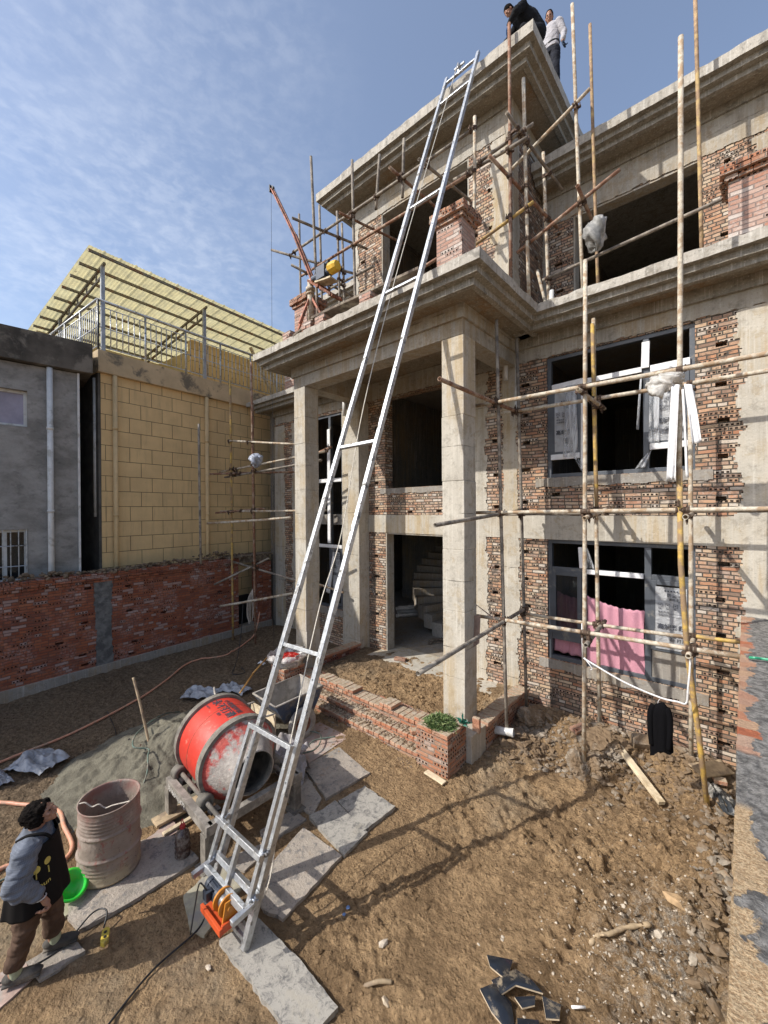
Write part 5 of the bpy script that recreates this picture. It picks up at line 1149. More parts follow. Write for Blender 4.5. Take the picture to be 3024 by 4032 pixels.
for sx2, wy in ((.34, -.02), (-.36, -.02)):
    c0 = cT @ Vector((sx2, wy, .235))
    w_ = MB().lathe([(.13, -.03), (.17, -.04), (.215, -.035), (.232, -.02), (.235, 0), (.232, .02), (.215, .035), (.17, .04), (.13, .03), (.13, -.03)], c0, (1, 0, 0), 36).build('tyre', simple('dusty_grey_tyre', (.27, .25, .22), .9, 0, .2, 12, .003, dirt=(.38, .35, .3), dirtamt=.5), wb, True)
    q = MB().lathe([(0, .02), (.03, .022), (.035, .012), (.055, .0), (.10, .004), (.12, .02), (.135, .03), (.135, -.03), (0, -.03)], c0, (1 if sx2 > 0 else -1, 0, 0), 36)
    q.build('rim', M_['rust'], w_, True)
    k = MB()
    for i in range(5):
        a = i*1.2566+.3; k.tube([c0+V((.008 if sx2 > 0 else -.008), math.cos(a)*.078, math.sin(a)*.078), c0+V((.016 if sx2 > 0 else -.016), math.cos(a)*.078, math.sin(a)*.078)], .018, 10)
    k.build('hub_hole', M_['black'], w_)
MB().tube([cT @ Vector((-.42, -.02, .235)), cT @ Vector((.38, -.02, .235))], .018, 10).build('axle', M_['rust'], wb, True)
for sy2 in (-.27, .25): MB().tube([cT @ Vector((sy2, -.40, .56)), cT @ Vector((sy2-.75, -.58, .66))] if False else catmull([cT @ Vector((sy2, -.41, .50)), cT @ Vector((sy2-.05, -.62, .52)), cT @ Vector((sy2-.35, -.8, .60)), cT @ Vector((sy2-.62, -.72, .64))], 5), .014, 8).build('handle', M_['cart'], wb, True)
MB().box(-.31, .29, -.445, -.425, .24, .50, cT).build('end_board', M_['palewood'], wb)
# ------------------------------------------------------------------ porch brickwork: steps, planters, low walls
r9 = random.Random(99)
def brow(m, x0, x1, y0, y1, z, w=.100, hgt=.050, along='x', j=.006, gap=.009):
    L = (x1-x0) if along == 'x' else (y1-y0); n = max(1, round(L/w)); 
    for i in range(n):
        a = L*i/n+gap/2; b_ = L*(i+1)/n-gap/2; dj = r9.uniform(-j, j); dz = r9.uniform(-j, j)*.6
        if along == 'x': m.box(x0+a, x0+b_, y0+dj, y1+dj, z+dz, z+hgt+dz)
        else: m.box(x0+dj, x1+dj, y0+a, y0+b_, z+dz, z+hgt+dz)
M_['step_top'] = brick('dusty_step_brick', [(p, tuple(q*.9+.03 for q in c)) for p, c in ORNG], holes=.45, eff=.3, smear=.35, mortar=(.30, .25, .19), mw=.003)
b = NB('dusty_brick_single'); rn = b.white(b.comb(b.math('FLOOR', b.math('DIVIDE', b.sep(b.pos)[0], .118)), b.math('FLOOR', b.math('DIVIDE', b.sep(b.pos)[2], .06))))[0]
c_ = b.ramp(rn, ORNG); x, y, z = b.sep(b.nrm); c_ = b.mix(b.math('MULTIPLY', b.rng(z, .5, .9), b.rng(b.noise(7, 5, .7), .3, .5, .6, 1.0)), c_, b.mix(b.rng(b.noise(19, 5, .7), .35, .65), (.30, .235, .16), (.46, .38, .28))); c_ = b.mix(b.math('MULTIPLY', b.rng(b.noise(11, 5, .7), .56, .66), .7), c_, (.40, .36, .31))
b.set('Base Color', c_); b.set('Roughness', .93); b.bump(b.noise(40, 6, .7), .012); M_['dbrick'] = b.m
stp = thing('brick_steps', 'three long orange brick steps dusted with mortar between the two planters', 'steps')
for i, (x0, y0, z1) in enumerate(((-6.1, 4.25, .13), (-6.15, 4.40, .225), (-6.25, 4.56, .345))):
    x1 = -3.19; m = MB(); zb = -.12 if i == 0 else (0, .13, .225)[i]-.02
    MB().box(x0, x1, y0+.02, y0+.40, zb, z1-.058).build('riser', M_['brick_new'], stp)
    k = MB(); brow(k, x0, x1-(.0), y0, y0+.235, z1-.055); 
    if i == 2:
        brow(k, -5.6, -4.72, y0, y0+.235, z1+.005, j=.012); brow(k, -4.15, -3.9, y0-.01, y0+.235, z1+.004, j=.012); brow(k, -3.5, -3.2, y0, y0+.2, z1+.004)
    k.build('tread', M_['dbrick'], stp, bevel=.006)
    if i < 2: 
        k = MB().box(x0, x1, y0+.22, y0+.5, z1-.09, z1-.02); k.build('mortar_fill', M_['rubble'], stp)
d_ = MB()
for _ in range(900):
    i = r9.choice((0, 1)); x = r9.uniform(-6.1, -3.2); y = (4.25, 4.40)[i]+r9.uniform(.03, .17); s_ = r9.uniform(.003, .016)
    d_.ico((x, y, (.13, .225)[i]+s_*.2), s_, (1.2, 1, .6), .3, rnd=r9)
for _ in range(500): d_.ico((r9.uniform(-6.1, -3.2), 4.2-abs(r9.gauss(0, .05)), .01), r9.uniform(.004, .018), (1.2, 1, .7), .3, rnd=r9)
tag(d_.build('mortar_crumbs', M_['rubble']), 'dry mortar crumbs lying on the brick steps', 'rubble', kind='stuff')
def planter(x0, x1, y0, y1, z0, z1, lab, fill):
    t = thing('brick_planter', lab, 'planter'); w = .118
    m = MB(); m.box(x0, x1, y0, y0+w, z0, z1-.06); m.box(x0, x1, y1-w, y1, z0, z1-.06); m.box(x0, x0+w, y0+w, y1-w, z0, z1-.06); m.box(x1-w, x1, y0+w, y1-w, z0, z1-.06)
    m.build('box_wall', M_['brick_new'], t)
    k = MB(); brow(k, x0, x1, y0, y0+w, z1-.052, w=.20); brow(k, x0, x1, y1-w, y1, z1-.052, w=.20); brow(k, x0, x0+w, y0+w+.01, y1-w-.01, z1-.057, .2, along='y'); brow(k, x1-w, x1, y0+w+.01, y1-w-.01, z1-.057, .2, along='y')
    k.build('rim', M_['dbrick'], t, bevel=.005); MB().box(x0+w-.01, x1-w+.01, y0+w-.01, y1-w+.01, z0, z1-fill).build('soil', M_['mud'], t); return t
planter(-3.20, -2.72, 4.22, 4.66, -.1, .535, 'orange brick planter full of cut greens in front of the right porch column', .06)
planter(-6.50, -6.08, 4.20, 4.64, -.1, .50, 'mottled brick planter in front of the left porch column under the bag of chillies', .10)
t = thing('low_wall', 'low orange brick kerb wall from the right porch column back to the house', 'low wall')
MB().box(-2.80, -2.63, 5.04, 6.45, -.3, .36).build('wall_body', M_['brick_new'], t); k = MB(); brow(k, -2.84, -2.61, 5.04, 6.47, .365, along='y'); k.build('wall_top', M_['dbrick'], t, bevel=.005)
t = thing('low_wall', 'low dark red brick kerb wall behind the left porch column', 'low wall')
MB().box(-6.45, -6.28, 5.1, 6.3, -.3, .36).build('wall_body', M_['brick_yard'], t); k = MB(); brow(k, -6.48, -6.25, 5.1, 6.3, .365, along='y'); k.build('wall_top', M_['dbrick'], t, bevel=.005)
# loose bricks
def loose(x, y, z, rz, m, lab, sz=(.24, .115, .053), tilt=0.0, nm='loose_brick', cat='brick'):
    o = MB().box(-sz[0]/2, sz[0]/2, -sz[1]/2, sz[1]/2, 0, sz[2]).build(nm, M_[m], None, bevel=.006); o.location = (x, y, z); o.rotation_euler = (tilt, 0, rz); return tag(o, lab, cat)
loose(-2.66, 4.83, .36, .1, 'dbrick', 'single brick stood on end between planter and column footing', (.10, .055, .2), .05)
loose(-3.42, 4.47, .23, .9, 'dbrick', 'half brick lying on the middle step near the right planter', (.11, .1, .053))
loose(-5.2, 6.35, .28, .3, 'step_top', 'perforated brick lying on the door sill')
loose(-1.70, 5.88, .30, 1.2, 'step_top', 'pale brick on the rubble mound between two scaffold poles', tilt=.3)
loose(-1.02, 6.12, g0(-1.02, 6.12)+.03, .5, 'rubble', 'grey concrete block tipped on the mound under the lower window', (.2, .15, .1), .5, 'concrete_block', 'block')
loose(-.16, 4.55, .08, .9, 'dbrick', 'red brick fragment against the foot of the parapet wall', (.14, .1, .05), .4)
loose(-.20, 4.25, .06, .3, 'dbrick', 'broken red brick in the rubble strip nearest the camera', (.12, .11, .05), .2)
loose(-.22, 5.95, .2, .3, 'dbrick', 'small orange brick by the foot of the leaning yellow pole', (.12, .08, .05), .2)
loose(-2.84, 4.12, .03, -.12, 'palewood', 'short pale board lying at the corner of the right planter', (.30, .08, .02), .04, 'wood_offcut', 'board')
# greens and chillies
b = NB('cut_green_leaf'); rn = b.noise(30, 3, .6, vec=b.pos); b.set('Base Color', b.mix(b.rng(rn, .35, .65), (.055, .12, .03), (.20, .24, .09))); b.set('Roughness', .6); M_['leaf'] = b.m
def leaves(n, cx, cy, z, rx, ry, hz, mat, name, lab, seed, L=(.03, .09), w=.007):
    r = random.Random(seed); m = MB()
    for _ in range(n):
        a = r.uniform(0, 6.28); q = math.sqrt(r.random()); x = cx+rx*q*math.cos(a); y = cy+ry*q*math.sin(a); zz = z+hz*(1-q*q)*r.uniform(.5, 1)
        l = r.uniform(*L); d = Vector((r.gauss(0, 1), r.gauss(0, 1), r.uniform(-.3, .9))).normalized(); s_ = d.cross(Vector((r.gauss(0, 1), r.gauss(0, 1), 1))).normalized()*w*r.uniform(.6, 1.3)
        p = Vector((x, y, zz)); mid = p+d*l*.5+Vector((0, 0, l*.12)); e = p+d*l
        m.add([p, mid-s_, e, mid+s_], [(0, 1, 2), (0, 2, 3)])
    return tag(m.build(name, M_[mat]), lab, name.replace('_', ' '), kind='stuff')
leaves(2600, -2.97, 4.44, .50, .21, .20, .10, 'leaf', 'cut_greens', 'heap of cut green herbs drying on the right brick planter', 5)
b = NB('dark_green_leaf'); b.set('Base Color', (.01, .12, .08, 1)); b.set('Roughness', .4); M_['dleaf'] = b.m
leaves(40, -2.74, 4.62, .52, .05, .05, .05, 'dleaf', 'green_weed', 'dark bluish green tuft at the corner of the herb planter', 6, (.07, .11), .012)
t = thing('chilli_bag', 'open milky plastic bag heaped with red chillies on the left planter', 'bag')
m = MB(); nn = 60; r = random.Random(8)
prf = [(.17, .02), (.25, .03), (.285, .10), (.27, .15), (.33, .14), (.36, .19), (.33, .25), (.30, .21), (.25, .17)]
for j, (q, zz) in enumerate(prf):
    for i in range(nn):
        a = i*2*math.pi/nn; w_ = 1+.07*math.sin(5*a+j)+.05*math.sin(11*a+j*2)+.03*math.sin(23*a); up = .07*max(0, math.sin(a*1.0+.6))*(j/8)+.03*math.sin(7*a+j)*(j/8)
        m.v.append((-6.29+q*w_*math.cos(a), 4.42+q*w_*.95*math.sin(a), .46+zz+up))
for j in range(len(prf)-1):
    for i in range(nn): m.f.append((j*nn+i, j*nn+(i+1) % nn, (j+1)*nn+(i+1) % nn, (j+1)*nn+i))
o = m.build('plastic_bag', plastic('milky_bag_plastic', (.70, .66, .62), .8, 12, lo=.5), t, True)
b = NB('red_chilli'); b.set('Base Color', b.mix(b.rng(b.noise(40, 3, .6, vec=b.pos), .35, .65), (.38, .008, .006), (.60, .03, .015))); b.set('Roughness', .35); M_['chili'] = b.m
m = MB(); m.lathe([(0, .18), (.14, .165), (.24, .12)], (-6.29, 4.42, .46), (0, 0, 1), 24)
for _ in range(900):
    a = r.uniform(0, 6.28); q = math.sqrt(r.random())*.23; p = Vector((-6.29+q*math.cos(a), 4.42+q*math.sin(a), .46+.20-.9*q*q+r.uniform(-.01, .015))); d = Vector((r.gauss(0, 1), r.gauss(0, 1), r.gauss(0, .25))).normalized()*r.uniform(.015, .03)
    m.tube([p-d, p+d*.2, p+d], [.006, .006, .001], 5)
tag(m.build('chillies', M_['chili'], t), None, None, kind='stuff')
# ------------------------------------------------------------------ slabs and boards on the ground
b = NB('weathered_slab'); n = b.noise(3, 7, .68, vec=b.pos, dist=.5); n2 = b.noise(15, 7, .72, vec=b.pos, dist=.4)
n5 = b.noise(48, 5, .75, vec=b.pos)
c_ = b.mix(b.rng(n, .35, .65), (.29, .258, .22), (.44, .38, .315)); c_ = b.mix(b.math('MULTIPLY', b.rng(n2, .52, .62), .65), c_, (.13, .13, .135)); c_ = b.mix(b.math('MULTIPLY', b.rng(n5, .56, .68), .6), c_, (.12, .11, .10)); c_ = b.mix(b.math('MULTIPLY', b.rng(n5, .42, .32), .4), c_, (.52, .48, .42)); c_ = b.mix(b.math('MULTIPLY', b.rng(b.noise(5, 6, .7, vec=b.map(b.pos, (1, 1, 1), (5, 5, 0))), .58, .66), .6), c_, (.36, .27, .19))
b.set('Base Color', c_); b.set('Roughness', .85); b.bump(b.math('ADD', b.math('ADD', n, n2), n5), .012); M_['slab'] = b.m
b = NB('speckled_foot_slab'); n = b.noise(4, 6, .7, vec=b.pos, dist=.8); n2 = b.noise(11, 7, .75, vec=b.pos, dist=.6)
c_ = b.mix(b.rng(n2, .46, .66), (.35, .33, .29), (.125, .12, .115)); c_ = b.mix(b.math('MULTIPLY', b.rng(b.noise(45, 5, .75, vec=b.pos), .54, .64), .6), c_, (.10, .10, .10)); c_ = b.mix(b.math('MULTIPLY', b.rng(n, .55, .65), .6), c_, (.36, .33, .27)); b.set('Base Color', c_); b.set('Roughness', .8); b.bump(n2, .006); M_['slabg'] = b.m
M_['slabp'] = simple('pink_granite_slab', (.40, .29, .24), .85, 0, .2, 10, .004, dirt=(.36, .32, .28), dirtamt=.6)
M_['slaby'] = simple('yellowish_board', (.36, .33, .24), .85, 0, .2, 8, .003, dirt=(.27, .25, .22), dirtamt=.5)
def slab(P, th, z, m, lab, name='stone_slab', cat='slab', tilt=(0, 0), seed=None, group=None):
    r = random.Random(len(lab)*7+int(P[0][0]*100)); Q = []
    for i in range(len(P)):
        a = Vector(P[i]); c = Vector(P[(i+1) % len(P)]); k = max(2, int((c-a).length/.05))
        for q in range(k):
            p = a.lerp(c, q/k)+Vector((r.uniform(-1, 1), r.uniform(-1, 1)))*(.004 if r.random() < .85 else .014); Q.append((p.x, p.y))
    cx_ = sum(p[0] for p in P)/len(P); cy_ = sum(p[1] for p in P)/len(P)
    ar = sum(P[i][0]*P[(i+1) % len(P)][1]-P[(i+1) % len(P)][0]*P[i][1] for i in range(len(P)))
    if ar < 0: Q = Q[::-1]
    o = MB().prism([(x-cx_, y-cy_) for x, y in Q], -th, 0).build(name, M_[m]); o.location = (cx_, cy_, z-(.016 if m != 'slabg' else .006)); rt = random.Random(len(lab)); o.rotation_euler = (rt.uniform(-.012, .012), rt.uniform(-.012, .012), 0); return tag(o, lab, cat, group)
G_ = 'slabs laid on the mud'
slab([(-4.96, 3.27), (-4.94, 4.05), (-4.3, 4.07), (-4.24, 3.3)], .05, .045, 'slabp', 'pinkish granite slab at the foot of the brick steps beside the cart', group=G_)
slab([(-4.23, 3.2), (-4.21, 3.79), (-3.51, 3.66), (-3.57, 3.02)], .05, .05, 'slab', 'large grey slab between the pinkish slab and the blotched one', group=G_)
slab([(-4.09, 3.02), (-4.13, 3.15), (-3.62, 2.99), (-3.49, 2.76), (-3.89, 2.71)], .05, .042, 'slab', 'small grey slab piece with chipped end tucked behind the ladder', group=G_)
slab([(-3.43, 3.07), (-3.38, 3.45), (-2.88, 3.41), (-2.91, 2.96)], .05, .05, 'slabg', 'black blotched square slab furthest right on the mud', group=G_)
slab([(-3.49, 2.71), (-3.45, 3.05), (-2.88, 2.97), (-2.85, 2.63)], .05, .045, 'slabg', 'blotched slab half in the mixer shadow next to the darker square one', group=G_)
slab([(-3.74, 2.27), (-3.73, 2.67), (-3.50, 2.68), (-3.52, 2.2)], .05, .04, 'slab', 'worn grey slab partly under the mouth of the mixer', group=G_)
slab([(-3.22, 1.86), (-3.42, 2.58), (-2.87, 2.61), (-2.78, 1.89), (-2.96, 1.83)], .05, .05, 'slab', 'biggest sunlit buff slab crossed by the ladder shadow', group=G_)
slab([(-3.59, 1.45), (-3.69, 1.78), (-3.29, 1.90), (-3.27, 1.71), (-3.13, 1.42), (-3.25, 1.36)], .05, .045, 'slaby', 'sandy slab under the winch end of the ladder', group=G_)
slab([(-3.70, 1.82), (-3.57, 2.19), (-3.45, 2.14), (-3.42, 1.92)], .04, .04, 'slab', 'narrow scrap of slab between the sandy slab and the mixer stand', group=G_)
slab([(-4.10, .76), (-4.22, .78), (-4.62, 1.26), (-4.30, 1.70), (-3.85, 1.70), (-3.86, 1.1), (-3.91, .79)], .05, .05, 'slab', 'long dark mottled slab carrying the oil drum', group=G_)
slab([(-4.32, .60), (-4.36, .82), (-4.16, .93), (-4.12, .66)], .04, .045, 'slaby', 'greenish flat board under the bright green basin', 'flat_board', 'board', group=G_)
slab([(-4.49, 1.44), (-4.60, 1.75), (-4.36, 1.72), (-4.36, 1.50)], .05, .04, 'slabp', 'small pink slab between the oil drum and the mixer stand', group=G_)
slab([(-3.93, .48), (-3.91, .75), (-3.70, .77), (-3.70, .52)], .05, .045, 'slab', 'worn slab under the feet of the woman', group=G_)
slab([(-4.0, .25), (-3.95, .47), (-3.76, .49), (-3.66, .22)], .05, .04, 'slabp', 'pinkish slab cut off by the left picture edge below the woman', group=G_)
slab([(-3.0, 1.47), (-2.95, 1.76), (-2.43, 1.79), (-2.0, 1.78), (-2.02, 1.50)], .05, .052, 'slabg', 'long speckled black and white slab under the right foot of the ladder', group=G_)
loose(-4.62, 1.85, .035, 1.57, 'wood', 'flat wooden board under the rear left mixer leg', (.55, .16, .03), 0, 'wooden_board', 'board')
loose(-4.42, 1.86, .03, 1.62, 'palewood', 'thin pale batten beside the mixer stand', (.55, .05, .025), 0, 'wooden_batten', 'board')
# timber offcuts, stick
m = MB().bar((-1.24, 5.93, g0(-1.24, 5.93)+.05), (-.69, 5.36, .06), .075, .045); tag(m.build('timber_batten', M_['palewood'], None, bevel=.004), 'pale square timber lying on the mud below the hanging shirt', 'timber')
m = MB().tube(catmull([(-.88, 3.30, .03), (-.84, 3.40, .045), (-.78, 3.46, .05), (-.70, 3.60, .045), (-.56, 3.76, .04)], 6), [.010+.007*abs(math.sin(i*.9))+.002*(i%3) for i in range(25)], 8)
m.tube([(-.84, 3.40, .045), (-.80, 3.38, .09)], [.01, .004], 6); m.tube([(-.82, 3.42, .045), (-.90, 3.46, .03)], [.011, .005], 6)
tag(m.build('dry_root', M_['wood'], None, True), 'crooked dry root lying on the mud above the broken black tiles', 'root')
m = MB().tube(catmull([(-1.98, 1.98, .02), (-1.90, 2.06, .05), (-1.84, 2.13, .03)], 5), .014, 6); tag(m.build('root_stub', M_['wood'], None, True), 'short root stub sticking from the mud right of the foot slab', 'root')
# broken black tiles
M_['tile'] = simple('glossy_black_glaze', (.018, .022, .03), .14, 0, .2, 8, .001, dirt=(.30, .24, .16), dirtamt=.3)
M_['tilebody'] = simple('pale_tile_body', (.55, .45, .32), .85, 0, .15, 12, .002)
TL = [([(-1.41, 2.69), (-1.27, 2.82), (-1.24, 2.66), (-1.36, 2.64)], .07, 'flat four sided black tile shard at the top of the broken heap'),
      ([(-1.34, 2.62), (-1.22, 2.75), (-1.10, 2.745), (-1.02, 2.73), (-1.17, 2.64), (-1.24, 2.55)], .08, 'curved black tile shard with pale edge in the middle of the heap'),
      ([(-1.37, 2.51), (-1.31, 2.60), (-1.17, 2.57), (-1.12, 2.50), (-1.06, 2.45), (-1.24, 2.43)], .045, 'largest black tile shard at the left of the heap'),
      ([(-1.03, 2.74), (-.91, 2.75), (-.89, 2.66), (-.96, 2.62)], .05, 'pointed black tile shard at the right of the heap'),
      ([(-1.10, 2.50), (-1.00, 2.60), (-.96, 2.54), (-1.06, 2.42)], .04, 'small black tile shard low in the heap'),
      ([(-1.17, 2.62), (-1.06, 2.70), (-1.04, 2.64), (-1.10, 2.58)], .04, 'triangular black tile shard under the curved one'),
      ([(-.90, 2.65), (-.84, 2.69), (-.86, 2.55), (-.94, 2.56)], .035, 'black tile shard nearest the white stick')]
for i, (P, z, lab) in enumerate(TL):
    t = thing('tile_shard', lab, 'tile shard', 'broken black roof tiles'); cx_ = sum(p[0] for p in P)/len(P); cy_ = sum(p[1] for p in P)/len(P)
    r = random.Random(i+40); ca = r.uniform(.1, .6)
    def arch(m, off, th):
        k = 7; n = len(P); n0 = len(m.v); rings = []
        for q in range(k+1):
            s_ = 1-q/k
            for x, y in P: dx, dy = (x-cx_)*s_, (y-cy_)*s_; m.v.append((cx_+dx, cy_+dy, z+off-ca*(dx*dx+dy*dy)*6+.02*dx/.1*(1 if i % 2 else -1)))
        return n0, k, n
    m = MB(); n0, k, n = arch(m, .0, 0)
    for q in range(k):
        for a in range(n): m.f.append((n0+q*n+a, n0+q*n+(a+1) % n, n0+(q+1)*n+(a+1) % n, n0+(q+1)*n+a))
    o = m.build('glazed_face', M_['tile'], t, True, fixn=True)
    m = MB(); n0, k, n = arch(m, -.012, 0)
    for q in range(k):
        for a in range(n): m.f.append((n0+q*n+a, n0+q*n+(a+1) % n, n0+(q+1)*n+(a+1) % n, n0+(q+1)*n+a))
    n1 = len(m.v)
    for x, y in P: dx, dy = x-cx_, y-cy_; m.v.append((x, y, z-.001-ca*(dx*dx+dy*dy)*6+.02*dx/.1*(1 if i % 2 else -1)))
    for a in range(n): m.f.append((a, (a+1) % n, n1+(a+1) % n, n1+a))
    m.build('clay_body', M_['tilebody'], t, False, fixn=True)
m = MB().tube([(-.86, 2.80, .03), (-.79, 2.86, .03)], .008, 8); tag(m.build('white_stick', M_['foam'], None, True), 'short white plastic stick beside the broken black tiles', 'stick')
tag(MB().ico((-1.80, 2.02, .03), .035, (1.3, 1, .35), .2, rnd=r9).build('tile_scrap', M_['tilebody']), 'pale striped tile scrap left of the black shards', 'tile shard')
# ------------------------------------------------------------------ sand heap, shovel, sheets, hoses
b = NB('damp_building_sand'); n = b.noise(6, 6, .65, vec=b.pos); c_ = b.mix(b.rng(n, .35, .65), (.12, .108, .078), (.185, .17, .125)); b.set('Base Color', c_); b.set('Roughness', .95); b.bump(b.math('ADD', b.noise(20, 6, .7, vec=b.pos), b.math('MULTIPLY', b.noise(90, 3, .6), .5)), .02)
m = MB(); nr, na = 90, 220; cx_, cy_ = -5.75, 2.35
for j in range(nr+1):
    for i in range(na):
        a = i*2*math.pi/na; q = 1.42*j/nr; x = cx_+q*math.cos(a)*1.0; y = cy_+q*math.sin(a)*1.15
        m.v.append((x, y, 0))
arr = np.array(m.v); qq = np.hypot((arr[:, 0]-cx_), (arr[:, 1]-cy_)/1.15); base_ = gh(arr[:, 0], arr[:, 1])
zz = base_*.6-.03+.46*np.exp(-(qq/.78)**1.7)*(1+.3*fbm(arr[:, 0]*2, arr[:, 1]*2, 3, 91))+.12*fbm(arr[:, 0]*3.2, arr[:, 1]*3.2, 4, 92)*np.exp(-(qq/1.0)**2)+.05*fbm(arr[:, 0]*11, arr[:, 1]*11, 4, 93)*np.exp(-(qq/1.2)**2)-.03*np.clip(qq-1.2, 0, 1)*4
m.v = [(a_[0], a_[1], z_) for a_, z_ in zip(arr, zz)]
for j in range(nr):
    for i in range(na): m.f.append((j*na+i, (j+1)*na+i, (j+1)*na+(i+1) % na, j*na+(i+1) % na))
tag(m.build('sand_heap', b.m, None, True), 'low greenish grey heap of building sand behind the mixer', 'sand heap')
sh_ = thing('shovel', 'long handled shovel standing upright stuck in the sand heap', 'shovel')
MB().tube(catmull([(-5.86, 1.95, .26), (-5.92, 1.92, .5), (-5.99, 1.88, .8), (-6.09, 1.84, 1.10)], 5), .016, 8).build('handle', M_['wood'], sh_, True)
MB().add([(-5.89, 1.85, .28), (-5.83, 2.04, .28), (-5.80, 2.02, .10), (-5.86, 1.83, .10), (-5.81, 1.94, .02)], [(0, 1, 2, 3), (3, 2, 4)]).tube([(-5.87, 1.95, .30), (-5.84, 1.95, .2)], .022, 8).build('blade', M_['rust'], sh_)
def hose(name, pts, r_, m, lab, cat, off=.02):
    P = [(p[0], p[1], g0(p[0], p[1])+off+(p[2] if len(p) > 2 else 0)) for p in pts]
    Q = catmull(P, 10); Q = [Vector((q.x, q.y, max(q.z, g0(q.x, q.y)+r_*.8))) for q in Q]
    return tag(MB().tube(Q, r_, 8).build(name, M_[m], None, True), lab, cat)
M_['hosep'] = simple('salmon_hose', (.62, .30, .19), .5, 0, .12, 20, 0, dirt=(.4, .28, .2), dirtamt=.4)
M_['hoseg'] = simple('dull_green_hose', (.10, .15, .12), .6, 0, .2, 20, 0, dirt=(.2, .18, .14), dirtamt=.5)
hose('garden_hose', [(-7.0, .1), (-7.29, .65), (-7.51, 1.47), (-7.96, 2.47), (-8.41, 3.09), (-9.0, 3.83), (-8.9, 4.58), (-9.25, 5.3), (-9.35, 5.6, .1), (-9.55, 5.85, .5)], .017, 'hosep', 'salmon pink hose running along the dark ground by the yard wall', 'hose')
hose('garden_hose', [(-6.6, .3), (-6.3, .56), (-6.15, .68), (-5.7, .95), (-5.28, .95), (-4.95, .95), (-4.80, .86), (-4.85, .70), (-5.1, .50), (-5.0, .3), (-4.5, .22), (-4.3, .10)], .020, 'hosep', 'coiled salmon pink hose looping behind the woman', 'hose')
hose('thin_hose', [(-4.30, .95), (-4.5, .78), (-4.9, .62), (-4.9, .3), (-4.4, .18), (-4.2, .05)], .010, 'hoseg', 'thin green hose snaking behind the green basin', 'hose')
hose('green_rope', [(-6.9, 2.75), (-6.5, 2.35, .25), (-6.03, 1.88, .36), (-5.72, 1.72, .32), (-5.6, 1.85, .3), (-5.43, 1.79, .3), (-5.25, 1.72, .2), (-5.10, 1.58), (-4.85, 1.50), (-4.75, 1.40)], .009, 'hoseg', 'green rope lying over the sand heap down to the oil drum', 'rope', .03)
hose('green_rope', [(-4.9, 3.15), (-4.7, 3.3, .03), (-4.45, 3.25, .05), (-4.35, 3.5, .05), (-4.55, 3.75, .05), (-4.75, 3.7, .05), (-4.8, 3.5, .05), (-4.6, 3.35, .06), (-4.45, 3.4, .06), (-4.5, 3.6, .06), (-4.35, 3.85, .05)], .009, 'hoseg', 'tangle of green rope on the pinkish slab by the cart wheel', 'rope', .03)
hose('black_cable', [(-7.9, 2.0), (-7.1, 1.9), (-6.5, 1.75), (-6.3, 1.85, .2)], .006, 'black', 'thin black cable crossing the shaded ground left of the sand heap', 'cable')
hose('black_cable', [(-2.9, .45), (-3.05, .78), (-3.17, 1.06), (-3.20, 1.37), (-3.28, 1.50)], .007, 'black', 'black power cable running from the winch to the bottom picture edge', 'cable')
hose('black_cable', [(-8.7, 4.9, 1.2), (-8.6, 4.8, .6), (-8.4, 4.6, .1), (-8.0, 4.3), (-7.7, 4.1), (-7.6, 4.3), (-7.9, 4.4)], .008, 'black', 'black cable dropping from the corner scaffold to the ground', 'cable')
hose('black_cable', [(-3.86, .1), (-3.87, .33), (-3.84, .64), (-3.93, .88, .05), (-3.86, .96, .06), (-3.78, .92)], .006, 'black', 'black control cable at the feet of the woman', 'cable', .03)
pc = thing('pendant_control', 'small yellow hand control lying on the mud in front of the oil drum', 'control')
Pm = Matrix.Translation((-3.66, .90, .045)) @ Matrix.Rotation(-.35, 4, 'Z')
MB().prism([(-.065, -.012), (-.045, -.026), (.05, -.026), (.075, 0), (.05, .026), (-.045, .026), (-.065, .012)], 0, .035, Pm).build('housing', simple('yellow_plastic', (.60, .45, .06), .5, 0, .1, 10, 0, dirt=(.3, .22, .1), dirtamt=.3), pc, bevel=.005)
MB().tube([Pm @ Vector((-.02, 0, .03)), Pm @ Vector((-.02, 0, .04))], .010, 12).tube([Pm @ Vector((.02, 0, .03)), Pm @ Vector((.02, 0, .04))], .010, 12).build('buttons', M_['black'], pc)
def crumple(name, cx, cy, z, rx, ry, hh, m, lab, cat, seed, rot=0.0, wr_=1.0):
    mb = MB(); n = 44; r = random.Random(seed)
    uu = np.linspace(-1, 1, n); A_, B_ = np.meshgrid(uu, uu)
    ex = 1+.18*fbm(A_*1.5+seed, B_*1.5, 3, seed); x = A_*rx*ex; y = B_*ry*ex; R2_ = np.clip(1-(A_**4+B_**4)*.5, 0, 1)
    zz = z+hh*R2_*(.4+.8*np.abs(fbm(A_*1.6*wr_, B_*1.6*wr_, 2, seed+3))*2.0)+hh*.16*np.abs(fbm(A_*5*wr_, B_*5*wr_, 2, seed+9))
    c, s_ = math.cos(rot), math.sin(rot); X_ = cx+x*c-y*s_; Y_ = cy+x*s_+y*c
    mb.v = [tuple(p) for p in np.stack([X_, Y_, zz], -1).reshape(-1, 3)]
    for j in range(n-1):
        for i in range(n-1): a = j*n+i; mb.f.append((a, a+1, a+n+1, a+n))
    o = mb.build(name, m if not isinstance(m, str) else M_[m], None, False); sd = o.modifiers.new('t', 'SOLIDIFY'); sd.thickness = .003; return tag(o, lab, cat)
b = NB('grey_woven_sheet'); n = b.noise(7, 5, .6); b.set('Base Color', b.mix(b.rng(n, .4, .6), (.22, .235, .26), (.36, .38, .41))); b.set('Roughness', .4); b.bump(b.noise(16, 5, .6), .012); M_['woven'] = b.m
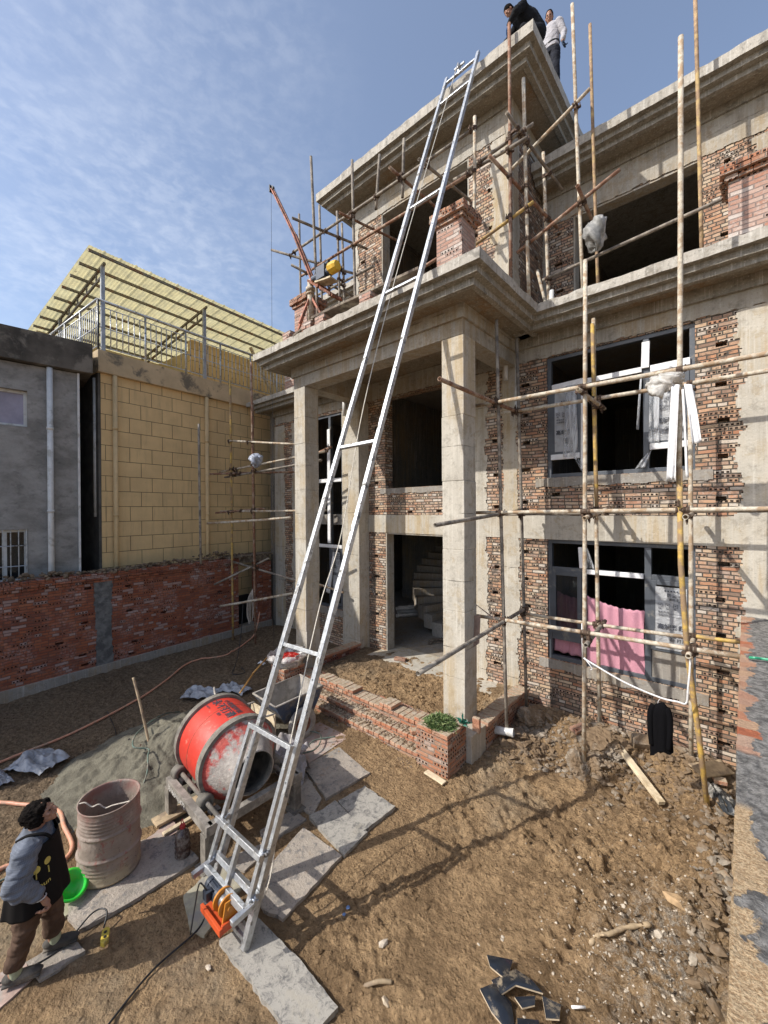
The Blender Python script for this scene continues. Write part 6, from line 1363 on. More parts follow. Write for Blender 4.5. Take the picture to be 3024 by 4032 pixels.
crumple('plastic_sheet', -6.90, .98, .03, .30, .22, .09, 'woven', 'crumpled grey plastic sheet on the shaded ground at the left', 'plastic sheet', 3, .5)
crumple('plastic_sheet', -6.85, .55, .03, .22, .12, .07, 'woven', 'second smaller grey sheet cut by the left picture edge', 'plastic sheet', 5, .2)
crumple('cement_sack', -7.22, 3.25, .05, .30, .2, .09, 'woven', 'flattened printed sack behind the mixer drum, left one', 'sack', 7, .6)
crumple('cement_sack', -6.95, 3.75, .05, .28, .15, .09, 'woven', 'flattened printed sack beside the orange rod behind the mixer', 'sack', 8, .3)
crumple('paper_scrap', -7.7, 4.75, .05, .08, .04, .04, 'foam', 'small white scrap on dark ground by the hose', 'scrap', 9, .3)
M_['sack'] = simple('dusty_cement_sack', (.33, .31, .31), .8, 0, .15, 8, .004, dirt=(.20, .18, .16), dirtamt=.5)
for (x, y, z, rx, ry, hh, sd_, lab) in ((-4.30, 2.98, .02, .28, .17, .20, 11, 'dusty full cement sack lying behind the mixer mouth'), (-4.42, 3.14, .15, .22, .15, .20, 12, 'crumpled cement sack on top of the other one behind the mixer')):
    crumple('cement_sack', x, y, z, rx, ry, hh, 'sack', lab, 'sack', sd_, .5, .6)
tag(MB().tube([(-6.70, 3.95, .35), (-7.15, 4.6, .42)], .015, 8).tube([(-6.25, 3.45, .3), (-6.72, 3.98, .35)], .015, 8).build('orange_rod', simple('orange_varnished_rod', (.68, .36, .10), .5, 0, .1, 8, 0), None, True), 'orange wooden rod leaning up behind the mixer drum', 'rod')
tag(MB().ico((-2.9, 1.34, .02), .035, (.6, 1.5, .3), .3, rnd=r9).build('dry_leaf', M_['palestone']), 'pale dry leaf on the mud left of the foot slab', 'leaf')
m = MB(); 
for x, y in ((-2.46, 2.30), (-2.44, 2.24)): m.ico((x, y, .03), .014, (1.4, 1, .5), .3, rnd=r9)
tag(m.build('blue_scrap', simple('blue_plastic', (.12, .20, .38), .4, 0, .1, 5, 0)), 'tiny blue plastic scraps on the mud in the ladder shadow', 'scrap')
# black tarpaulin scrap & white bottle near the walls
crumple('plastic_sheet', -.20, 5.75, .12, .10, .26, .06, simple('black_film', (.03, .035, .04), .2, 0, .3, 8, 0, dirt=(.4, .38, .34), dirtamt=.5), 'torn black and silver film in the rubble beside the leaning pole', 'plastic sheet', 21, .5)
loose(-.30, 6.02, .28, .9, 'wood', 'flat board across the rubble at the foot of the white pole', (.42, .2, .02), .2, 'wooden_board', 'board')
m = MB().lathe([(0, 0), (.05, .0), (.055, .02), (.052, .2), (.06, .26), (.058, .27)], (-2.66, 5.32, .20), (.85, .2, .05), 20); tag(m.build('white_pipe_offcut', M_['white_pvc'], None, True), 'short white plastic pipe offcut on the rubble by the low wall', 'pipe')
# ------------------------------------------------------------------ basin
bs = thing('basin', 'bright green plastic basin tipped on its side behind the woman', 'basin')
b = NB('bright_green_plastic'); b.set('Base Color', (.03, .62, .05, 1)); b.set('Roughness', .3); b.set('Transmission Weight', .0); b.set('Subsurface Weight', .15)
bc_ = V(0, 0, 0); bs.location = (-4.27, .80, .14); bs.scale = (.6, .6, .6); bax = V(.55, .25, .80).normalized()
MB().lathe([(0, -.10), (.11, -.10), (.13, -.085), (.175, .05), (.205, .055), (.207, .048), (.212, .058), (.17, .062), (.125, -.075), (0, -.088)], bc_, bax, 48).build('bowl', b.m, bs, True)
# ------------------------------------------------------------------ hanging things
wr2 = thing('clothes_line', 'white cloth strip strung as a clothes line between two scaffold poles', 'clothes line')
CLp = catmull([(-1.47, 5.36, 1.47), (-1.44, 5.34, 1.46), (-1.05, 5.33, 1.31), (-.71, 5.33, 1.235), (-.55, 5.33, 1.235), (-.47, 5.34, 1.24), (-.45, 5.30, 1.42), (-.43, 5.28, 1.70), (-.45, 5.25, 1.75)], 8)
MB().tube(CLp, .010, 6).tube([(-1.5, 5.36, 1.45), (-1.5, 5.34, 1.9)], .006, 6).build('strip', M_['foam'], wr2, True)
MB().tube(catmull([(-1.45, 5.33, 1.46), (-1.41, 5.31, 1.43), (-1.38, 5.32, 1.38), (-1.40, 5.33, 1.36)], 5), .006, 6).build('knot', M_['foam'], wr2, True)
sh2 = thing('black_shirt', 'black long sleeved shirt hanging on a white wire hanger below the clothes line', 'shirt')
b = NB('black_jersey'); b.set('Base Color', (.004, .004, .005, 1)); b.set('Specular IOR Level', .08); b.set('Roughness', .9); b.bump(b.noise(90, 3, .6), .002); M_['jersey'] = b.m
MB().tube(catmull([(-.715, 5.33, 1.25), (-.70, 5.33, 1.22), (-.72, 5.33, 1.19), (-.735, 5.33, 1.14), (-.76, 5.33, 1.11)], 5), .004, 6).tube([(-.735, 5.33, 1.14), (-.79, 5.34, 1.07)], .004, 6).tube([(-.735, 5.33, 1.14), (-.62, 5.3, 1.10)], .004, 6).build('hanger', M_['foam'], sh2, True)
m = MB(); nn = 56; prf = [(0.045, .0, 1.115), (.075, .03, 1.09), (.105, .05, 1.05), (.12, .058, .98), (.13, .06, .86), (.135, .062, .72), (.14, .06, .60), (.14, .058, .505)]
for j, (rx, ry, z) in enumerate(prf):
    for i in range(nn):
        a = i*2*math.pi/nn; w_ = 1+.10*math.sin(5*a+j*.3)*(j/7)+.06*math.sin(9*a+1)*(j/7); zz = z+(.05*math.cos(a)-.03 if j == 7 else .015*math.cos(a)) +(.03*math.sin(3*a) if j == 7 else 0)
        m.v.append((-.70+rx*w_*math.cos(a)+.012*(j/7), 5.33+(ry+.012)*w_*math.sin(a), zz+.05))
for j in range(len(prf)-1):
    for i in range(nn): m.f.append((j*nn+(i+1) % nn, j*nn+i, (j+1)*nn+i, (j+1)*nn+(i+1) % nn))
m.f.append(tuple(range(nn)))
m.build('shirt_body', M_['jersey'], sh2, True)
for s_ in (-1, 1):
    m = MB().tube(catmull([(-.70+s_*.085, 5.33, 1.12), (-.70+s_*.125, 5.31, 1.0), (-.70+s_*.128, 5.29, .8), (-.70+s_*.11, 5.29, .60)], 5), [.04, .045, .046, .046, .045, .044, .043, .042, .041, .04, .04, .038, .037, .036, .035, .034], 12); m.build('sleeve', M_['jersey'], sh2, True)
sh2.scale = (.70, .6, .84); sh2.location = Vector((-.70, 5.33, 1.23))-Vector((-.70*.70, 5.33*.6, 1.23*.84))
def bagd(name, c, r_, m, lab, cat, seed, sc=(1, 1, 1)):
    mb = MB(); n, k = 40, 28
    th = np.linspace(0, 2*math.pi, n, endpoint=False); ph_ = np.linspace(.05, math.pi-.05, k); T_, P_ = np.meshgrid(th, ph_)
    x = np.cos(T_)*np.sin(P_); y = np.sin(T_)*np.sin(P_); z = np.cos(P_)
    d = 1+.55*fbm(np.cos(T_)*1.3+seed+z*1.7, np.sin(T_)*1.3+z, 3, seed)+.18*fbm(np.cos(T_)*4+z*5, np.sin(T_)*4+seed, 2, seed+4)
    d = d*(1-.55*np.clip(z, 0, 1)**1.2)
    mb.v = [tuple(p) for p in np.stack([c[0]+x*d*r_*sc[0], c[1]+y*d*r_*sc[1], c[2]+z*d*r_*sc[2]*1.2], -1).reshape(-1, 3)]
    for j in range(k-1):
        for i in range(n): mb.f.append((j*n+i, (j+1)*n+i, (j+1)*n+(i+1) % n, j*n+(i+1) % n))
    mb.f.append(tuple(range(n))); mb.f.append(tuple((k-1)*n+i for i in reversed(range(n))))
    return tag(mb.build(name, m if not isinstance(m, str) else M_[m], None, True), lab, cat)
M_['polybag'] = plastic('crumpled_clear_bag', (.62, .60, .56), .85, 9, lo=.6)
M_['greybag'] = simple('dirty_grey_bag', (.22, .22, .21), .5, 0, .3, 8, .006, dirt=(.42, .41, .39), dirtamt=.45)
bagd('plastic_bag', (-.66, 5.33, 4.68), .15, 'polybag', 'crumpled clear plastic bag tied to the front right pole before the upper window', 'bag', 2, (1.25, .8, .8))
bagd('plastic_bag', (-1.56, 6.28, 7.22), .19, 'greybag', 'dirty grey bag hooked on a pole end before the third floor opening', 'bag', 5, (.75, .75, 1.15))
bagd('plastic_bag', (-8.30, 5.0, 4.50), .15, simple('bluish_bag', (.32, .35, .42), .45, 0, .15, 7, .004), 'bluish plastic bag tied to the corner scaffold in front of the yellow house', 'bag', 9, (1.1, .8, 1.0))
fs = []
for i, (T0, B0, lab) in enumerate((([(-.585, 5.30, 4.62), (-.51, 5.27, 4.60)], [(-.62, 5.28, 3.60), (-.55, 5.25, 3.60)], 'long white foam strip hanging left of the front right pole'),
       ([(-.475, 5.28, 4.60), (-.41, 5.27, 4.58)], [(-.41, 5.25, 3.95), (-.325, 5.25, 3.98)], 'white foam strip swinging out to the right of the front right pole'),
       ([(-.50, 5.30, 4.55), (-.48, 5.29, 4.55)], [(-.46, 5.28, 3.62), (-.44, 5.27, 3.62)], 'narrow foam strip hanging behind the front right pole'))):
    o = rag('foam_strip', T0, B0, M_['foam'], None, wob=.022, seed=30+i, k=20); tag(o, lab, 'foam strip', 'foam strips hanging from the scaffold')
bu = MB(); r = random.Random(4)
for i in range(7): 
    dx = r.uniform(-.10, .10); bu.tube(catmull([(-8.9, 5.27, 1.42), (-8.9+dx*1.4, 5.20, 1.15), (-8.9+dx*1.8, 5.2, .8), (-8.9+dx*1.1, 5.2, .55+r.uniform(0, .3))], 6), .009, 6)
tag(bu.build('wire_bundle', simple('pale_wire', (.40, .34, .28), .8, 0, .2, 20, 0), None, True), 'bundle of pale wires hanging from the corner scaffold', 'wires')
tag(MB().tube([(-2.60, 5.25, 1.78), (-2.86, 5.2, 1.95), (-2.88, 5.16, 1.60)], .01, 6).add([(-3.0, 5.1, 1.78), (-2.75, 5.12, 1.84), (-2.76, 5.10, 1.45), (-2.90, 5.08, 1.33), (-2.98, 5.10, 1.40)], [(0, 1, 2, 3, 4)]).build('bucket', simple('old_rubber_pan', (.26, .18, .14), .85, 0, .2, 9, .003)), 'old brown rubber pan hung on the low scaffold pole by the right column', 'pan')
# debris inside the door
def pipes():
    r = random.Random(3)
    for i, (dx, dz) in enumerate(((0, 0), (.12, 0), (.24, 0), (.06, .10), (.18, .10), (.12, .2), (.0, .2), (.34, .02))):
        o = MB().tube([(-7.35-dx*.2, 8.8+dx, .33+dz), (-6.75-dx*.2, 9.6+dx, .34+dz)], .05, 12, hollow=True).build('plastic_pipe', M_['white_pvc'], None, True)
        tag(o, 'white wrapped plastic pipe in the pile on the dark hall floor', 'pipe', 'pipes piled in the hall')
pipes()
loose(-6.55, 9.75, .28, .3, 'brick_yard', 'brown carton under the curved stair in the dark hall', (.4, .35, .32), 0, 'carton', 'carton')
m = MB(); m.bar((-5.4, 7.6, .29), (-5.0, 7.95, .30), .05, .02); m.bar((-5.5, 7.75, .29), (-5.2, 7.9, .34), .1, .02); m.bar((-5.3, 7.5, .29), (-5.45, 7.9, .3), .06, .02)
tag(m.build('scrap_wood', M_['darkwood']), 'dark scrap boards on the hall floor just inside the door', 'scrap wood')
# ------------------------------------------------------------------ roof of the porch: brick stacks, planks, crane
def stack(x, y, z, nl, lab):
    t = thing('brick_stack', lab, 'brick stack', 'brick stacks holding up the planks')
    m = MB()
    for l in range(nl):
        for i in (0, 1):
            j = r9.uniform(-.008, .008)
            if l % 2: m.box(x-.12+j, x+.12+j, y-.115+i*.118, y-.005+i*.118, z+l*.057+.002, z+l*.057+.055)
            else: m.box(x-.115+i*.118, x-.005+i*.118, y-.12+j, y+.12+j, z+l*.057+.002, z+l*.057+.055)
    m.build('bricks', M_['brick_pier'], t)
for x, nl, lab in ((-6.28, 4, 'leftmost brick stack on the porch cornice under the lower plank end'), (-5.70, 4, 'brick stack on the porch cornice under the crane board'), (-5.35, 4, 'brick stack on the porch cornice just right of the crane'), (-4.28, 4, 'brick stack on the porch cornice behind the ladder rail')): stack(x, 4.55, 6.35, nl, lab)
for a, c, m, lab in (((-5.55, 4.52, 6.60), (-3.35, 4.62, 6.62), 'darkwood', 'long mud stained plank lying on brick stacks along the porch cornice'), ((-5.75, 4.75, 6.63), (-3.6, 4.85, 6.66), 'darkwood', 'second muddy plank behind the first on the porch cornice'), ((-6.55, 4.55, 6.36), (-5.45, 4.60, 6.66), 'darkwood', 'tilted board under the crane at the left porch corner')):
    tag(MB().bar(a, c, .20, .04).build('scaffold_plank', M_[m], None, bevel=.004), lab, 'plank')
cr = thing('roof_crane', 'small red oxide swing crane with a yellow capped hoist motor on the porch roof', 'crane')
PX, PY = -5.93, 4.72
MB().tube([(PX, PY, 6.66), (PX, PY, 7.50)], .055, 16).lathe([(.055, 7.30), (.085, 7.30), (.085, 7.36), (.055, 7.36)], (PX, PY, 0), (0, 0, 1), 16).lathe([(.055, 7.24), (.075, 7.24), (.075, 7.27), (.055, 7.27)], (PX, PY, 0), (0, 0, 1), 16).build('mast', M_['pipe_pale'], cr, True)
m = MB()
for dx, dy in ((-.38, -.02), (.36, .05), (.05, .5), (.0, -.25)): m.bar((PX+dx, PY+dy, 6.64), (PX+dx*.12, PY+dy*.12, 7.16), .035)
m.bar((PX-.4, PY, 6.65), (PX+.4, PY+.05, 6.65), .04); m.build('base_brace', M_['crane'], cr)
m = MB(); e0, e1, e2 = V(PX+.10, PY, 7.42), V(PX-.45, PY-.02, 8.55), V(PX-1.08, PY-.07, 9.68)
sdv = V(0, 1, 0)
for s_ in (-.035, .035): m.bar(e0+sdv*s_, e1+sdv*s_, .05, .025); m.bar(e1+sdv*s_*.7+(e1-e0)*-.12, e2+sdv*s_*.7, .045, .022)
m.bar(e0, e1, .02, .06); m.bar(e1, e2, .02, .05)
m.build('jib', M_['crane'], cr, bevel=.003)
MB().lathe([(0, -.02), (.05, -.02), (.035, 0), (.05, .02), (0, .02)], e2+V(-.01, 0, .02), (0, 1, 0), 18).bar(e2+V(-.03, -.03, -.06), e2+V(-.03, -.03, .08), .02, .05).bar(e2+V(-.03, .03, -.06), e2+V(-.03, .03, .08), .02, .05).build('sheave', M_['black'], cr)
m = MB(); m.bar((PX+.02, PY-.06, 7.46), (PX+.66, PY-.03, 6.98), .06, .04); m.bar((PX+.02, PY+.12, 7.46), (PX+.66, PY+.15, 6.98), .06, .04); m.bar((PX+.60, PY-.08, 7.02), (PX+.60, PY+.2, 7.02), .05); m.bar((PX+.30, PY-.1, 7.26), (PX+.30, PY+.2, 7.26), .05); m.build('counter_frame', M_['rust'], cr)
MB().bar((PX+.25, PY-.02, 7.33), (PX+.62, PY+.02, 7.30), .2, .03).build('motor_board', M_['palewood'], cr)
MB().tube([(PX+.14, PY-.03, 7.44), (PX+.60, PY-.03, 7.43)], .075, 18).box(PX+.3, PX+.52, PY-.12, PY+.06, 7.34, 7.56).tube([(PX+.2, PY-.02, 7.55), (PX+.55, PY-.02, 7.60)], .045, 12).build('motor', M_['motor'], cr)
MB().lathe([(0, .56), (.085, .57), (.10, .60), (.10, .72), (.08, .77), (0, .78)], (PX, PY-.03, 7.46), (1, 0, 0), 10).build('motor_cap', simple('yellow_enamel', (.66, .40, .03), .4, 0, .12, 8, 0), cr)
MB().lathe([(.03, .16), (.07, .17), (.03, .18), (.03, .26), (.07, .27), (.03, .28)], (PX, PY-.03, 7.40), (1, 0, 0), 18).build('rope_drum', M_['orange'], cr)
cw = MB().tube([e2+V(-.05, 0, 0), e2+V(-.03, -.03, -9.3)], .0035, 5).tube([e2+V(.03, 0, .05), V(PX+.2, PY-.03, 7.46)], .0035, 5); cw.build('wire_rope', M_['black'], cr)
# ------------------------------------------------------------------ figures
def ell(m, c, r, n=20, k=14, rot=None):
    c = Vector(c); b0 = len(m.v)
    for j in range(k+1):
        p = math.pi*j/k
        for i in range(n):
            a = 2*math.pi*i/n; v = Vector((r[0]*math.sin(p)*math.cos(a), r[1]*math.sin(p)*math.sin(a), r[2]*math.cos(p)))
            if rot: v = rot @ v
            m.v.append(tuple(c+v))
    for j in range(k):
        for i in range(n): m.f.append((b0+j*n+i, b0+(j+1)*n+i, b0+(j+1)*n+(i+1) % n, b0+j*n+(i+1) % n))
def limb(m, P, R_):
    P = [Vector(p) for p in P]; Q = []; RR = []
    for i in range(len(P)-1):
        for k in range(6): t = k/6; Q.append(P[i].lerp(P[i+1], t)); RR.append(R_[i]*(1-t)+R_[i+1]*t)
    Q.append(P[-1]); RR.append(R_[-1]); m.tube(Q, RR, 14)
    for p, r in zip(P, R_): ell(m, p, (r, r, r), 14, 10)
def torso(m, rings):        # (centre, rx, ry)
    b0 = len(m.v); n = 28
    for c, rx, ry in rings:
        for i in range(n): a = 2*math.pi*i/n; m.v.append((c[0]+rx*math.cos(a), c[1]+ry*math.sin(a), c[2]))
    for j in range(len(rings)-1):
        for i in range(n): m.f.append((b0+j*n+i, b0+j*n+(i+1) % n, b0+(j+1)*n+(i+1) % n, b0+(j+1)*n+i))
    m.f.append(tuple(b0+i for i in reversed(range(n)))); m.f.append(tuple(b0+(len(rings)-1)*n+i for i in range(n)))
def merge(mb, name, mat, parent, vox, mt=None, smooth=6, noise=0.0, nsc=10, seed=0):
    me = bpy.data.meshes.new('tmp'); me.from_pydata(mb.v, [], mb.f); ob = bpy.data.objects.new('tmp', me); COL.objects.link(ob)
    rm = ob.modifiers.new('r', 'REMESH'); rm.mode = 'VOXEL'; rm.voxel_size = vox
    s_ = ob.modifiers.new('s', 'SMOOTH'); s_.factor = .5; s_.iterations = smooth
    dg = bpy.context.evaluated_depsgraph_get(); m2 = bpy.data.meshes.new_from_object(ob.evaluated_get(dg)); bpy.data.objects.remove(ob); m2.name = name
    if noise:
        n = len(m2.vertices); co = np.empty(n*3); m2.vertices.foreach_get('co', co); co = co.reshape(-1, 3); nn_ = np.empty(n*3); m2.vertices.foreach_get('normal', nn_); nn_ = nn_.reshape(-1, 3)
        d = noise*(fbm(co[:, 0]*nsc+co[:, 2]*nsc*.9, co[:, 1]*nsc-co[:, 2]*nsc*.6, 3, seed)+.8*np.abs(fbm(co[:, 0]*nsc*.7-co[:, 2]*nsc*1.6, co[:, 1]*nsc*.7+co[:, 2]*nsc*.3, 2, seed+3)))
        co = co+nn_*d[:, None]; m2.vertices.foreach_set('co', co.ravel())
    m2.polygons.foreach_set('use_smooth', [True]*len(m2.polygons)); m2.materials.clear(); m2.materials.append(mat); m2.update()
    if mt: m2.transform(mt)
    o = bpy.data.objects.new(name, m2); COL.objects.link(o)
    if parent: o.parent = parent
    return o
def skin(name, c, c2):
    b = NB(name); b.set('Base Color', b.mix(b.rng(b.noise(22, 4, .6), .35, .65), c, c2)); b.set('Roughness', .55); b.set('Subsurface Weight', .06); b.set('Subsurface Radius', (.6, .25, .12)); return b.m
M_['skin'] = skin('tanned_skin', (.36, .19, .12), (.30, .15, .095))
M_['hair'] = simple('black_hair', (.008, .006, .005), .9, 0, .5, 60, .004, spec=.1)
def cloth_m(name, c, var=.25, sc=14, check=None):
    b = NB(name); col = b.mix(b.rng(b.noise(sc, 5, .6), .3, .7), tuple(x*(1-var) for x in c), tuple(min(1, x*(1+var)) for x in c))
    if check:
        x, y, z = b.sep(b.obj); s1 = b.math('LESS_THAN', b.math('FRACT', b.math('MULTIPLY', z, 85)), .3); s2 = b.math('LESS_THAN', b.math('FRACT', b.math('MULTIPLY', b.math('ADD', x, y), 85)), .3)
        col = b.mix(b.math('MULTIPLY', b.math('ADD', s1, s2), .22), col, check)
    b.set('Base Color', col); b.set('Roughness', .88); b.set('Specular IOR Level', .2); b.bump(b.noise(160, 3, .6), .0015); return b.m
def head(m, c, rot, s=1.0, female=False):
    c = Vector(c); R = rot
    def P(x, y, z): return c+R @ Vector((x*s, y*s, z*s))
    ell(m, P(0, -.008, .018), (.074*s, .092*s, .095*s), rot=R); ell(m, P(0, .022, -.045), (.056*s, .062*s, .062*s), rot=R); ell(m, P(0, .05, -.092), (.026*s, .022*s, .020*s), rot=R)
    ell(m, P(0, .092, -.012), (.012*s, .018*s, .026*s), rot=R); ell(m, P(0, .100, -.024), (.017*s, .013*s, .011*s), rot=R)      # nose
    ell(m, P(0, .076, .020), (.050*s, .016*s, .010*s), rot=R)                                                     # brow
    ell(m, P(0, .082, -.052), (.024*s, .010*s, .007*s), rot=R); ell(m, P(0, .080, -.063), (.020*s, .010*s, .007*s), rot=R)
    for q in (-1, 1):
        ell(m, P(q*.036, .062, -.022), (.022*s, .020*s, .018*s), rot=R); ell(m, P(q*.075, -.008, -.012), (.010*s, .018*s, .030*s), rot=R)
def eyes(parent, c, rot, mt, s=1.0):
    m = MB()
    for q in (-1, 1): ell(m, Vector(c)+rot @ Vector((q*.030*s, .078*s, .002*s)), (.010*s, .006*s, .005*s), 10, 6, rot)
    o = m.build('eyes', M_['black'], parent, True); o.data.transform(mt); return o
def hand(m, w, d, up, s=1.0, curl=.8, side=1):
    """palm, four bent fingers and a thumb leaving the side of the palm"""
    w = Vector(w); d = Vector(d).normalized(); up = Vector(up); up = (up-d*up.dot(d)).normalized(); x = d.cross(up)*side
    ell(m, w+d*.045*s, (.020*s, .020*s, .020*s)); limb(m, [w, w+d*.05*s+x*.004], [.021*s, .024*s])
    for i, (o_, L) in enumerate(((-.027, .070), (-.009, .080), (.009, .075), (.026, .058))):
        b0 = w+d*.045*s+x*o_*s*.8; k = w+d*.085*s+x*o_*s; c1 = curl*(.9+.12*i)
        d1 = (d*math.cos(c1)-up*math.sin(c1)); d2 = (d*math.cos(c1*2)-up*math.sin(c1*2)); d3 = (d*math.cos(c1*2.8)-up*math.sin(c1*2.8))
        limb(m, [b0, k, k+d1*L*.45*s, k+(d1*.45+d2*.32)*L*s, k+(d1*.45+d2*.32+d3*.25)*L*s], [.012*s, .0105*s, .0098*s, .009*s, .008*s])
    t0 = w+d*.02*s-x*.020*s; limb(m, [t0, t0+(d*.7-x*.6-up*.3)*.034*s, t0+(d*.95-x*.55-up*.65)*.055*s, t0+(d*1.0-x*.25-up*1.0)*.066*s], [.014*s, .012*s, .0105*s, .009*s])
RX = lambda a: Matrix.Rotation(a, 3, 'X'); RZ = lambda a: Matrix.Rotation(a, 3, 'Z'); RY = lambda a: Matrix.Rotation(a, 3, 'Y')
# --- the woman
wo = thing('person', 'woman in checked grey shirt, black apron and brown trousers looking up at the ladder', 'person')
T_ = Matrix.Translation((-3.86, .53, .05)) @ Matrix.Rotation(RAD(-24), 4, 'Z') @ Matrix.Diagonal((.90, .90, .72, 1))
sk = MB()
hr = RZ(RAD(-8)) @ RX(RAD(24)); hc = (.0, .035, 1.475)
head(sk, hc, hr); limb(sk, [(0, .0, 1.28), (0, .012, 1.41)], [.055, .048])
torso(sk, [((0, 0, .80), .15, .10), ((0, 0, .95), .14, .10), ((0, 0, 1.10), .145, .10), ((0, 0, 1.24), .155, .095), ((0, 0, 1.32), .10, .07)])
limb(sk, [(.17, 0, 1.26), (.225, -.045, 1.03), (.215, .08, .83)], [.05, .042, .026]); hand(sk, (.213, .10, .80), (-.06, .35, -.94), (-.6, .75, .25), 1.05, 1.0, 1)
limb(sk, [(-.17, 0, 1.26), (-.22, -.02, 1.02), (-.21, .09, .82)], [.05, .042, .026]); hand(sk, (-.208, .10, .80), (.06, .2, -.97), (1, .3, 0), 1.0, .6, -1)
limb(sk, [(.085, 0, .84), (.10, -.05, .45), (.115, -.11, .07)], [.085, .055, .038]); limb(sk, [(-.085, 0, .84), (-.08, .06, .45), (-.075, .09, .07)], [.085, .055, .038])
merge(sk, 'body', M_['skin'], wo, .0055, T_, 3)
eyes(wo, hc, hr, T_)
hm = MB(); Hc = Vector(hc)
ell(hm, Hc+hr @ Vector((0, -.026, .030)), (.086, .098, .098), rot=hr); ell(hm, Hc+hr @ Vector((0, -.07, -.03)), (.075, .055, .075), rot=hr)
for q in (-1, 1): ell(hm, Hc+hr @ Vector((q*.062, -.030, -.012)), (.032, .060, .070), rot=hr); ell(hm, Hc+hr @ Vector((q*.032, .036, .066)), (.046, .038, .030), rot=hr)
ell(hm, Hc+hr @ Vector((0, -.09, .02)), (.07, .05, .07), rot=hr)
merge(hm, 'hair', M_['hair'], wo, .005, T_, 2, .013, 45, 3)
sm_ = MB(); torso(sm_, [((0, -.01, .84), .185, .135), ((0, -.01, .98), .175, .13), ((0, -.01, 1.12), .18, .13), ((0, -.01, 1.24), .185, .12), ((0, -.01, 1.31), .14, .095), ((0, 0, 1.345), .075, .07)])
limb(sm_, [(.16, -.01, 1.265), (.245, -.055, 1.03), (.225, .055, .875)], [.085, .078, .05]); limb(sm_, [(-.16, -.01, 1.265), (-.24, -.03, 1.02), (-.22, .06, .87)], [.085, .078, .05])
limb(sm_, [(.245, -.055, 1.03), (.24, -.02, .95)], [.08, .07])
merge(sm_, 'shirt', cloth_m('checked_shirt', (.13, .145, .175), .2, 12, (.24, .26, .30)), wo, .008, T_, 4, .018, 11, 5)
tm = MB(); torso(tm, [((0, 0, .70), .15, .115), ((0, 0, .80), .165, .12), ((0, 0, .92), .155, .115)])
limb(tm, [(.085, 0, .80), (.10, -.04, .46), (.115, -.10, .17)], [.105, .078, .066]); limb(tm, [(-.085, 0, .80), (-.08, .07, .46), (-.075, .09, .19)], [.105, .078, .066])
merge(tm, 'trousers', cloth_m('brown_trousers', (.095, .06, .042), .25, 9), wo, .008, T_, 4, .014, 12, 8)
# apron wraps the front and the right side
ap = MB(); nA, nZ = 60, 40
for j in range(nZ+1):
    z = 1.27-.60*j/nZ
    w0 = -135 if j > 7 else -75-8*j; w1 = 100 if j > 7 else 62+5*j
    for i in range(nA+1):
        a = RAD(90+w0+(w1-w0)*i/nA); fl = (j/nZ); rx, ry = .188+.055*fl+.03*math.exp(-((z-1.0)/.2)**2)*0, .142+.075*fl
        w_ = 1+.03*math.sin(a*7+z*3)*fl+.02*math.sin(a*13)*fl
        ap.v.append((rx*w_*math.cos(a), -.01+ry*w_*math.sin(a), z))
for j in range(nZ):
    for i in range(nA): a = j*(nA+1)+i; ap.f.append((a+1, a, a+nA+1, a+nA+2))
for q in (-1, 1): ap.tube(catmull([(q*.09, .125, 1.26), (q*.105, .085, 1.33), (q*.10, -.02, 1.352), (q*.07, -.10, 1.30)], 6), .008, 6)
b = NB('black_apron_cloth'); b.set('Base Color', (.010, .009, .009, 1)); b.set('Roughness', .8); b.set('Specular IOR Level', .15)
ao = ap.build('apron', b.m, wo, True); ao.data.transform(T_); sd = ao.modifiers.new('t', 'SOLIDIFY'); sd.thickness = .004; sd.offset = 1
yl = simple('yellow_print', (.52, .42, .10), .7, 0, .15, 10, 0)
def apt(ang, z, off=.004):      # a point on the apron surface
    fl = (1.27-z)/.60; rx, ry = .188+.055*fl, .142+.075*fl; w_ = 1+.03*math.sin(ang*7+z*3)*fl+.02*math.sin(ang*13)*fl
    return T_ @ Vector(((rx*w_+off+.004)*math.cos(ang), -.01+(ry*w_+off+.004)*math.sin(ang), z))
m = MB()
def disc(a0, z0, r_, sq=1.0):
    b0 = len(m.v); m.v.append(tuple(apt(a0, z0)))
    for i in range(16): q = i*math.pi/8; m.v.append(tuple(apt(a0+r_*math.cos(q)/.2, z0+r_*sq*math.sin(q))))
    for i in range(16): m.f.append((b0, b0+1+(i+1) % 16, b0+1+i))
disc(RAD(22), 1.075, .030, 1.2); disc(RAD(46), 1.10, .026, 1.2)
for a0 in (22, 46): 
    p = [apt(RAD(a0), z, .005) for z in (1.05, 1.02, .99)]; m.tube(p, .004, 5)
m.build('printed_flowers', yl, ao)
text('coun', .055, yl, ao, None, 'printed_word', .01, fn=lambda co: apt(RAD(18)+co.x/.21, .905+co.y, .005+co.z))
for q, (fx, fy) in ((1, (.115, -.10)), (-1, (-.075, .095))):
    s_ = MB(); limb(s_, [(fx, fy, .20), (fx, fy, .06)], [.044, .042]); o = merge(s_, 'sock', cloth_m('pale_green_sock', (.36, .40, .28), .15, 20), wo, .007, T_, 2)
    s_ = MB(); ell(s_, (fx, fy+.05, .035), (.046, .125, .036)); ell(s_, (fx, fy-.03, .045), (.042, .055, .045)); s_.box(fx-.043, fx+.043, fy-.075, fy+.16, -.003, .016)
    merge(s_, 'shoe', simple('dusty_cloth_shoe', (.06, .055, .048), .85, 0, .3, 9, .002, dirt=(.22, .19, .15), dirtamt=.4), wo, .006, T_, 2)
m = MB().tube([T_ @ Vector((.213+.032*math.cos(i*.4), .088+.032*math.sin(i*.4), .815+.012*math.sin(i*.4))) for i in range(17)], .004, 6); m.build('bracelet', M_['foam'], wo, True)
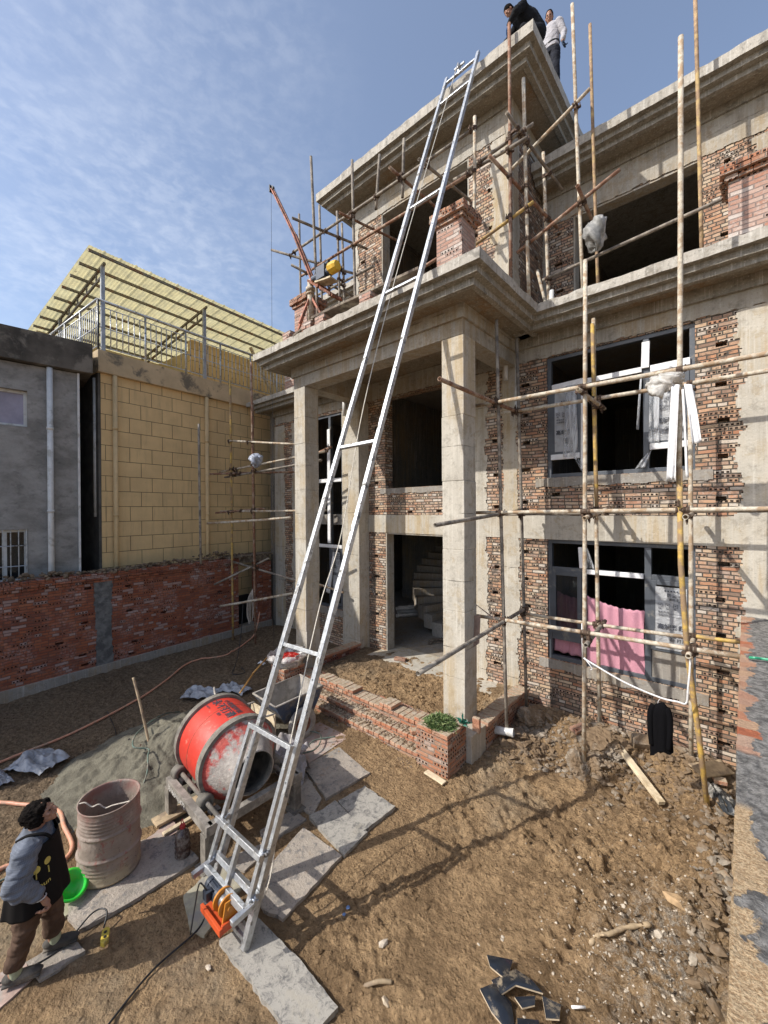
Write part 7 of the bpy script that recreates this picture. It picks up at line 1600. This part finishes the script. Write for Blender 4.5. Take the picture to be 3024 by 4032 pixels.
# --- man in the grey shirt on the tower roof
ma = thing('person', 'man in pale grey long sleeved top and dark jeans standing on the tower roof', 'person')
T_ = Matrix.Translation((-2.46, 7.14, 10.37)) @ Matrix.Rotation(RAD(172), 4, 'Z') @ Matrix.Scale(.80, 4)
sk = MB(); hr = RZ(RAD(22)) @ RX(RAD(-26)); hc = (.0, .06, 1.575)
head(sk, hc, hr, .98); limb(sk, [(0, 0, 1.38), (0, .02, 1.50)], [.058, .052])
torso(sk, [((0, 0, .86), .15, .10), ((0, 0, 1.1), .15, .10), ((0, 0, 1.36), .16, .10)])
for q in (-1, 1):
    limb(sk, [(q*.20, 0, 1.36), (q*.26, -.03, 1.10), (q*.28, .04, .86)], [.05, .042, .03]); limb(sk, [(q*.09, 0, .86), (q*.11, .02, .46), (q*.12, 0, .06)], [.085, .055, .04])
merge(sk, 'body', M_['skin'], ma, .007, T_, 3); eyes(ma, hc, hr, T_, .98)
hm = MB(); Hc = Vector(hc); ell(hm, Hc+hr @ Vector((0, -.020, .030)), (.079, .094, .094), rot=hr); ell(hm, Hc+hr @ Vector((0, -.05, -.02)), (.070, .055, .07), rot=hr); merge(hm, 'hair', M_['hair'], ma, .007, T_, 2, .004, 30, 3)
s_ = MB(); torso(s_, [((0, 0, .90), .175, .125), ((0, 0, 1.02), .165, .12), ((0, 0, 1.18), .175, .125), ((0, 0, 1.34), .195, .115), ((0, 0, 1.42), .12, .085), ((0, 0, 1.45), .07, .065)])
for q in (-1, 1): limb(s_, [(q*.185, 0, 1.355), (q*.265, -.03, 1.10), (q*.28, .03, .90)], [.078, .060, .045])
merge(s_, 'shirt', cloth_m('pale_grey_top', (.40, .39, .41), .12, 8), ma, .008, T_, 4, .014, 10, 15)
s_ = MB(); torso(s_, [((0, 0, .80), .165, .115), ((0, 0, .90), .16, .115), ((0, 0, 1.0), .158, .112)])
for q in (-1, 1): limb(s_, [(q*.09, 0, .84), (q*.11, .02, .47), (q*.12, 0, .10)], [.105, .082, .07])
merge(s_, 'jeans', cloth_m('dark_jeans', (.018, .020, .028), .3, 8), ma, .009, T_, 4, .010, 12, 18)
for q in (-1, 1):
    s_ = MB(); hand(s_, (q*.28, .03, .87), (0, .05, -1), (-q, 0, 0), 1.12, .35, q); merge(s_, 'glove', cloth_m('dark_work_glove', (.035, .05, .08), .2, 20), ma, .006, T_, 2)
    s_ = MB(); ell(s_, (q*.12, .06, .04), (.05, .14, .045)); merge(s_, 'shoe', M_['black'], ma, .008, T_, 2)
MB().tube([T_ @ Vector((.17*math.cos(i*.35), .12*math.sin(i*.35), .985)) for i in range(19)], .016, 8).build('belt', M_['black'], ma, True)
# --- man in black bending over the corner
mb_ = thing('person', 'man in a black jacket and blue gloves bending over the tower roof corner', 'person')
T_ = Matrix.Translation((-2.52, 6.33, 10.33)) @ Matrix.Rotation(RAD(132), 4, 'Z') @ Matrix.Scale(.75, 4)
sk = MB(); hr = RX(RAD(-52)); hc = (.02, .40, 1.02)
head(sk, hc, hr, .98); limb(sk, [(0, .22, .92), (.01, .34, 1.0)], [.058, .052])
hipc = (0, -.18, .52)
limb(sk, [hipc, (0, .0, .78), (0, .2, .90)], [.13, .13, .13])
limb(sk, [(.17, .18, .90), (.24, .34, .68), (.16, .44, .52)], [.05, .042, .03]); limb(sk, [(-.17, .18, .90), (-.22, .36, .70), (-.10, .46, .55)], [.05, .042, .03])
for q in (-1, 1): limb(sk, [(q*.09, -.18, .50), (q*.16, .16, .46), (q*.14, -.02, .08)], [.085, .06, .04])
merge(sk, 'body', M_['skin'], mb_, .007, T_, 3); eyes(mb_, hc, hr, T_, .98)
hm = MB(); Hc = Vector(hc); ell(hm, Hc+hr @ Vector((0, -.022, .032)), (.081, .096, .096), rot=hr); ell(hm, Hc+hr @ Vector((0, -.05, -.02)), (.072, .055, .07), rot=hr); merge(hm, 'hair', M_['hair'], mb_, .007, T_, 2, .004, 30, 3)
s_ = MB(); limb(s_, [(0, -.20, .56), (0, -.02, .80), (0, .17, .90)], [.16, .19, .17]); ell(s_, (0, .14, .90), (.22, .14, .13)); limb(s_, [(0, .2, .93), (.01, .27, .96)], [.09, .075])
limb(s_, [(.18, .18, .90), (.26, .34, .68), (.18, .43, .55)], [.085, .066, .05]); limb(s_, [(-.18, .18, .90), (-.24, .36, .70), (-.12, .45, .58)], [.085, .066, .05])
merge(s_, 'jacket', cloth_m('black_jacket', (.010, .011, .014), .3, 8), mb_, .009, T_, 4, .014, 10, 25)
s_ = MB(); ell(s_, (0, -.20, .50), (.16, .15, .14))
for q in (-1, 1): limb(s_, [(q*.09, -.18, .50), (q*.16, .16, .46), (q*.14, -.02, .10)], [.11, .085, .065])
merge(s_, 'trousers', cloth_m('black_trousers', (.014, .015, .02), .3, 8), mb_, .009, T_, 4, .010, 12, 28)
for q, w in ((1, (.17, .44, .52)), (-1, (-.11, .46, .55))):
    s_ = MB(); hand(s_, w, (-q*.3, .3, -1), (-q*.2, 1, .3), 1.12, .7, q); merge(s_, 'glove', cloth_m('blue_work_glove', (.03, .06, .14), .2, 20), mb_, .006, T_, 2)
    s_ = MB(); ell(s_, (q*.14, .04, .04), (.05, .14, .045)); merge(s_, 'shoe', M_['black'], mb_, .008, T_, 2)
# lamp glowing inside the tower opening
lt = thing('work_lamp', 'lit white tube lamp hanging in the tower opening', 'lamp')
bm_ = bpy.data.materials.new('lit_tube'); bm_.use_nodes = True; e_ = bm_.node_tree.nodes['Principled BSDF']; e_.inputs['Emission Color'].default_value = (1, 1, 1, 1); e_.inputs['Emission Strength'].default_value = 6
MB().tube([(-3.95, 6.9, 8.72), (-3.95, 6.9, 9.02)], .03, 12).build('tube', bm_, lt, True); MB().tube([(-3.95, 6.9, 9.0), (-3.95, 6.9, 9.5)], .006, 6).build('cord', M_['black'], lt, True)
